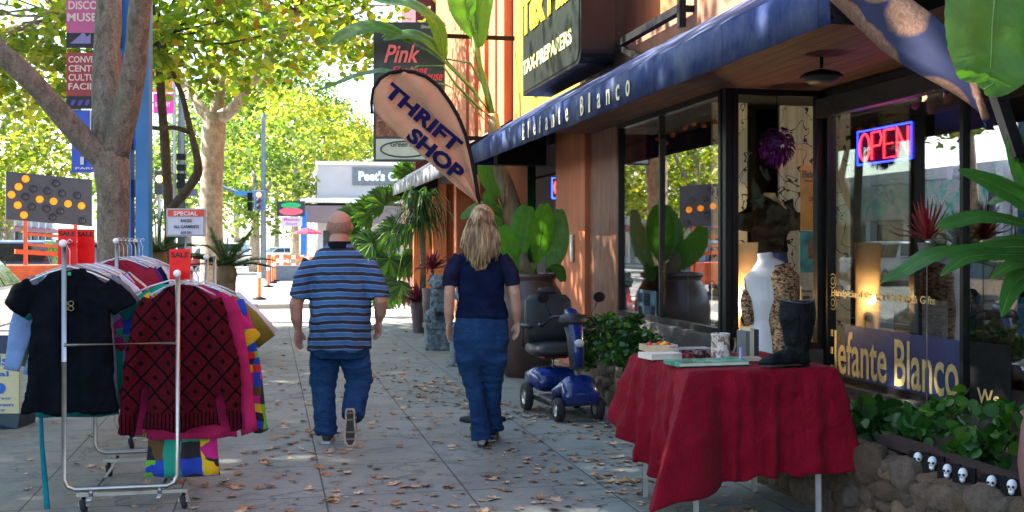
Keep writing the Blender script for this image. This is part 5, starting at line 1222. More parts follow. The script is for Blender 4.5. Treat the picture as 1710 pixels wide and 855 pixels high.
for i in range(kk_+1):
    for j in range(nn_+1):
        th = math.pi*(1.0+ (j/nn_)*1.0)+0; lat = -.62+1.02*i/kk_-.28*math.sin(math.pi*j/nn_)*(i/kk_); cl = math.cos(lat)
        vs.append(hc+q_ @ V(.0915*math.cos(th)*cl*1.0, -.010+.1045*math.sin(th)*cl, .014+.103*math.sin(lat)))
for i in range(kk_):
    for j in range(nn_): a = i*(nn_+1)+j; fs.append((a, a+1, a+nn_+2, a+nn_+1))
m.add(vs, fs, 0, True); sb_ = m.build('shaved_hair', mat('stubble', (.30,.155,.105), .8, .25, 60, .3, 150), man)
m = MB(); rg = [(1.515,.080,.078),(1.49,.098,.085),(1.46,.135,.095),(1.43,.180,.105),(1.385,.218,.118),(1.30,.235,.13),(1.2,.232,.145),(1.08,.228,.155),(.97,.232,.165),(.86,.236,.17),(.77,.238,.17),(.705,.240,.168)]
torso(m, rg); m.v = [tuple(Lo(*v)) for v in m.v]
for s in (-1, 1): m.tube([Lo(s*.12,0,1.375), Lo(s*.20,-.003,1.335), Lo(s*.262,-.012,1.22), Lo(s*.292,-.02,1.095)], [(.085,.09),(.090,.095),(.080,.088),(.078,.086)], 20)
def shirtd(co, n):
    z = co.z; v = noise.noise(Vector((co.x*7, co.y*7, z*4)))*.018+noise.noise(Vector((co.x*13+z*14, co.y*16, z*9)))*.012
    return v+(.010*math.sin(co.x*40+z*6) if z < 1.0 else 0)*max(0, (1.0-z)/.3)
remesh(m, 'polo_shirt', .008, stripes(), man, 4, shirtd)
m = MB(); m.lathe([(.096,-.035),(.090,-.01),(.084,.018),(.078,.018),(.082,-.01)], Lo(0,-.012,1.505), 28); m.build('collar', cloth('black_collar', (.008,.009,.014)), man)
def legs(m, hips, a, ra, b, rb, Lq):
    k0 = len(m.v); torso(m, hips); m.v = m.v[:k0]+[tuple(Lq(*v)) for v in m.v[k0:]]
    m.tube(a, ra, 22); m.tube(b, rb, 22)
m = MB(); legs(m, [(.86,.21,.145),(.78,.222,.155),(.70,.222,.150),(.64,.19,.12)], [Lo(-.108,0,.74), Lo(-.118,.01,.60), Lo(-.128,.03,.45), Lo(-.118,.02,.28), Lo(-.10,.0,.06)], [.118,.115,.098,.088,.084],
     [Lo(.108,0,.74), Lo(.12,.03,.60), Lo(.135,.06,.46), Lo(.125,-.04,.32), Lo(.115,-.14,.215)], [.118,.115,.100,.092,.086], Lo)
def jd(co, n):
    z = co.z; low = max(0, 1-abs(z-.12)/.16); kn = max(0, 1-abs(z-.45)/.15)
    return noise.noise(Vector((co.x*8, co.y*8, z*5)))*.007+noise.noise(Vector((co.x*9+z*7, co.y*10, z*24)))*(.014*low+.011*kn+.005)+noise.noise(Vector((co.x*26, co.y*26, z*10)))*.004
remesh(m, 'jeans', .008, denim('mid_denim', (.005,.028,.095), (.016,.066,.175)), man, 6, jd)
shm = mat('dark_shoe', (.05,.04,.035), .6); solem = mat('tan_sole', (.36,.27,.18), .7, .3, 20)
shoe(man, 'shoe', shm, mat('white_sole', (.5,.5,.5), .6), Lo(-.115,.25,.0), Lo(-.095,-.05,.0), V(0,0,1), .05)
shoe(man, 'shoe', shm, solem, Lo(.115,-.235,.012), Lo(.108,-.205,.29), Lo(0,1,.12)-Lo(0,0,0), .05)

# ---- the woman
wx = P(803, HZ, 8.46); wom = thing('person', 'woman with long blonde hair in navy top and blue jeans walking away', 'person', (wx.x, wx.y, 0))
YW = math.atan((803-855)/F)-0; 
Lw = lambda x, y, z: V(wx.x+x*CS+y*SN, wx.y-x*SN+y*CS, z)
m = MB(); A = head(m, Lw(.01,.02,1.655), (.074,.094,.112), -YAW-.05)
m.tube([Lw(0,-.01,1.42), Lw(0,-.01,1.5), Lw(.0,.0,1.58)], [(.06,.055), (.048,.05), (.05,.052)], 16)
nb = len(m.v); torso(m, [(1.42,.09,.04),(1.34,.12,.06),(1.1,.11,.06),(.95,.11,.05),(.88,.09,.04)]); m.v = m.v[:nb]+[tuple(Lw(*v)) for v in m.v[nb:]]
aL = [Lw(-.14,0,1.38), Lw(-.215,-.02,1.28), Lw(-.232,-.03,1.14), Lw(-.238,.0,1.0), Lw(-.240,.03,.915)]
aR = [Lw(.14,0,1.38), Lw(.222,-.02,1.28), Lw(.250,-.03,1.14), Lw(.262,.01,1.01), Lw(.268,.05,.925)]
for a in (aL, aR): m.tube(a, [.035,.042,.040,.037,.025], 16)
hand(m, aL[-1], V(0,.05,-1), V(.5,-.3,0), Lw(.5,.8,0)-Lw(0,0,0), .4, .9); hand(m, aR[-1], V(0,.05,-1), V(-.6,-.2,0), Lw(-.5,.8,0)-Lw(0,0,0), .45, .9)
for a in ([Lw(-.09,0,.82), Lw(-.05,.02,.47), Lw(.005,.0,.08)], [Lw(.09,0,.82), Lw(.075,.05,.47), Lw(.085,.24,.1)]): m.tube(a, [.035,.032,.03], 14)
remesh(m, 'body', .006, skin2, wom, 4); face_bits(wom, A, None)
m = MB(); torso(m, [(1.475,.07,.055),(1.46,.11,.068),(1.44,.145,.078),(1.40,.178,.092),(1.31,.188,.10),(1.2,.176,.103),(1.1,.172,.10),(1.03,.186,.11),(.97,.204,.122),(.95,.205,.122)]); m.v = [tuple(Lw(v[0]+.012*(1.5-v[2]), v[1], v[2])) for v in m.v]
def topd(co, n): return noise.noise(Vector((co.x*9, co.y*9, co.z*5)))*.010+noise.noise(Vector((co.x*9+co.z*8, co.y*8, co.z*24)))*.009*max(.3, 1-abs(co.z-1.06)/.2)
navy = cloth('navy_knit', (.006,.011,.035), .3)
remesh(m, 'top', .008, navy, wom, 4, topd)
for s, a in ((-1, aL), (1, aR)):
    m = MB(); m.tube([Lw(s*.10,0,1.40), Lw(s*.155,0,1.385), Lw(s*.19,-.005,1.335), a[1]+V(0,0,.0), a[1].lerp(a[2], .62)], [(.055,.06),(.064,.068),(.062,.066),(.059,.062),(.056,.058)], 20); remesh(m, 'sleeve', .008, cloth('sheer_navy', (.013,.014,.036), .3), wom, 3, topd)
m = MB(); legs(m, [(1.0,.182,.11),(.93,.198,.120),(.86,.205,.125),(.79,.202,.118),(.73,.193,.102),(.66,.170,.080),(.60,.12,.05)], [Lw(-.105,0,.80), Lw(-.096,-.004,.66), Lw(-.055,.03,.47), Lw(-.02,.0,.27), Lw(.008,-.03,.05)], [.106,.100,.074,.066,.080],
     [Lw(.105,0,.80), Lw(.104,.0,.66), Lw(.085,.09,.47), Lw(.080,.13,.29), Lw(.088,.2,.09)], [.106,.100,.076,.066,.078], Lw)
m.v = [tuple(v) for v in m.v]
remesh(m, 'jeans', .008, denim('womans_denim', (.004,.022,.075), (.012,.052,.135)), wom, 14, jd)
bs = mat('black_shoe', (.012,.012,.014), .4)
shoe(wom, 'shoe', mat('light_shoe', (.4,.38,.38), .5), bs, Lw(.01,.20,.0), Lw(.008,-.06,.0), V(0,0,1), .044, .06)
shoe(wom, 'shoe', bs, bs, Lw(.09,.46,.0), Lw(.088,.17,.035), V(0,0,1), .044, .06)
# hair: cap, long fall and loose locks
def hair_mat():
    m, t, b = newmat('blonde_hair'); v = coords(t, (1,1,.10)); f = noise_tex(t, v, 42, 4, .6)
    c = ramp(t, f, [(.30, (.06,.03,.014)), (.46, (.20,.115,.05)), (.58, (.38,.25,.12)), (.72, (.56,.42,.23))]); t.links.new(c, b.inputs[0]); b.inputs['Roughness'].default_value = .42; bumpit(t, b, f, 1.0, .02); return m
hm = hair_mat(); m = MB(); H = lambda x, y, z: Lw(x+.01, y, z)
m.ball(H(0,-.015,1.69), (.090,.105,.108), 26, 18)
m.tube([H(0,-.035,1.72), H(-.002,-.055,1.62), H(-.012,-.078,1.52), H(-.022,-.092,1.43), H(-.015,-.10,1.36), H(-.005,-.10,1.31)], [(.083,.07), (.096,.066), (.106,.05), (.098,.04), (.070,.03), (.035,.014)], 24, side=Lw(1,0,0)-Lw(0,0,0))
m.tube([H(-.07,-.01,1.68), H(-.10,-.03,1.6), H(-.125,-.05,1.52), H(-.15,-.055,1.465)], [(.03,.05),(.035,.05),(.035,.04),(.012,.02)], 14, side=Lw(1,0,0)-Lw(0,0,0))
rnd = random.Random(4)
for i in range(46):
    a = rnd.uniform(-1, 1); x0 = a*.085; L_ = rnd.uniform(.27,.39)*(1-.25*abs(a)); w0 = rnd.uniform(-.025,.025)
    m.tube([H(x0,-.10+.05*abs(a),1.68), H(x0*1.3,-.115+.04*abs(a),1.57), H(x0*1.35+w0,-.13+.03*abs(a),1.48), H(x0*1.0+w0*1.4-.01,-.135+.03*abs(a),1.70-L_)], [.013,.014,.012,.004], 7)
remesh(m, 'hair', .0055, hm, wom, 2, lambda co, n: noise.noise(Vector((co.x*60, co.y*60, co.z*5)))*.006)

m = MB(); rnd = random.Random(9)
for i in range(340):
    a = rnd.uniform(-1, 1); u = abs(a); x0 = a*.088; w0 = rnd.gauss(0, .012); L_ = rnd.uniform(.24,.37)*(1-.2*u); yo = rnd.uniform(-.012,.006)
    p = [H(x0,-.108+.055*u+yo,1.72-.03*u), H(x0*1.32+w0*.3,-.130+.05*u+yo,1.60), H(x0*1.48+w0*.8,-.142+.045*u+yo,1.50), H(x0*1.25+w0*1.5-.01,-.145+.045*u+yo,1.72-L_), H(x0*1.1+w0*1.9-.012,-.140+.04*u+yo,1.69-L_)]
    m.tube(p, [.0035,.0045,.004,.003,.0008], 4)
m.build('hair_strands', hm, wom)

# ================================================================ FEATHER FLAG
D = 9.7; base = ground_of(806, D=D)
T = thing('feather_flag', 'tan teardrop flag reading THRIFT SHOP on a curved black pole behind the woman', 'flag', base)
Fp = lambda px, py, d=0: P(px, py, D+d)
out = [(800,343),(797,322),(790,285),(783,250),(774,218),(760,186),(742,158),(722,137),(700,125),(678,120),(655,122),(637,132),(626,148),(622,168),(624,184),(640,202),(668,228),(700,256),(732,285),(765,314),(790,334)]
def flagpt(px, py, back=0): return Fp(px, py, .05*math.sin((px+py)*.03)+back)
cx_, cy_ = 705, 195; m = MB(); vs = []; fs = []; K = len(out); NN = 7
# dense grid between the pole edge and the free edge
left = [(800,343),(786,330),(765,314),(732,285),(700,256),(668,228),(640,202),(624,184),(622,168),(626,148),(637,132),(655,122),(667,120.5)]
right = [(800,343),(797,322),(792,295),(786,262),(779,232),(769,204),(757,181),(744,161),(729,143),(715,131),(700,125),(688,121.5),(678,120)]
ks = 4; rows = []
def interp(lst, t_): 
    i = min(int(t_*(len(lst)-1)), len(lst)-2); u = t_*(len(lst)-1)-i; return (lst[i][0]*(1-u)+lst[i+1][0]*u, lst[i][1]*(1-u)+lst[i+1][1]*u)
NA, NB = 48, 18
for a in range(NA+1):
    l, r_ = interp(left, a/NA), interp(right, a/NA)
    for b in range(NB+1):
        u = b/NB; px, py = l[0]+(r_[0]-l[0])*u, l[1]+(r_[1]-l[1])*u
        d = .035*math.sin(u*9+a*.12)*math.sin(u*math.pi)+.012*math.sin(u*22-a*.2)*math.sin(u*math.pi); vs.append(Fp(px, py, d))
for a in range(NA):
    for b in range(NB): k = a*(NB+1)+b; fs.append((k, k+NB+1, k+NB+2, k+1))
m.add(vs, fs, 0, True); fl = m.build('cloth', mat('tan_flag_cloth', (.47,.245,.14), .8, .12, 4, .3, 30), T); fl.modifiers.new('s', 'SOLIDIFY').thickness = .002
m = MB(); pole = [V(base.x, base.y, 0), Fp(803,560), Fp(802,400), Fp(799,330), Fp(793,294), Fp(786,258), Fp(777,224), Fp(765,194), Fp(750,168), Fp(732,144), Fp(712,128), Fp(692,120.5), Fp(670,118), Fp(650,122), Fp(634,132), Fp(623,149), Fp(620,170), Fp(621,190)]
m.tube(pole, [.014]*3+[.017]*12+[.013]*3, 8); m.build('pole', blackm, T)
m = MB(); m.lathe([(.2,0),(.2,.02),(.03,.05)], V(base.x, base.y, 0), 20); m.build('base', blackm, T)
# lettering along the diagonal
k = D/F; dirp = Vector((232-0, 0, 0))
def diag(t_, x, y, ang, w_, h_, m_):
    xd_ = V(CS,-SN,0)*math.cos(ang)-zu*math.sin(ang); yd_ = V(CS,-SN,0)*math.sin(ang)+zu*math.cos(ang)
    put_text(m_, t_, P(x, y, D)-V(SN,CS,0)*.05, xd_, yd_, w_*k, h_*k, 0, .045, thick=.003)
m = MB(); a_ = math.atan2(262-146, 756-634)
diag('THRIFT', 640, 157, math.atan2(100,118), 156, 25, m); diag('SHOP', 677, 232, math.atan2(78,92), 112, 26, m); m.build('lettering', cloth('navy_lettering', (.010,.010,.055)), T)
# ================================================================ MOBILITY SCOOTER (local frame: +x forward, +y left)
def scooter():
    T = thing('mobility_scooter', 'dark blue mobility scooter with a black seat and tall tiller parked beside the stone planter', 'mobility scooter', (0,0,0))
    bl = mat('metallic_blue', (.004,.02,.14), .25, .3, 5, coat=.5, dirt=.6); sg = mat('seat_vinyl', (.012,.012,.014), .5, .2, 10, .2); gr = mat('grey_plastic', (.05,.05,.055), .5)
    m = MB(); m.tube([(-.52,0,.25),(-.48,0,.27),(-.3,0,.29),(-.14,0,.28),(-.08,0,.22)], [(.20,.05),(.25,.10),(.26,.11),(.25,.10),(.22,.05)], 24, side=(0,1,0), sq=.6); m.build('rear_cowl', bl, T)
    m = MB(); m.prism([(-.12,-.22,.12),(.34,-.24,.12),(.44,-.16,.12),(.44,.16,.12),(.34,.24,.12),(-.12,.22,.12)], (0,0,.05)); m.build('floorboard', gr, T, bev=.012)
    m = MB(); m.tube([(.30,0,.17),(.38,0,.24),(.47,0,.30),(.54,0,.22),(.57,0,.15)], [(.22,.03),(.24,.06),(.17,.09),(.19,.07),(.16,.03)], 22, side=(0,1,0), sq=.7); m.build('front_cowl', bl, T)
    m = MB(); m.tube([(.46,0,.28),(.44,0,.45)], .05, 14); m.tube([(.44,0,.44),(.38,0,.70),(.33,0,.80)], [(.075,.055),(.085,.05),(.10,.05)], 18, side=(0,1,0)); m.build('tiller', gr, T)
    m = MB(); m.tube([(.485,0,.46),(.47,0,.60),(.41,0,.78),(.33,0,.88),(.24,0,.93)], [(.035,.012),(.05,.018),(.07,.02),(.08,.02),(.06,.016)], 14, side=(0,1,0)); m.build('tiller_trim', bl, T)
    m = MB(); m.ball((.30,0,.84), (.12,.15,.07), 16, 10); m.build('control_panel', sg, T)
    m = MB(); m.tube([(.20,-.27,.80),(.26,-.20,.87),(.29,0,.885),(.26,.20,.87),(.20,.27,.80)], .014, 10); m.tube([(.20,-.27,.80),(.12,-.28,.80)], .02, 10); m.tube([(.20,.27,.80),(.12,.28,.80)], .02, 10); hb = m.build('handlebar', sg, T)
    for s in (-1, 1):
        m = MB(); m.tube([(.26,s*.2,.87),(.27,s*.27,1.0)], .006, 6); m.ball((.27,s*.29,1.04), (.012,.062,.045), 14, 10); m.build('mirror', blackm, T)
    m = MB(); m.ball((.50,0,.66), (.03,.05,.035), 14, 8); m.build('headlight', mat('lens_clear', (.5,.5,.5), .1), T)
    m = MB(); m.tube([(-.30,0,.36),(-.30,0,.50)], .035, 14); m.build('seat_post', chrome, T)
    m = MB(); m.tube([(-.46,0,.56),(-.43,0,.555),(-.25,0,.55),(-.05,0,.555),(0,0,.54)], [(.22,.04),(.26,.06),(.27,.065),(.265,.06),(.22,.03)], 22, side=(0,1,0), sq=.6); m.build('seat', sg, T)
    m = MB(); m.tube([(-.40,0,.58),(-.42,0,.68),(-.45,0,.85),(-.47,0,.98),(-.48,0,1.03)], [(.22,.04),(.26,.06),(.26,.07),(.25,.06),(.20,.03)], 22, side=(0,1,0), sq=.6); m.build('backrest', sg, T)
    m = MB(); m.tube([(-.48,0,1.0),(-.485,0,1.06)], .02, 8); m.tube([(-.485,-.0,1.04),(-.49,0,1.07),(-.49,0,1.10)], [(.09,.03),(.11,.04),(.09,.025)], 16, side=(0,1,0), sq=.7); m.build('headrest', sg, T)
    for s in (-1, 1):
        m = MB(); m.tube([(-.47,s*.27,.56),(-.48,s*.275,.76)], .013, 8); m.tube([(-.48,s*.275,.76),(-.18,s*.275,.765)], [(.03,.018)]*2, 12, side=(0,1,0)); m.build('armrest', sg, T)
    m = MB(); m.box(-.43,-.2,-.12,.12,.47,.50); m.ball((-.18,.14,.62), (.03,.03,.012), 8, 6); m.build('red_strap', flat('strap_red', (.42,.01,.02)), T)
    tl = MB(); tl.box(-.535,-.52,-.2,-.12,.27,.32); tl.box(-.535,-.52,.12,.2,.27,.32); tl.build('tail_light', flat('tail_red', (.45,.02,.02)), T, bev=.006)
    for (x, y, r) in ((-.34,-.27,.125),(-.34,.27,.125),(.47,-.20,.10),(.47,.20,.10)):
        c = V(x, y, r); s = 1 if y > 0 else -1; m = MB(); m.lathe([(r*.55,-.035),(r*.9,-.04),(r,-.02),(r,.02),(r*.9,.04),(r*.55,.035)], c, 26, 0, True, (0,s,0)); w1 = m.build('wheel', tyre, T)
        m = MB(); m.lathe([(0,-.03),(r*.56,-.034),(r*.56,.034),(r*.42,.02),(r*.16,.03),(0,.035)], c, 12, 0, False, (0,s,0)); m.build('rim', mat('silver_rim', (.5,.5,.5), .3, metal=.8), w1)
    m = MB(); m.bar((-.45,-.23,.13),(.30,-.23,.13), .03); m.bar((-.45,.23,.13),(.30,.23,.13), .03); m.build('chassis', blackm, T)
    m = MB(); m.prism([(.50,-.10,.47),(.60,-.12,.50),(.60,.12,.50),(.50,.10,.47)], (0,0,-.18)); 
    m = None
    T.location = (G(944, 694).x, G(944, 694).y+.10, .002); T.rotation_euler = (0, 0, R(-86)); T.scale = (.9, .88, 1.0); return T
scooter()

# ================================================================ PLANTERS, POTS, PLANTS
XF = 3.0
def stone_wall():
    yA, yB = 2.2, YX(992, XF); T = thing('stone_planter', 'low planter wall of rounded brown river stones along the shop window', 'planter', ((XF+.2), (yA+yB)/2, 0))
    m = MB(); m.box(XF+.05, XF+.24, yA, yB, 0, .385); m.box(XF+.24, XW+.1, yB-.2, yB, 0, .38); m.build('mortar', mat('dark_mortar', (.15,.135,.11), .9, .3, 12, .5, 60), T)
    rs = random.Random(3); m = MB(); y = yA
    def rock(c, r):
        n, k = 14, 9; vs = []; fs = []; sd_ = rs.uniform(0, 99)
        for i in range(k+1):
            for j in range(n):
                ph, th = math.pi*i/k, 2*math.pi*j/n; d = V(math.sin(ph)*math.cos(th), math.sin(ph)*math.sin(th), math.cos(ph))
                d2 = V(*[math.copysign(abs(q_)**.75, q_) for q_ in d]); f = 1+.34*noise.noise(d*1.3+V(sd_,0,0))+.16*noise.noise(d*3.2+V(0,sd_,0))+.08*noise.noise(d*8+V(0,sd_,0)); vs.append(c+V(d2.x*r[0], d2.y*r[1], d2.z*r[2])*f)
        for i in range(k):
            for j in range(n): fs.append((i*n+j, (i+1)*n+j, (i+1)*n+(j+1)%n, i*n+(j+1)%n))
        m.add(vs, fs, 0, True)
    while y < yB:
        z = .0; st = rs.uniform(.11, .24)
        while z < .34:
            h = rs.uniform(.08, .20); rock(V(XF+.07+rs.uniform(-.02,.02), y+st/2+rs.uniform(-.02,.02), min(z+h/2, .37)), (.075, st*.56, h*.58)); z += h*.88
        rock(V(XF+.14, y+st/2, .365), (.12, st*.52, .045+rs.uniform(0,.02))); y += st*.9
    mm, t, b = newmat('river_stone'); g_ = N(t, 'ShaderNodeNewGeometry'); v = coords(t)
    c = ramp(t, g_.outputs['Random Per Island'], [(0,(.10,.065,.04)),(.3,(.16,.11,.07)),(.6,(.13,.10,.08)),(.85,(.23,.165,.10)),(1,(.08,.07,.06))]); c = mixc(t, .75, c, ramp(t, noise_tex(t, v, 22, 7, .75), [(.3,(.3,.3,.3)),(.7,(1.6,1.5,1.4))]), 'MULTIPLY')
    t.links.new(c, b.inputs[0]); b.inputs['Roughness'].default_value = .8; bumpit(t, b, noise_tex(t, v, 35, 8, .7), 1.0, .04)
    m.build('stones', mm, T)
    m = MB(); n_ = 40; vs = []; fs = []
    for i in range(n_+1):
        yy = yA+(yB-.2-yA)*i/n_
        for j in range(9): vs.append((XF+.2+(XR-XF-.3)*j/8 if yy < Y0-.1 else XF+.2+(XW-.1-XF-.2)*j/8, yy, .30+.025*noise.noise(Vector((j*.7, yy*3, 0)))))
    for i in range(n_):
        for j in range(8): a = i*9+j; fs.append((a, a+1, a+10, a+9))
    m.add(vs, fs, 0, True); m.build('soil', mat('dark_soil', (.03,.022,.016), .95, .4, 30, .8, 80), T); return T
stone_wall()
broad = fol('banana_leaf', [(0,(.035,.11,.02)),(.5,(.06,.17,.025)),(1,(.10,.22,.03))], .45, .4, .4, 1)
strapm = fol('strap_leaf', [(0,(.02,.09,.02)),(.5,(.035,.13,.025)),(1,(.07,.20,.03))], .35, .4, .4, 1)
shrubm = fol('shrub_leaf', [(0,(.008,.035,.01)),(.5,(.018,.07,.014)),(.85,(.04,.13,.02)),(1,(.12,.20,.03))], .3)
palmm = fol('palm_leaf', [(0,(.012,.045,.01)),(.5,(.035,.12,.018)),(1,(.12,.27,.035))], .40)
cycm = fol('cycad_leaf', [(0,(.012,.05,.015)),(.6,(.03,.10,.02)),(1,(.10,.16,.03))], .3)
cordm = fol('cordyline_leaf', [(0,(.05,.008,.02)),(.4,(.14,.015,.05)),(.7,(.30,.03,.10)),(1,(.10,.06,.03))], .35)
redspike = fol('red_spike_leaf', [(0,(.22,.005,.02)),(.6,(.40,.01,.04)),(1,(.25,.12,.10))], .3)
stemm = mat('banana_stem', (.17,.13,.06), .7, .5, 6, .5, 30, st=(1,1,.3)); petm = mat('petiole_green', (.10,.20,.03), .5, .3, 6)
def arc(a, b, sag, n=10, side=(0,0,1)):
    a, b = Vector(a), Vector(b); return [a.lerp(b, i/n)+Vector(side)*sag*4*(i/n)*(1-i/n) for i in range(n+1)]
def leafshape(w_, n, kind='oval'):
    o = []
    for i in range(n+1):
        u = i/n
        f = math.sin(math.pi*min(1, u*.93+.04))**.6 if kind == 'oval' else (min(1, u*5+.45))*(1-u**3.0)**.9 if kind == 'strap' else math.sin(math.pi*min(1, u*.85+.12))**.8
        o.append(max(.002, w_*f))
    return o
def bigleaf(T, pts, w_, mtl, up=(0,0,1), fold=.18, kind='oval', name='leaf', tear=0, pet=None, label=None):
    m = MB(); up = Vector(up)
    pp = [Vector(p) for p in pts]; SB = 8; n = (len(pp)-1)*SB; q_ = []
    for i in range(n+1):
        t_ = i/SB; k_ = min(int(t_), len(pp)-2); u = t_-k_; p0, p1, p2, p3 = pp[max(k_-1,0)], pp[k_], pp[k_+1], pp[min(k_+2,len(pp)-1)]
        q_.append(.5*((2*p1)+(p2-p0)*u+(2*p0-5*p1+4*p2-p3)*u*u+(3*p1-p0-3*p2+p3)*u**3))
    wd = leafshape(w_, n, kind); vs = []; fs = []; C_ = 7
    for i, p in enumerate(q_):
        t_ = (q_[min(i+1,n)]-q_[max(i-1,0)]).normalized(); a = t_.cross(up); a = a.normalized() if a.length > 1e-3 else V(1,0,0); nn = a.cross(t_)
        for j in range(C_):
            s = (j-3)/3; y = wd[i]/2*s; vs.append(p+a*y+nn*(abs(s)*wd[i]*fold-(s*s)*wd[i]*fold*.9+w_*(.010*math.sin(i*.7+j*.6)*abs(s)+(.007 if i % 2 else -.007)*min(1, abs(s)*3)+.03*noise.noise(Vector((i*.35, s*1.5, w_*9)))))+t_*(abs(s)*wd[i]*.18))
    for i in range(n):
        for j in range(C_-1): k_ = i*C_+j; fs.append((k_, k_+1, k_+C_+1, k_+C_))
    m.add(vs, fs, 0, True); lf = m.build(name, mtl, T, label=label)
    m = MB(); m.tube(q_, [max(.0015, w_*.028*(1-i/(n+2))) for i in range(n+1)], 6); m.build('midrib', petm, lf)
    if pet: m = MB(); m.tube(pet+[q_[0]], [max(.004, w_*.09-(w_*.055)*i/len(pet)) for i in range(len(pet)+1)], 8); m.build('petiole', petm, T)
    return lf
# --- big urn with a short banana plant
ub = G(886, 632); ub.z = 0; ub = V(ub.x, ub.y+.25, 0)
U = thing('urn', 'huge brown glazed urn planter behind the mobility scooter', 'plant pot', ub)
m = MB(); m.lathe([(.22,0),(.26,.03),(.38,.3),(.44,.55),(.45,.75),(.41,.95),(.34,1.07),(.33,1.10),(.37,1.13),(.37,1.17),(.33,1.17),(.31,1.10),(.31,1.04),(0,1.04)], ub, 40); m.build('body', mat('brown_glaze_urn', (.085,.048,.040), .35, .4, 3, .1, 20, st=(1,1,.5)), U)
ut = ub+V(0,0,1.04); Dn = AX(ub.x, ub.y)
T = thing('banana_plant', 'short banana plant with upright paddle leaves growing in the huge brown urn', 'plant', ut)
m = MB(); m.tube([ut, ut+V(-.03,0,.22), ut+V(-.05,0,.36)], [.10,.085,.05], 14); m.tube([ut+V(.08,0,0), ut+V(.09,0,.25)], [.07,.04], 12); m.build('stem', stemm, T)
def Lf(T, a, mid, b, w_, D, d2=0, mtl=broad, up=(0,-1,.15), pet=None, kind='oval', fold=.16, label=None):
    A_, M_, B_ = P(*a, D), P(*mid, D+d2*.5), P(*b, D+d2); pts = [A_.lerp(M_, .0), A_.lerp(M_, .5)+(M_-(A_+B_)/2)*.25, M_, M_.lerp(B_, .5)+(M_-(A_+B_)/2)*.25, B_]
    return bigleaf(T, pts, w_, mtl, up, fold, kind, pet=[P(*p, D) for p in pet] if pet else None, label=label)
Lf(T, (895,440), (905,390), (908,342), .34, Dn, -.1, pet=[(885,470)], up=(.5,-1,.1)); Lf(T, (868,430), (872,385), (882,344), .30, Dn, .15, pet=[(880,470)])
Lf(T, (880,450), (852,420), (838,378), .28, Dn, -.25, pet=[(880,470)], up=(0,-1,.3)); Lf(T, (915,455), (930,410), (934,350), .26, Dn, .2, pet=[(890,470)], up=(-.4,-1,.1)); Lf(T, (872,455), (845,425), (812,398), .22, Dn, .1, pet=[(880,470)]); Lf(T, (905,460), (925,445), (940,470), .2, Dn, -.2, pet=[(890,475)], up=(0,-.3,1))
# --- tall banana plant at the end of the awning
yb_ = 16.0; bb = V(3.35, yb_, .0); Db = AX(3.1, yb_)
T = thing('banana_plant', 'tall banana plant leaning out past the end of the blue awning, long leaves overhead', 'plant', bb)
p1 = P(858, 350, Db); p2 = P(836, 285, Db); p3 = P(826, 225, Db); p4 = P(824, 190, Db)
m = MB(); m.tube([bb, V(3.4, yb_, .9), P(868,400,Db), p1, p2, p3, p4], [.15,.14,.13,.125,.115,.10,.07], 18); m.build('stem', stemm, T)
for i, (x, y) in enumerate(((870,400),(845,310),(862,350))): m = MB(); m.strip([P(x,y,Db-.12), P(x-8+i*6,y+50,Db-.2), P(x-12+i*9,y+105,Db-.2)], [.05,.08,.02], up=(0,-1,0)); m.build('dry_sheath', mat('dry_sheath', (.22,.13,.06), .8, .4, 8), T)
O = lambda *p: [P(x, y, Db) for x, y in p]
bigleaf(T, O((745,100),(720,72),(690,58),(655,60),(640,64)), .30, broad, (0,-.6,.8), pet=O((824,195),(800,165),(775,132)))
bigleaf(T, O((742,98),(728,40),(690,8),(645,2),(600,-12)), .34, broad, (0,-.5,.9), pet=O((824,195),(812,150),(785,105)))
bigleaf(T, O((700,110),(670,122),(635,118),(590,128),(560,140),(526,152)), .30, broad, (0,-.4,1), pet=O((824,200),(800,180),(760,140),(740,110)))
bigleaf(T, O((690,72),(650,50),(615,45),(580,55),(553,72)), .34, broad, (0,-.7,.7), pet=O((824,195),(790,150),(745,105),(715,85)))
bigleaf(T, O((790,60),(778,20),(770,-20),(745,-50)), .50, broad, (0,-1,.3), pet=O((822,190),(805,130),(795,90)))
bigleaf(T, O((800,80),(800,20),(815,-40)), .42, broad, (-.6,-.8,.2), pet=O((822,190),(812,140),(803,110)))
bigleaf(T, O((760,150),(735,140),(705,150),(660,150)), .16, broad, (0,-.3,1), pet=O((824,215),(800,190),(780,165)))
bigleaf(T, O((832,330),(815,300),(812,270),(816,250)), .26, broad, (0,-1,.2), pet=O((850,370),(840,350)))
bigleaf(T, O((850,370),(828,350),(800,345),(770,365)), .24, broad, (0,-.6,.8), pet=O((862,400),(856,385)))
bigleaf(T, O((862,395),(842,380),(822,352),(812,320)), .22, broad, (0,-1,.3), pet=O((870,415),(866,405)))
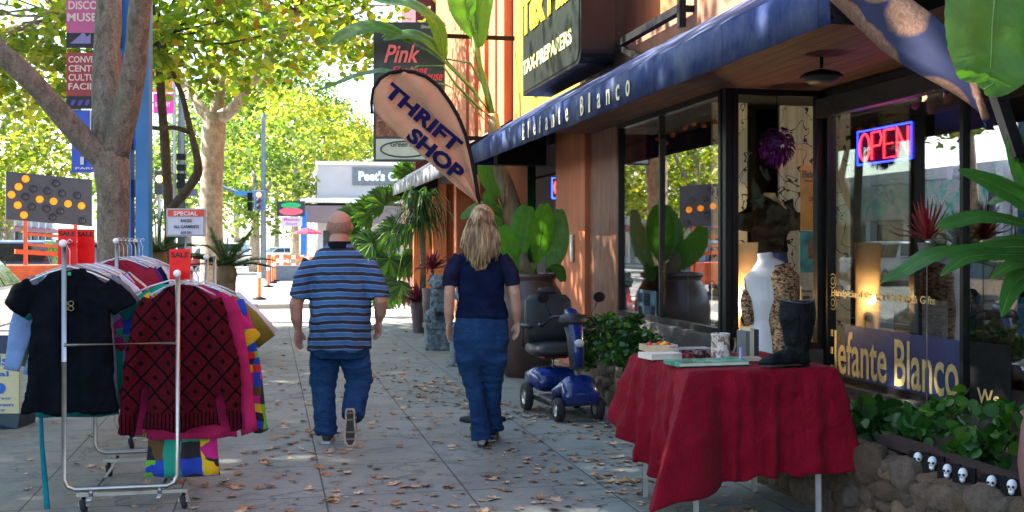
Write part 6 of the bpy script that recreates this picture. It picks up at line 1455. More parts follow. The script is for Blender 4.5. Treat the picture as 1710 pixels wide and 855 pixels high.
# --- fan palm behind the statues
PD = 26.6; fb = ground_of(700, D=PD); T = thing('fan_palm', 'bushy fan palm with bright pleated leaves at the end of the shop row', 'plant', fb)
m = MB(); m.lathe([(.2,0),(.26,.4),(.28,.45),(.25,.45),(0,.42)], fb, 24); m.build('pot', mat('clay_pot', (.14,.08,.06), .6), T)
m = MB(); m.tube([fb+V(0,0,.4), fb+V(0,0,1.3), fb+V(-.05,0,2.0)], [.10,.08,.06], 12); m.build('stem', stemm, T)
rf = random.Random(12)
def fan(T, c, d, r, npl=16, mtl=palmm, up=V(0,-1,.3)):
    d = d.normalized(); a = d.cross(up).normalized(); nn = a.cross(d); m = MB()
    for i in range(npl):
        an = (i/(npl-1)-.5)*3.0; q_ = (d*math.cos(an)+a*math.sin(an)).normalized(); L_ = r*(.8+.2*math.cos(an)); m.strip([c+q_*.02, c+q_*L_*.62+nn*.02*r, c+q_*L_-V(0,0,L_*.12)], [.02, r*.23, .008], up=nn, fold=.25*(1 if i % 2 else -1))
    m.build('leaf', mtl, T)
ctr = P(690, 345, PD)
for (x, y, r, dx, dy) in ((600,365,.42,-1,.3),(625,405,.42,-1,-.3),(648,340,.42,-.7,.6),(665,470,.42,-.4,-1),(645,500,.32,-.6,-1),(700,420,.45,.2,-1),(735,400,.40,.8,-.2),(675,330,.42,-.2,.8),(715,440,.4,.5,-.7),(750,330,.35,.9,.6),(680,286,.32,-.3,1),(618,352,.42,-1,.15),(602,396,.40,-1,-.1),(640,335,.40,-.9,.4),(660,385,.42,-.9,-.4),(738,348,.40,.9,.3),(742,378,.36,.8,-.5),(690,300,.42,.1,1),(700,345,.5,.2,.4),(650,428,.42,-.7,-.9),(662,468,.40,-.5,-1),(712,300,.36,.6,.8),(720,390,.4,.4,-.8),(690,380,.45,-.1,-1),(680,430,.42,-.3,-1),(640,455,.34,-.6,-.7)):
    for kk_ in range(2):
        c = P(x+rf.uniform(-6,6), y+rf.uniform(-6,6), PD+rf.uniform(-.35,.35)); fan(T, c, V(dx, rf.uniform(-.3,.3), dy), r*1.25, 13)
        if kk_ == 0: m = MB(); m.tube([fb+V(0,0,1.9), (c+ctr)/2+V(0,0,.05), c], .009, 5); m.build('petiole', petm, T)
# weeping dark dracaena in the middle
db = ground_of(706, D=19.4); T = thing('dracaena', 'dark drooping dracaena tuft in front of the fan palm', 'plant', db); m = MB(); m.tube([db, db+V(0,0,1.4), P(702,330,19.4)], [.06,.05,.04], 8); m.build('stem', stemm, T); m = MB()
for i in range(150):
    a = rf.uniform(0, 6.28); c = P(702+rf.uniform(-8,8), 322+rf.uniform(0,60), 19.4); d = V(math.cos(a), math.sin(a)*.8, 0); L_ = rf.uniform(.3,.62); m.strip([c, c+d*L_*.5+V(0,0,.12), c+d*L_*.85-V(0,0,.12), c+d*L_*.95-V(0,0,.40)], [.02,.03,.025,.004], fold=.2)
m.build('foliage', shrubm, T)
# cordylines in the tall vase and beside it
def spiky(name, label, cat, c, n, L_, w_, mtl, up_=.6, seed=1, pot=None, wdown=.3):
    T = thing(name, label, cat, c); r_ = random.Random(seed); m = MB()
    for i in range(n):
        a = r_.uniform(0, 6.28); e = r_.uniform(.05, 1)**.8*1.45; l = L_*r_.uniform(.7, 1.1); d = V(math.cos(a)*math.sin(e), math.sin(a)*math.sin(e), math.cos(e)); p0 = c+V(d.x*.02, d.y*.02, 0)
        m.strip([p0, p0+d*l*.35, p0+d*l*.7-V(0,0,l*.05*e), p0+d*l-V(0,0,l*wdown*e)], [w_*.5, w_, w_*.8, .003], fold=.22)
    m.build('foliage', mtl, T); return T
vb = G(698, 556); vb.z = 0; T = thing('tall_vase', 'tall slim grey brown vase planter left of the stone statue', 'plant pot', vb); m = MB(); m.lathe([(.085,0),(.10,.2),(.135,.50),(.14,.52),(.12,.52),(0,.48)], vb, 24); m.build('body', mat('vase_grey', (.13,.10,.10), .5, .2, 4), T)
spiky('cordyline', 'burgundy cordyline with pink streaked leaves in the tall vase', 'plant', vb+V(0,0,.5), 60, .42, .05, cordm, seed=3)
m = MB(); sp_ = V(vb.x+.35, vb.y+.1, 0); spiky('cordyline', 'second burgundy cordyline rising behind the stone statue', 'plant', P(722, 450, 18.6), 50, .40, .05, cordm, seed=4)
m.lathe([(.12,0),(.16,.5),(.17,.78),(.14,.78),(0,.7)], ground_of(722, D=18.6), 20); m.lathe([(.03,.7),(.03,P(722,450,18.6).z)], ground_of(722, D=18.6), 8); o = m.build('plant_stand', mat('vase_grey'and 'clay_dark', (.07,.05,.045), .6), at=ground_of(722, D=18.6)); tag(o, 'dark pot raising the second cordyline behind the statue', 'plant pot')
# guardian statues
def statue(label, px, py, s):
    b = G(px, py); b.z = 0; b.y += .18; T = thing('stone_statue', label, 'statue', b, 'stone guardian statues'); st = mat('carved_stone', (.13,.17,.185), .8, .55, 16, .8, 50)
    m = MB(); m.box(b.x-.2*s, b.x+.2*s, b.y-.18*s, b.y+.18*s, 0, .30*s); m.box(b.x-.225*s, b.x+.225*s, b.y-.205*s, b.y+.205*s, 0, .05*s); m.box(b.x-.22*s, b.x+.22*s, b.y-.2*s, b.y+.2*s, .3*s, .38*s); m.build('plinth', st, T, bev=.012)
    m = MB(); z = .36*s; m.tube([b+V(0,.05,z), b+V(0,.03,z+.2*s), b+V(-.01,-.01,z+.42*s), b+V(-.02,-.03,z+.55*s)], [(.15*s,.15*s),(.13*s,.13*s),(.12*s,.11*s),(.09*s,.09*s)], 20)
    m.ball(b+V(-.03*s,-.05*s,z+.60*s), (.12*s,.12*s,.11*s), 18, 12); m.ball(b+V(-.06*s,-.15*s,z+.56*s), (.07*s,.06*s,.055*s), 14, 8)
    for a in range(14): q_ = a*.45; m.ball(b+V(-.03*s+.12*s*math.cos(q_), -.0+.07*s*math.sin(q_), z+.60*s+.02*math.sin(a*3)), .034*s, 8, 6)
    for sx in (-1, 1):
        m.tube([b+V(sx*.09*s,-.05*s,z+.36*s), b+V(sx*.11*s,-.13*s,z+.18*s), b+V(sx*.10*s,-.15*s,z+.02*s)], [.05*s,.045*s,.04*s], 10); m.ball(b+V(sx*.10*s,-.17*s,z+.03*s), (.055*s,.06*s,.035*s), 10, 8); m.ball(b+V(sx*.14*s,.04*s,z+.1*s), (.07*s,.11*s,.10*s), 12, 8)
        m.ball(b+V(-.03*s+sx*.09*s,-.02*s,z+.69*s), (.03*s,.02*s,.04*s), 8, 6)
    m.tube([b+V(.05*s,.16*s,z+.05*s), b+V(.08*s,.2*s,z+.3*s), b+V(.03*s,.16*s,z+.5*s)], [.04*s,.06*s,.03*s], 10)
    remesh(m, 'figure', .012, st, T, 1, lambda co, n: noise.noise(co*28)*.014+noise.noise(co*60)*.006); return T
statue('weathered grey stone guardian lion on a square plinth behind the woman, the left one', 737, 585, 1.0)
statue('second grey stone guardian statue mostly hidden behind the woman', 782, 612, .9)
# ferny shrubs by the scooter and along the planter
def shrub(label, c, rad, n, size, mtl, seed, shape=LEAFS, name='shrub', stems=8, flat_=.4):
    T = thing(name, label, 'plant', (c[0], c[1], c[2]-rad[2])); rng = np.random.default_rng(seed); pts, cc = clump_points(rng, c, rad, max(4, n//14), 14, size*.9, .25)
    pts[:, 2] = np.maximum(pts[:, 2], c[2]-rad[2]+.02)
    me = leaves_mesh('foliage', pts-np.array(ORG[T.name]), size, shape, rng, flat_, .3); me.materials.append(mtl); link('foliage', me, T, ORG[T.name])
    m = MB()
    for k_ in range(min(stems, len(cc))): e = Vector(cc[k_]); m.tube([V(c[0], c[1], c[2]-rad[2])+V((k_%3-1)*.03, (k_%2)*.04, 0), V(c[0], c[1], c[2]-rad[2]).lerp(e, .6)+V(0,0,.05), e], [.008,.006,.003], 5)
    m.build('stem', mat('woody_stem', (.10,.06,.035), .8), T); return T
GPL = 'low plants in the stone planter'
for i, (px, py, D, r, lab) in enumerate(((1028, 560, 10.4, (.30,.32,.26), 'dark ferny shrub right of the scooter under the window posters'), (1062, 585, 9.4, (.24,.28,.16), 'low green shrub just left of the red table, inside the planter'), (1000, 590, 10.9, (.18,.2,.2), 'small shrub at the far end of the stone planter'))):
    shrub(lab, tuple(P(px, py, D)), r, 900, .055, shrubm, 100+i)
roundL = [(0,0),(.28,.06),(.46,.28),(.48,.55),(.32,.85),(0,1),(-.32,.85),(-.48,.55),(-.46,.28),(-.28,.06)]
for i, (px, py, D, r, n, lab) in enumerate(((1468, 722, 6.6, (.22,.18,.11), 200, 'dark leafy clump at the left end of the window planting'), (1545, 715, 6.1, (.13,.15,.11), 110, 'round leaved green plant under the gold window lettering'), (1592, 685, 5.9, (.06,.07,.13), 45, 'taller round leaved sprig reaching up to the gold letters'), (1640, 745, 5.5, (.13,.15,.10), 110, 'bright round leaved plant behind the skull ornaments'), (1695, 700, 5.3, (.08,.12,.15), 80, 'leafy plant at the right edge above the skull ornaments'), (1500, 760, 6.1, (.12,.14,.07), 90, 'low leaves spilling over the stone edge left of the skulls'), (1425, 705, 7.3, (.2,.2,.14), 200, 'shaded plant just right of the tablecloth'))):
    shrub(lab, tuple(P(px, py, D)), r, n, .062 if i else .09, shrubm if i in (0, 6) else fol('round_leaf', [(0,(.012,.06,.012)),(.6,(.03,.13,.02)),(1,(.09,.22,.02))], .35), 120+i, roundL, 'leafy_plant', 6, .1)
# skull ornaments in little black holders
for i, (px, py) in enumerate(((1533, 768), (1557, 775), (1582, 788), (1608, 795), (1656, 808), (1690, 815))):
    Dk = F*XF*1.03/(CS*(px-451)); c = P(px, py, Dk); c.z = max(c.z, .41); T = thing('skull_ornament', '%s small white skull ornament on the edge of the stone planter' % ('leftmost', 'second', 'third', 'fourth', 'fifth', 'rightmost')[i], 'ornament', c, 'skull ornaments along the planter')
    m = MB(); m.ball(c+V(0,0,.012), (.022,.019,.026), 16, 12); m.ball(c+V(-.006,-.004,-.016), (.013,.014,.014), 10, 8); remesh(m, 'skull', .003, mat('bone_white', (.62,.68,.72), .4, .05, 8), T, 2)
    m = MB(); vdir = V(-.75,-.62,0).normalized(); sd_ = V(.62,-.75,0).normalized()
    for s in (-1, 1): m.ball(c+vdir*.019+sd_*.009*s+V(0,0,.008), (.006,.006,.006), 8, 6)
    m.ball(c+vdir*.022+V(0,0,-.004), .003, 6, 5)
    for s in range(-2, 3): m.ball(c+vdir*.018+sd_*.004*s+V(0,0,-.02), (.0012,.0012,.004), 5, 4)
    m.build('eye_socket', blackm, T)
    m = MB(); m.obox(c+V(.02,.018,-.01), sd_*.05, vdir*.012, V(0,0,.045)); m.build('holder', blackm, T)
m = MB(); a, b = P(1520, 760, 6.0), P(1720, 822, 4.95); m.bar(V(XF+.22, a.y+.1, .46), V(XF+.22, b.y, .45), .10, .05); o = m.build('edging_rail', mat('dark_wood_edge', (.035,.018,.015), .8, .3, 10), at=(XF+.22, 5.2, .45)); tag(o, 'dark wooden edging rail behind the skull ornaments', 'edging')
# foreground strap-leaved plant in a pot at the right edge
ab = P(1775, 700, 4.75); ab = V(ab.x, ab.y, .30); T = thing('plant_pot', 'reddish brown pot cut off by the right edge', 'plant pot', ab)
m = MB(); m.lathe([(.11,0),(.15,.08),(.175,.28),(.16,.44),(.15,.47),(.165,.49),(.15,.49),(.13,.44),(0,.43)], ab, 32); m.build('body', mat('rosy_clay', (.20,.10,.09), .5, .15, 4), T)
T = thing('agave_plant', 'large fleshy strap-leaved plant reaching in from the right edge over the window', 'plant', ab+V(0,0,.43)); c0_ = P(1765, 400, 4.75)
m = MB(); m.tube([ab+V(0,0,.43), ab.lerp(c0_, .7), c0_], [.05,.045,.05], 14); m.build('stem', stemm, T)
for (pts, w_, dd, up) in (([(1760,420),(1700,412),(1640,418),(1560,425),(1505,455),(1470,472)], .125, -.2, (0,-.5,1)), ([(1760,395),(1700,372),(1640,362),(1590,372),(1568,384)], .125, -.25, (0,-.55,1)), ([(1760,370),(1710,335),(1660,308),(1600,284)], .15, -.1, (.2,-1,.6)),
   ([(1760,420),(1700,425),(1650,425),(1610,432),(1570,462)], .11, -.35, (0,-.6,1)), ([(1765,430),(1720,440),(1690,442),(1655,466)], .085, -.4, (0,-.6,1)), ([(1765,430),(1720,455),(1690,480),(1672,530)], .105, -.45, (-.3,-1,.4)),
   ([(1760,350),(1720,300),(1700,250),(1688,215)], .13, .0, (-.3,-1,.2)), ([(1765,350),(1722,330),(1690,325),(1650,340)], .12, .2, (0,-.8,.7)), ([(1768,380),(1740,280),(1745,200)], .14, -.2, (-.5,-1,0)), ([(1765,410),(1735,400),(1690,398),(1640,405)], .10, .1, (0,-.4,1))):
    n_ = len(pts); bigleaf(T, [P(x, y, 4.75+dd*i/(n_-1)) for i, (x, y) in enumerate(pts)], w_, strapm, up, .2, 'strap')
# big hanging banana leaf at top right
T = thing('banana_plant', 'banana plant beyond the right edge with a broad leaf hanging at top right', 'plant', V(P(1840,HZ,4.2).x, P(1840,HZ,4.2).y, .30))
q_ = ORG[T.name]; m = MB(); m.tube([q_, q_+V(.02,0,1.2), P(1850, 60, 4.2), P(1800,-190,4.2)], [.09,.08,.05,.03], 14); m.build('stem', stemm, T)
bigleaf(T, [P(1760,-260,4.2), P(1700,-170,4.1), P(1670,-70,4.0), P(1658,30,3.95), P(1655,100,3.9), P(1650,134,3.9)], .34, broad, (-.2,-1,.2), .12, 'oval')
bigleaf(T, [P(1800,-100,4.4), P(1765,20,4.4), P(1710,90,4.4), P(1670,130,4.4), P(1642,150,4.4)], .16, broad, (0,-1,.5), .12, 'oval')
# cycads
def cycad(label, c, n, L_, seed, box=None):
    T = thing('cycad', label, 'plant', (c.x, c.y, 0), 'cycads in planters'); r_ = random.Random(seed); m = MB(); m.ball((c.x, c.y, c.z-.08), (.14,.14,.16), 12, 8); m.tube([(c.x,c.y,0.02),(c.x,c.y,c.z-.1)], .12, 10); m.build('trunk', stemm, T)
    for i in range(n):
        a = 6.28*i/n+r_.uniform(-.15,.15); e = r_.uniform(.25, 1.25); l = L_*r_.uniform(.85,1.1); d = V(math.cos(a)*math.sin(e), math.sin(a)*math.sin(e), math.cos(e)); rb = [c+d*l*u+V(0,0,-l*.38*u*u*math.sin(e)) for u in [j/12 for j in range(13)]]; m = MB(); m.tube(rb, [.008]*12+[.003], 4)
        for j in range(1, 13):
            for k_ in range(3):
                p = rb[j-1].lerp(rb[j], k_/3); t_ = (rb[j]-rb[j-1]).normalized(); s_ = t_.cross(V(0,0,1)).normalized(); ll = .15*math.sin(math.pi*min(.97, j/12+.08))**.5+.02
                for s in (-1, 1): m.strip([p, p+(s_*s+t_*.55+V(0,0,.25)).normalized()*ll], [.012,.003], fold=0)
        m.build('frond', cycm, T)
    return T
c1 = P(262, 425, 15.5); cycad('dark cycad with upright fronds between the tree trunk and the special sign', c1, 22, .80, 1)
c2 = P(378, 448, 14.8); cycad('cycad with arching fronds in a concrete planter right of the pale tree', c2, 24, .70, 2)
for (c, lab, w_) in ((c1, 'low concrete planter box under the dark cycad', .35), (V(c2.x, c2.y, 0), 'square concrete planter under the arching cycad', .36)):
    m = MB(); m.box(c.x-w_, c.x+w_, c.y-w_, c.y+w_, 0, .62); m.box(c.x-w_-.04, c.x+w_+.04, c.y-w_-.04, c.y+w_+.04, .621, .70); o = m.build('planter_box', concrete, at=(c.x, c.y, 0), bev=.015); tag(o, lab, 'planter')

# ================================================================ SHOP WINDOW CONTENTS
def wp_mat():
    m, t, b = newmat('branch_wallpaper'); v = coords(t, (1,1,1)); f1 = noise_tex(t, v, 3.2, 2, .5, 1.2); ln = mth(t, 'LESS_THAN', mth(t, 'ABSOLUTE', mth(t, 'SUBTRACT', f1, .5)), .010)
    vo = N(t, 'ShaderNodeTexVoronoi'); vo.inputs['Scale'].default_value = 11; t.links.new(v, vo.inputs['Vector']); dt = mth(t, 'LESS_THAN', vo.outputs['Distance'], .22); near = mth(t, 'LESS_THAN', mth(t, 'ABSOLUTE', mth(t, 'SUBTRACT', f1, .5)), .045)
    mk = mth(t, 'MAXIMUM', ln, mth(t, 'MULTIPLY', dt, near)); wv = ramp(t, noise_tex(t, coords(t, (22,22,.2)), 1, 2), [(.35,(.48,.47,.43)),(.65,(.68,.67,.62))]); t.links.new(mixc(t, mk, wv, (.03,.03,.03)), b.inputs[0]); b.inputs['Roughness'].default_value = .8; return m
wp = wp_mat(); yb2 = 10.25
def bp(x0, x1, y0, y1, Y, th, m, i=0):   # wall-parallel panel facing the camera at plane Y, from picture measures
    a, b = XY(x0, Y), XY(x1, Y); return m.box(a, b, Y, Y+th, ZP(y1, (a+b)/2, Y), ZP(y0, (a+b)/2, Y), i)
def disp_item(name, label, cat, mb, mt, at): o = mb.build(name, mt, at=at); return tag(o, label, cat)
m = MB(); bp(1190, 1248, 158, 700, yb2, .04, m); disp_item('curtain_panel', 'pale panel printed with black branches behind the paper lamp', 'panel', m, wp, P(1220, 400, 10.5))
m = MB(); bp(1302, 1420, 158, 700, yb2+.1, .04, m); disp_item('curtain_panel', 'wide pale panel printed with black branches behind the purple lantern', 'panel', m, wp, P(1350, 400, 10.6))
m = MB(); bp(1150, 1700, 100, 720, yb2+.5, .04, m); disp_item('backdrop', 'black backdrop behind the printed panels in the window', 'backdrop', m, blackm, P(1300, 400, 11))
# paper floor lamp (lit)
p = V(XY(1243, 9.25), 9.25, .302); T = thing('paper_lamp', 'glowing cylindrical paper floor lamp in the corner of the display window', 'lamp', p)
def paper():
    m, t, b = newmat('lamp_paper'); sp = N(t, 'ShaderNodeSeparateXYZ'); tc = N(t, 'ShaderNodeTexCoord'); t.links.new(tc.outputs['Object'], sp.inputs[0]); b.inputs['Base Color'].default_value = (.75,.68,.55,1); b.inputs['Roughness'].default_value = .8
    tr = N(t, 'ShaderNodeBsdfTranslucent'); tr.inputs[0].default_value = (.8,.55,.28,1); mx = N(t, 'ShaderNodeMixShader'); mx.inputs[0].default_value = .5; t.links.new(b.outputs[0], mx.inputs[1]); t.links.new(tr.outputs[0], mx.inputs[2]); t.links.new(mx.outputs[0], t.nodes['Material Output'].inputs[0]); return m
m = MB(); zt_ = ZP(405, p.x, 9.25); m.tube([V(p.x,p.y,.36), V(p.x,p.y,zt_)], .118, 28, cap=False); m.build('shade', paper(), T)
m = MB(); m.lathe([(.09,0),(.09,.02),(.02,.03),(.02,.4),(0,.4)], p, 16); m.ball(p+V(0,0,.55), .05, 12, 8); m.build('base', blackm, T)
def plight(loc, e, col, r=.05):
    l = bpy.data.lights.new('lamp_bulb', 'POINT'); l.energy = e; l.color = col; l.shadow_soft_size = r; o = bpy.data.objects.new('lamp_bulb', l); COL.objects.link(o); o.location = loc; return o
plight(V(p.x, p.y, 1.02), 24, (1,.62,.28), .06)
# bust with leopard jacket
BY = 8.35; bb = V(XY(1285, BY), BY, .30); T = thing('bust_form', 'white dress form in a leopard print jacket standing outside the corner window behind the table', 'mannequin', bb); kz = lambda y_: ZP(y_, bb.x, BY)
m = MB(); m.tube([bb, V(bb.x, bb.y, kz(600))], .02, 10); m.lathe([(.16,0),(.16,.02),(.02,.05)], bb, 20); m.build('stand', blackm, T)
m = MB(); w_ = lambda px: (px)*AX(bb.x, BY)/F
m.tube([V(bb.x+w_(-8),bb.y,kz(422)), V(bb.x+w_(-7),bb.y,kz(432)), V(bb.x+w_(-3),bb.y,kz(444)), V(bb.x,bb.y,kz(462)), V(bb.x,bb.y,kz(500)), V(bb.x-w_(2),bb.y,kz(535)), V(bb.x,bb.y,kz(590))], [(w_(14),.05),(w_(14),.05),(w_(30),.06),(w_(46),.09),(w_(38),.12),(w_(30),.09),(w_(36),.11)], 26, side=(1,0,0)); remesh(m, 'torso', .009, mat('white_form', (.62,.60,.62), .5, .05, 6), T, 5)
def leopard():
    m, t, b = newmat('leopard_print'); v = coords(t, (1,1,1.6)); f = noise_tex(t, v, 34, 3, .6, 1.0); t.links.new(ramp(t, f, [(.44, (.02,.012,.008)), (.49, (.22,.11,.05)), (.58, (.42,.27,.14))]), b.inputs[0]); b.inputs['Roughness'].default_value = .8; return m
m = MB(); m.tube([V(bb.x+w_(14),bb.y-.01,kz(442)), V(bb.x+w_(18),bb.y-.03,kz(462)), V(bb.x+w_(18),bb.y-.05,kz(520)), V(bb.x+w_(14),bb.y-.05,kz(560)), V(bb.x+w_(12),bb.y-.04,kz(592))], [(w_(14),.07),(w_(30),.11),(w_(28),.13),(w_(22),.11),(w_(20),.11)], 24, side=(1,0,0)); m.tube([V(bb.x+w_(30),bb.y,kz(468)), V(bb.x+w_(38),bb.y-.02,kz(510)), V(bb.x+w_(36),bb.y-.05,kz(560))], [.06,.055,.045], 16)
m.tube([V(bb.x+w_(-34),bb.y,kz(462)), V(bb.x+w_(-42),bb.y,kz(500)), V(bb.x+w_(-36),bb.y,kz(540))], [.05,.045,.035], 14); remesh(m, 'jacket', .009, leopard(), T, 3, dispf(.02,.004,9,.4))
# mannequin with black lace top and jeans
bb = V(XY(1285, 9.8), 9.8, .302); T = thing('mannequin', 'dark mannequin in a black ruffled top and blue jeans behind the leopard jacket', 'mannequin', bb); kz = lambda y_: ZP(y_, bb.x, 9.8); w_ = lambda px: px*AX(bb.x, 9.8)/F
m = MB(); m.tube([V(bb.x,bb.y,kz(322)), V(bb.x,bb.y,kz(330)), V(bb.x,bb.y,kz(345)), V(bb.x,bb.y,kz(400))], [(w_(10),.05),(w_(12),.06),(w_(32),.08),(w_(28),.1)], 20, side=(1,0,0)); remesh(m, 'torso', .01, mat('tan_form', (.35,.26,.14), .5), T, 4)
m = MB(); m.tube([V(bb.x+w_(6),bb.y,kz(338)), V(bb.x+w_(2),bb.y-.0,kz(345)), V(bb.x,bb.y,kz(365)), V(bb.x,bb.y,kz(400)), V(bb.x,bb.y,kz(422))], [(w_(28),.08),(w_(38),.10),(w_(36),.12),(w_(30),.11),(w_(32),.12)], 26, side=(1,0,0))
for s in (-1, 1): m.tube([V(bb.x+s*w_(30),bb.y,kz(338)), V(bb.x+s*w_(42),bb.y,kz(360)), V(bb.x+s*w_(46),bb.y,kz(385))], [.075,.08,.06], 16)
remesh(m, 'blouse', .01, cloth('black_lace', (.008,.008,.009), .4), T, 2, dispf(.012,.005,12,.6))
m = MB(); m.tube([V(bb.x,bb.y,kz(415)), V(bb.x,bb.y,kz(450)), V(bb.x,bb.y,kz(480))], [(w_(30),.1),(w_(34),.12),(w_(32),.11)], 20, side=(1,0,0))
for s in (-1, 1): m.tube([V(bb.x+s*w_(16),bb.y,kz(470)), V(bb.x+s*w_(15),bb.y,.35)], [.085,.06], 14)
remesh(m, 'jeans', .01, denim('dark_denim', (.006,.02,.10), (.015,.04,.2)), T, 3)
# purple lantern
p = P(1297, 240, 9.5); T = thing('purple_lantern', 'purple spiky hanging lantern in the upper part of the display window', 'lantern', p); pm_ = fol('purple_petals', [(0,(.05,.005,.10)),(1,(.16,.02,.26))], .3); m = MB(); r_ = random.Random(5)
for i in range(240):
    ph, th = math.acos(r_.uniform(-1,.9)), r_.uniform(0,6.28); d = V(math.sin(ph)*math.cos(th), math.sin(ph)*math.sin(th), math.cos(ph)); c = p+V(d.x*.105, d.y*.105, d.z*.13); m.strip([c, c+d*.03+V(0,0,-.012), c+d*.05+V(0,0,-.035)], [.03,.028,.004], up=d+V(.1,0,0))
m.build('petals', pm_, T); m = MB(); m.ball(p, .10, 16, 10); m.build('core', mat('purple_core', (.06,.01,.12), .6), T); m = MB(); m.tube([p+V(0,0,.1), V(p.x,p.y,2.855)], .004, 5); m.build('cord', blackm, T)
m = MB(); m.ball(p+V(-.01,-.13,-.03), .016, 10, 8); m.build('bulb', flat('small_bulb', (.6,.6,.55), .3), T)
# posters
def poster(label, px0, px1, py0, py1, Y, bg_, rows=(), blocks=(), name='poster'):
    m = MB(); bp(px0, px1, py0, py1, Y, .006, m); o = m.build(name, bg_, at=(XY((px0+px1)/2, Y), Y, ZP(py1, XY(px0, Y), Y))); tag(o, label, 'poster', 'posters in the window')
    a = V(XY(px0, Y), Y-.003, 0); k_ = AX(a.x, Y)/F; zz = lambda py: ZP(py, XY((px0+px1)/2, Y), Y)
    for (t_, x, y, w2, h2, cc_) in rows: m = MB(); put_text(m, t_, (a.x+x*k_, Y-.003, zz(y)), (1,0,0), (0,0,1), w2*k_, h2*k_, 0, .02); m.build('lettering', cc_, o)
    for (x0, x1, y0, y1, cc_) in blocks: m = MB(); m.box(a.x+x0*k_, a.x+x1*k_, Y-.004, Y-.001, zz(y1), zz(y0)); m.build('printed_block', cc_, o)
    return o
inkb = flat('print_ink', (.05,.03,.02)); Yp = 9.3
poster('orange brown poster with black lettering hanging in the display window', 1337, 1379, 277, 385, Yp, mat('orange_poster', (.36,.17,.04), .7, .25, 4), [('Elefante', 3, 297, 34, 12, inkb), ('Thrift Shop', 6, 305, 30, 5, inkb), ('OPEN', 14, 336, 20, 8, inkb)])
poster('turquoise photo poster below the orange brown one', 1336, 1379, 386, 455, Yp+.01, mat('teal_poster', (.03,.17,.22), .5, .9, 5), (), [(14, 40, 405, 432, mat('photo_brown', (.12,.05,.03), .5, .8, 20))])
poster('grey notice below the turquoise poster', 1337, 1357, 478, 520, Yp+.02, mat('grey_notice', (.22,.24,.24), .6, .3, 10), [('Elefante Blanco', 2, 488, 16, 4, inkb)], [(3, 16, 494, 506, inkb)]); poster('pale notice to the right of the grey one', 1359, 1379, 478, 530, Yp+.03, mat('pale_notice', (.4,.42,.40), .6, .3, 10), (), [(3, 17, 484, 500, mat('photo_dark', (.08,.06,.05), .5, .9, 20)), (3, 17, 505, 520, inkb)])
Yl = Y0+.3
def side_poster(label, Ya, Yb, z0, z1, mt, rows=(), blocks=(), X=XW+.03, nm='poster'):
    m = MB(); m.box(X, X+.006, Yb, Ya, z0, z1); o = m.build(nm, mt, at=(X, Ya, z0)); tag(o, label, 'poster', 'posters in the window'); w2, h2 = Ya-Yb, z1-z0
    for (t_, x, y, w_, h_, cc_) in rows: m = MB(); put_text(m, t_, (X-.003, Ya-x*w2, z0+y*h2), (0,-1,0), (0,0,1), w_*w2, h_*h2, 0, .02); m.build('lettering', cc_, o)
    for (x0, x1, y0, y1, cc_) in blocks: m = MB(); m.box(X-.003, X-.001, Ya-x1*w2, Ya-x0*w2, z0+y0*h2, z0+y1*h2); m.build('printed_block', cc_, o)
    return o
D_ = lambda px: YX(px, XW+.03)
zz = lambda py, Y: ZP(py, XW, Y)
side_poster('narrow red flyer at the far end of the left pane', D_(1046), D_(1062)+.02, zz(530, 11.9), zz(478, 11.9), flat('flyer_red', (.5,.02,.03)), (), [(.1,.9,.1,.5,flat('flyer_pink', (.5,.2,.22)))])
side_poster('light blue flyer with small photos beside the red flyer', D_(1063), D_(1096), zz(532, 11.5), zz(482, 11.5), flat('flyer_blue', (.22,.40,.58)), (), [(.08,.3,.1,.45,inkb),(.4,.7,.5,.9,mat('photo_navy',(.03,.06,.16),.5,.6,20)),(.1,.3,.6,.9,mat('photo_navy',(.03,.06,.16))),(.75,.95,.2,.5,mat('photo_navy',(.03,.06,.16)))])
# garland of paper pumpkins
T = thing('pumpkin_garland', 'string of small orange paper pumpkins hanging inside the left pane', 'garland', P(1110, 215, 11)); orp = flat('orange_paper', (.45,.09,.02))
gp = [(1095,228),(1108,236),(1120,222),(1140,210),(1155,203),(1172,206),(1190,200),(1212,182)]; m = MB(); m.tube([P(x, y, 11.3-(x-1095)*.013) for x, y in gp], .003, 4); m.build('cord', blackm, T)
for (x, y) in gp: m = MB(); c = P(x, y, 11.3-(x-1095)*.013)+V(.02,0,-.02); [m.ball(c+V(0,.012*k_,0), (.024,.014,.022), 8, 6) for k_ in (-1,0,1)]; m.build('pumpkin', orp, T)
# OPEN neon sign inside the recessed window
XI = XR+.10
def on_glass(px, py): Y = YX(px, XI); return V(XI, Y, ZP(py, XI, Y))
yN0, yN1 = YX(1432, XI), YX(1522, XI); zN0, zN1 = ZP(276, XI, yN0)+.0, ZP(221, XI, yN0)
T = thing('neon_sign', 'lit neon sign reading OPEN in red inside a blue border', 'neon sign', (XI, (yN0+yN1)/2, zN0)); nb_ = flat('neon_blue', (.02,.05,.9), .3, emis=(.01,.03,1,3)); nr_ = flat('neon_red', (.9,.05,.05), .3, emis=(1,.015,.02,3))
m = MB(); m.tube([(XI,yN0,zN0),(XI,yN0,zN1),(XI,yN1,zN1),(XI,yN1,zN0),(XI,yN0,zN0)], .008, 8); m.build('border_tube', nb_, T)
def neon(m, strokes, y0, w_, z0, h_):
    for st_ in strokes: m.tube([(XI-.012, y0-x*w_, z0+y*h_) for x, y in st_], .009, 7)
cw = (yN0-yN1)*.19; m = MB(); hN = (zN1-zN0)*.8; zz0 = zN0+(zN1-zN0)*.1
circ = [(.5+.5*math.cos(a*.3927), .5+.5*math.sin(a*.3927)) for a in range(17)]
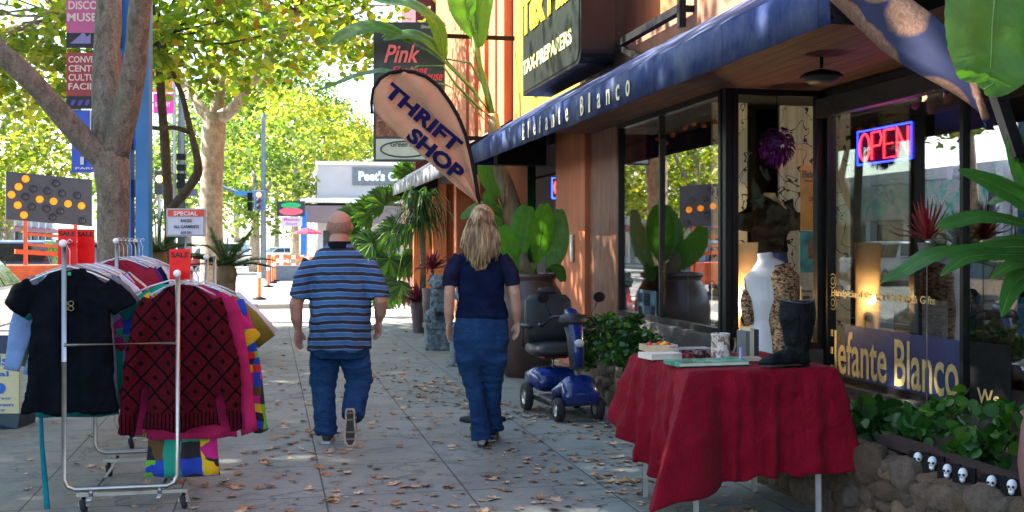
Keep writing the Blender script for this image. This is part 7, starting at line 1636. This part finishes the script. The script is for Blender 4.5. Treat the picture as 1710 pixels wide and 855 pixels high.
for i, stx in enumerate(([circ], [[(0,0),(0,1),(.8,1),(1,.78),(.8,.5),(0,.5)]], [[(1,0),(0,0),(0,1),(1,1)],[(0,.5),(.8,.5)]], [[(0,0),(0,1),(1,0),(1,1)]])): neon(m, stx, yN0-(yN0-yN1)*(.07+.235*i), cw, zz0, hN)
m.build('letter_tube', nr_, T); m = MB(); m.box(XI+.03, XI+.04, yN1, yN0, zN0, zN1); m.build('backing', blackm, T)
# gold window lettering on a navy band + the scroll line above
Yg0, Yg1 = YX(1381, XR), YX(1603, XR); Xg = XR-.0095
T = thing('window_lettering', 'tall gold painted name lettering on a navy band across the window', 'lettering', (Xg, (Yg0+Yg1)/2, .75)); zg0 = EYE-.245*XR/CS-.06; 
zb0, zb1 = ZP(612, XR, Yg0), ZP(560, XR, Yg0)
m = MB(); m.box(XR-.0075, XR-.0045, Yg1-.05, YX(1412, XR), .375, .84); m.build('navy_band', mat('navy_band', (.008,.022,.10), .5, .2, 4), T)
goldm = mat('gold_leaf', (.50,.36,.14), .45, .2, 20)
m = MB(); put_text(m, 'Elefante Blanco', (Xg, Yg0, .43), (0,-1,0), (0,0,1), Yg0-Yg1, 0.36, 0, .012); m.build('lettering', goldm, T)
m = MB(); zq = ZP(496, XR, Yg0); put_text(m, 'Handpicked Vintage Clothing & Gifts', (Xg, Yg0-.1, zq), (0,-1,0), (0,0,1), (Yg0-Yg1)*.8, .075, 0, .02); 
for k_ in range(2): m.tube([(Xg, Yg0-.12+.06*math.cos(a*.4), zq+.04+(.10 if k_ else -.08)+.06*math.sin(a*.4)) for a in range(17)], .004, 5); m.tube([(Xg, Yg0-.12+.03*math.cos(a*.4), zq+.04+(.10 if k_ else -.08)+.03*math.sin(a*.4)) for a in range(17)], .004, 5)
m.build('scroll_lettering', goldm, T)
m = MB(); y_ = YX(1634, XR); put_text(m, 'We', (Xg, y_, ZP(672, XR, y_)), (0,-1,0), (0,0,1), y_-YX(1672, XR), .10, 0, .015); o = m.build('window_lettering', goldm, at=(Xg, y_, .7)); tag(o, 'small gold word We painted on the right window pane', 'lettering')
m = MB(); m.box(XR-.0075, XR-.0045, YX(1690, XR), YX(1622, XR), .42, .85); o = m.build('window_band', blackm, at=(XR+.01, YX(1650, XR), .5)); tag(o, 'black band behind the word We in the right pane', 'band')
# address lanterns 108
T = thing('number_plaques', 'three rusty orange plaques with numerals hanging high in the recessed window', 'number sign', on_glass(1545, 180)); rust = mat('rusty_orange', (.28,.09,.045), .7, .35, 14)
for i, (px, py, ch) in enumerate(((1519, 158, '1'), (1545, 164, '0'), (1573, 148, '8'))):
    Y = YX(px, XI); c = V(XI+.05, Y, ZP(py, XI, Y)); m = MB(); m.tube([c+V(0,0,-.11), c+V(0,0,-.09), c+V(0,0,.09), c+V(0,0,.11)], [(.03,.01),(.055,.014),(.055,.014),(.03,.01)], 16, side=(0,1,0)); q_ = m.build('plaque', rust, T); m = MB(); put_text(m, ch, c+V(-.016,.022,-.05), (0,-1,0), (0,0,1), .045, .10, 0, .04); m.build('numeral', inkb, q_); m = MB(); m.tube([c+V(0,0,.1), V(c.x,c.y,2.855)], .003, 4); m.build('chain', blackm, q_)
p = on_glass(1497, 137)+V(.5,.5,.12); T = thing('filament_bulb', 'small yellow filament bulb glowing in the dark upper window', 'light bulb', p); m = MB(); m.ball(p, (.035,.035,.03), 12, 8); m.build('bulb', flat('warm_bulb', (.9,.6,.1), .3, emis=(1,.6,.08,4)), T); m = MB(); m.tube([p, V(p.x,p.y,2.855)], .004, 5); m.build('cord', blackm, T); plight(p+V(0,0,-.15), 6, (1,.75,.4), .05)
# purple half-round sign, red spike plant, boards and display furniture behind the recessed window
c = on_glass(1560, 312)+V(.25,0,0); m = MB(); r0 = .30; m.prism([c+V(0, r0*1.2*math.cos(a*.1963), r0*.85*math.sin(a*.1963)) for a in range(17)], (.012,0,0)); o = m.build('round_sign', flat('purple_board', (.13,.02,.15)), at=c); tag(o, 'purple half-round sign hanging in the recessed window', 'sign')
m = MB(); put_text(m, 'Gifts', c+V(-.006,.16,.09), (0,-1,0), (0,0,1), .28, .08, 0, .02); m.build('lettering', flat('lilac_print', (.35,.2,.4)), o)
m = MB(); m.prism([c+V(.02,.42,.62), c+V(.02,-.45,.62), c+V(.02,-.45,.03), c+V(.02,.42,.03)], (.01,0,0)); o = m.build('navy_board', flat('navy_panel', (.01,.03,.10)), at=c+V(.02,0,.6)); tag(o, 'navy board above the purple half-round sign', 'board')
Yc_ = YX(1548, XR-.22); cs = V(XR-.22, Yc_, ZP(400, XR-.22, Yc_)); spiky('spiky_plant', 'red spiky dracaena on a slim stand in front of the recessed window', 'plant', cs, 54, .30, .018, redspike, seed=9, wdown=.0)
m = MB(); m.lathe([(.04,-.15),(.065,-.02),(.06,-.02),(0,-.04)], cs, 18); m.lathe([(.005,-cs.z+.3),(.005,-.15)], cs, 8); m.lathe([(.12,-cs.z+.3),(.12,-cs.z+.33)], cs, 18); o = m.build('plant_stand', mat('stand_grey', (.12,.11,.10), .6), at=V(cs.x, cs.y, .3)); tag(o, 'slim grey stand under the red spiky dracaena', 'plant stand')
for i, (px0, px1, py0, py1, col, lb) in enumerate(((1447, 1492, 500, 552, (.10,.25,.40), 'blue card with script lettering standing low in the window'), (1494, 1533, 502, 552, (.03,.10,.18), 'dark teal card with script lettering next to the blue card'), (1540, 1582, 500, 565, (.16,.18,.22), 'grey board standing low in the window by the mullion'))):
    X_ = XR+.22; ya, yb = YX(px0, X_), YX(px1, X_); side_poster(lb, ya, yb, ZP(py1, X_, ya), ZP(py0, X_, ya), flat('card_%d' % i, col), [('Holiday' if i == 0 else 'Specials', .1, .6, .8, .16, flat('card_ink', (.35,.5,.6))), ('Hours' if i == 0 else 'Today', .15, .3, .6, .14, flat('card_ink', (.35,.5,.6)))] if i < 2 else (), (), X_, 'display_card')
# display tables / cabinets inside
for i, (x, y, w_, d_, h_, col) in enumerate(((5.6, 7.4, .8, .5, .75, (.16,.09,.05)), (6.2, 5.6, .5, .9, 1.1, (.10,.06,.04)), (5.0, 12.0, .5, .8, .8, (.2,.17,.14)))):
    T = thing('display_cabinet', ('low wooden display cabinet inside the recessed window', 'tall dark display cabinet deeper in the shop', 'pale display cabinet behind the left pane')[i], 'cabinet', (x, y, .3)); mt_ = mat('cab_%d' % i, col, .5, .3, 5); m = MB(); m.box(x-w_/2, x+w_/2, y-d_/2, y+d_/2, .301, .3+h_-.03); m.build('carcass', mt_, T, bev=.006); m = MB(); m.box(x-w_/2-.02, x+w_/2+.02, y-d_/2-.02, y+d_/2+.02, .3+h_-.029, .3+h_); m.build('top', mt_, T, bev=.005)
    for k_ in range(5): q_ = V(x+random.uniform(-w_*.35, w_*.35), y+random.uniform(-d_*.4, d_*.4), .3+h_); m = MB(); m.lathe([(.03,0),(.05,.05),(.02,.10+.02*k_),(.035,.13+.02*k_),(0,.13+.02*k_)], q_, 14); o = m.build('vase', flat('vase_%d' % k_, [(.4,.1,.05),(.1,.3,.4),(.6,.55,.45),(.3,.25,.05),(.05,.2,.12)][k_], .2), at=q_); tag(o, ('%s vase on the %s' % (('rust red','teal','cream','olive','dark green')[k_], ('low wooden cabinet','tall dark cabinet','pale cabinet')[i])), 'vase')
# second doorway neon
p = V(4.0, yF+.25, ZP(310, 4.0, yF+.25)); q_ = P(925, 313, AX(p.x, p.y)); T = thing('neon_sign', 'small red and blue neon sign glowing in the dark doorway left of the pier', 'neon sign', q_); m = MB()
k_ = AX(p.x,p.y)/F; xdv = V(CS,-SN,0); a_ = [q_+xdv*dx*k_+zu*dz*k_ for dx, dz in ((-3,-18),(-3,16),(22,16),(22,-18),(-3,-18))]; m.tube(a_, .012, 6); m.build('border_tube', nb_, T); m = MB(); m.tube([q_+xdv*(2+5*math.cos(a*.5)+4)*k_+zu*(11*math.sin(a*.5))*k_ for a in range(13)], .014, 6); m.build('letter_tube', nr_, T)

# ================================================================ FALLEN LEAVES
LV = []; cols = [(.36,.20,.09),(.48,.32,.18),(.28,.14,.06),(.52,.40,.25),(.42,.21,.07),(.24,.13,.07)]; r_ = random.Random(21)
for i in range(8):
    n = len(LEAFP); cu = r_.uniform(.15,.6); vs = [(x*1.0, y-.5, .02+cu*(x*x*.9+abs(y-.5)**2*.5)+.05*r_.random()) for x, y in LEAFP]+[(0,0.0,.0)]; fs = [(a, (a+1) % n, n) for a in range(n)]; me = bpy.data.meshes.new('fallen_leaf'); me.from_pydata(vs, [], fs); me.materials.append(mat('dry_leaf_%d' % (i % 6), cols[i % 6], .8, .35, 3, .3, 20)); LV.append(me)
pts = []
def leafspot():
    while True:
        u = r_.random()
        if u < .30: x, y = r_.uniform(-2.9, 2.95), r_.uniform(5.2, 20.8)
        elif u < .42: cx_ = r_.choice(((2.6,8.6),(2.2,9.8),(1.9,11.6),(-.3,7.2),(.25,9.3),(.9,6.4),(2.0,7.4),(-2.5,9),(1.2,13))); x, y = r_.gauss(cx_[0], .16), r_.gauss(cx_[1], .3)
        elif u < .64: x, y = r_.gauss(2.35, .38), r_.uniform(6.6, 11.5)
        elif u < .75: x, y = r_.gauss(1.6, .35), r_.gauss(11.5, 1.3)
        elif u < .86: x, y = r_.gauss(0.1, .7), r_.uniform(6.4, 14)
        else: x, y = r_.uniform(-.3, 2.7), r_.uniform(5.4, 8.5)
        if x < 2.93 and x > -2.95 and y > 4.6 and noise.noise(Vector((x*1.1, y*.7, 3)))+.45*r_.random() > -.05: return x, y
for i in range(1350): pts.append(leafspot())
pts.sort(key=lambda q_: q_[1])
for i, (x, y) in enumerate(pts[:290]):
    o = bpy.data.objects.new('fallen_leaf', LV[i % 8]); COL.objects.link(o); s = .032+.065*r_.random()**1.6; o.scale = (s, s, s*r_.uniform(.6,1.3)); o.location = (x, y, .003); o.rotation_euler = (r_.uniform(-.2,.2), r_.uniform(-.2,.2), r_.uniform(0,6.28)); tag(o, 'dry tan brown leaf lying on the grey sidewalk', 'leaf', 'fallen leaves on the sidewalk')
m = MB()
for (x, y) in pts[290:]:
    me = LV[r_.randrange(8)]; s = r_.uniform(.035,.08); a = r_.uniform(0,6.28); ca, sa = math.cos(a), math.sin(a); b = len(m.v)
    tx, ty = r_.uniform(-.25,.25), r_.uniform(-.25,.25)
    for v in me.vertices: m.v.append((x+s*(v.co.x*ca-v.co.y*sa), y+s*(v.co.x*sa+v.co.y*ca), .004+s*abs(v.co.z+v.co.x*tx+v.co.y*ty)))
    mi = r_.randrange(6)
    for p_ in me.polygons: m.f.append(tuple(b+j for j in p_.vertices)); m.m.append(mi); m.sm.append(False)
o = m.build('leaf_litter', [MATS['dry_leaf_%d' % i] for i in range(6)]); tag(o, kind='stuff'); o['label'] = 'scattered dry leaves farther along the sidewalk'; o['category'] = 'leaf litter'
for m_ in bpy.data.meshes:
    if not m_.users: bpy.data.meshes.remove(m_)
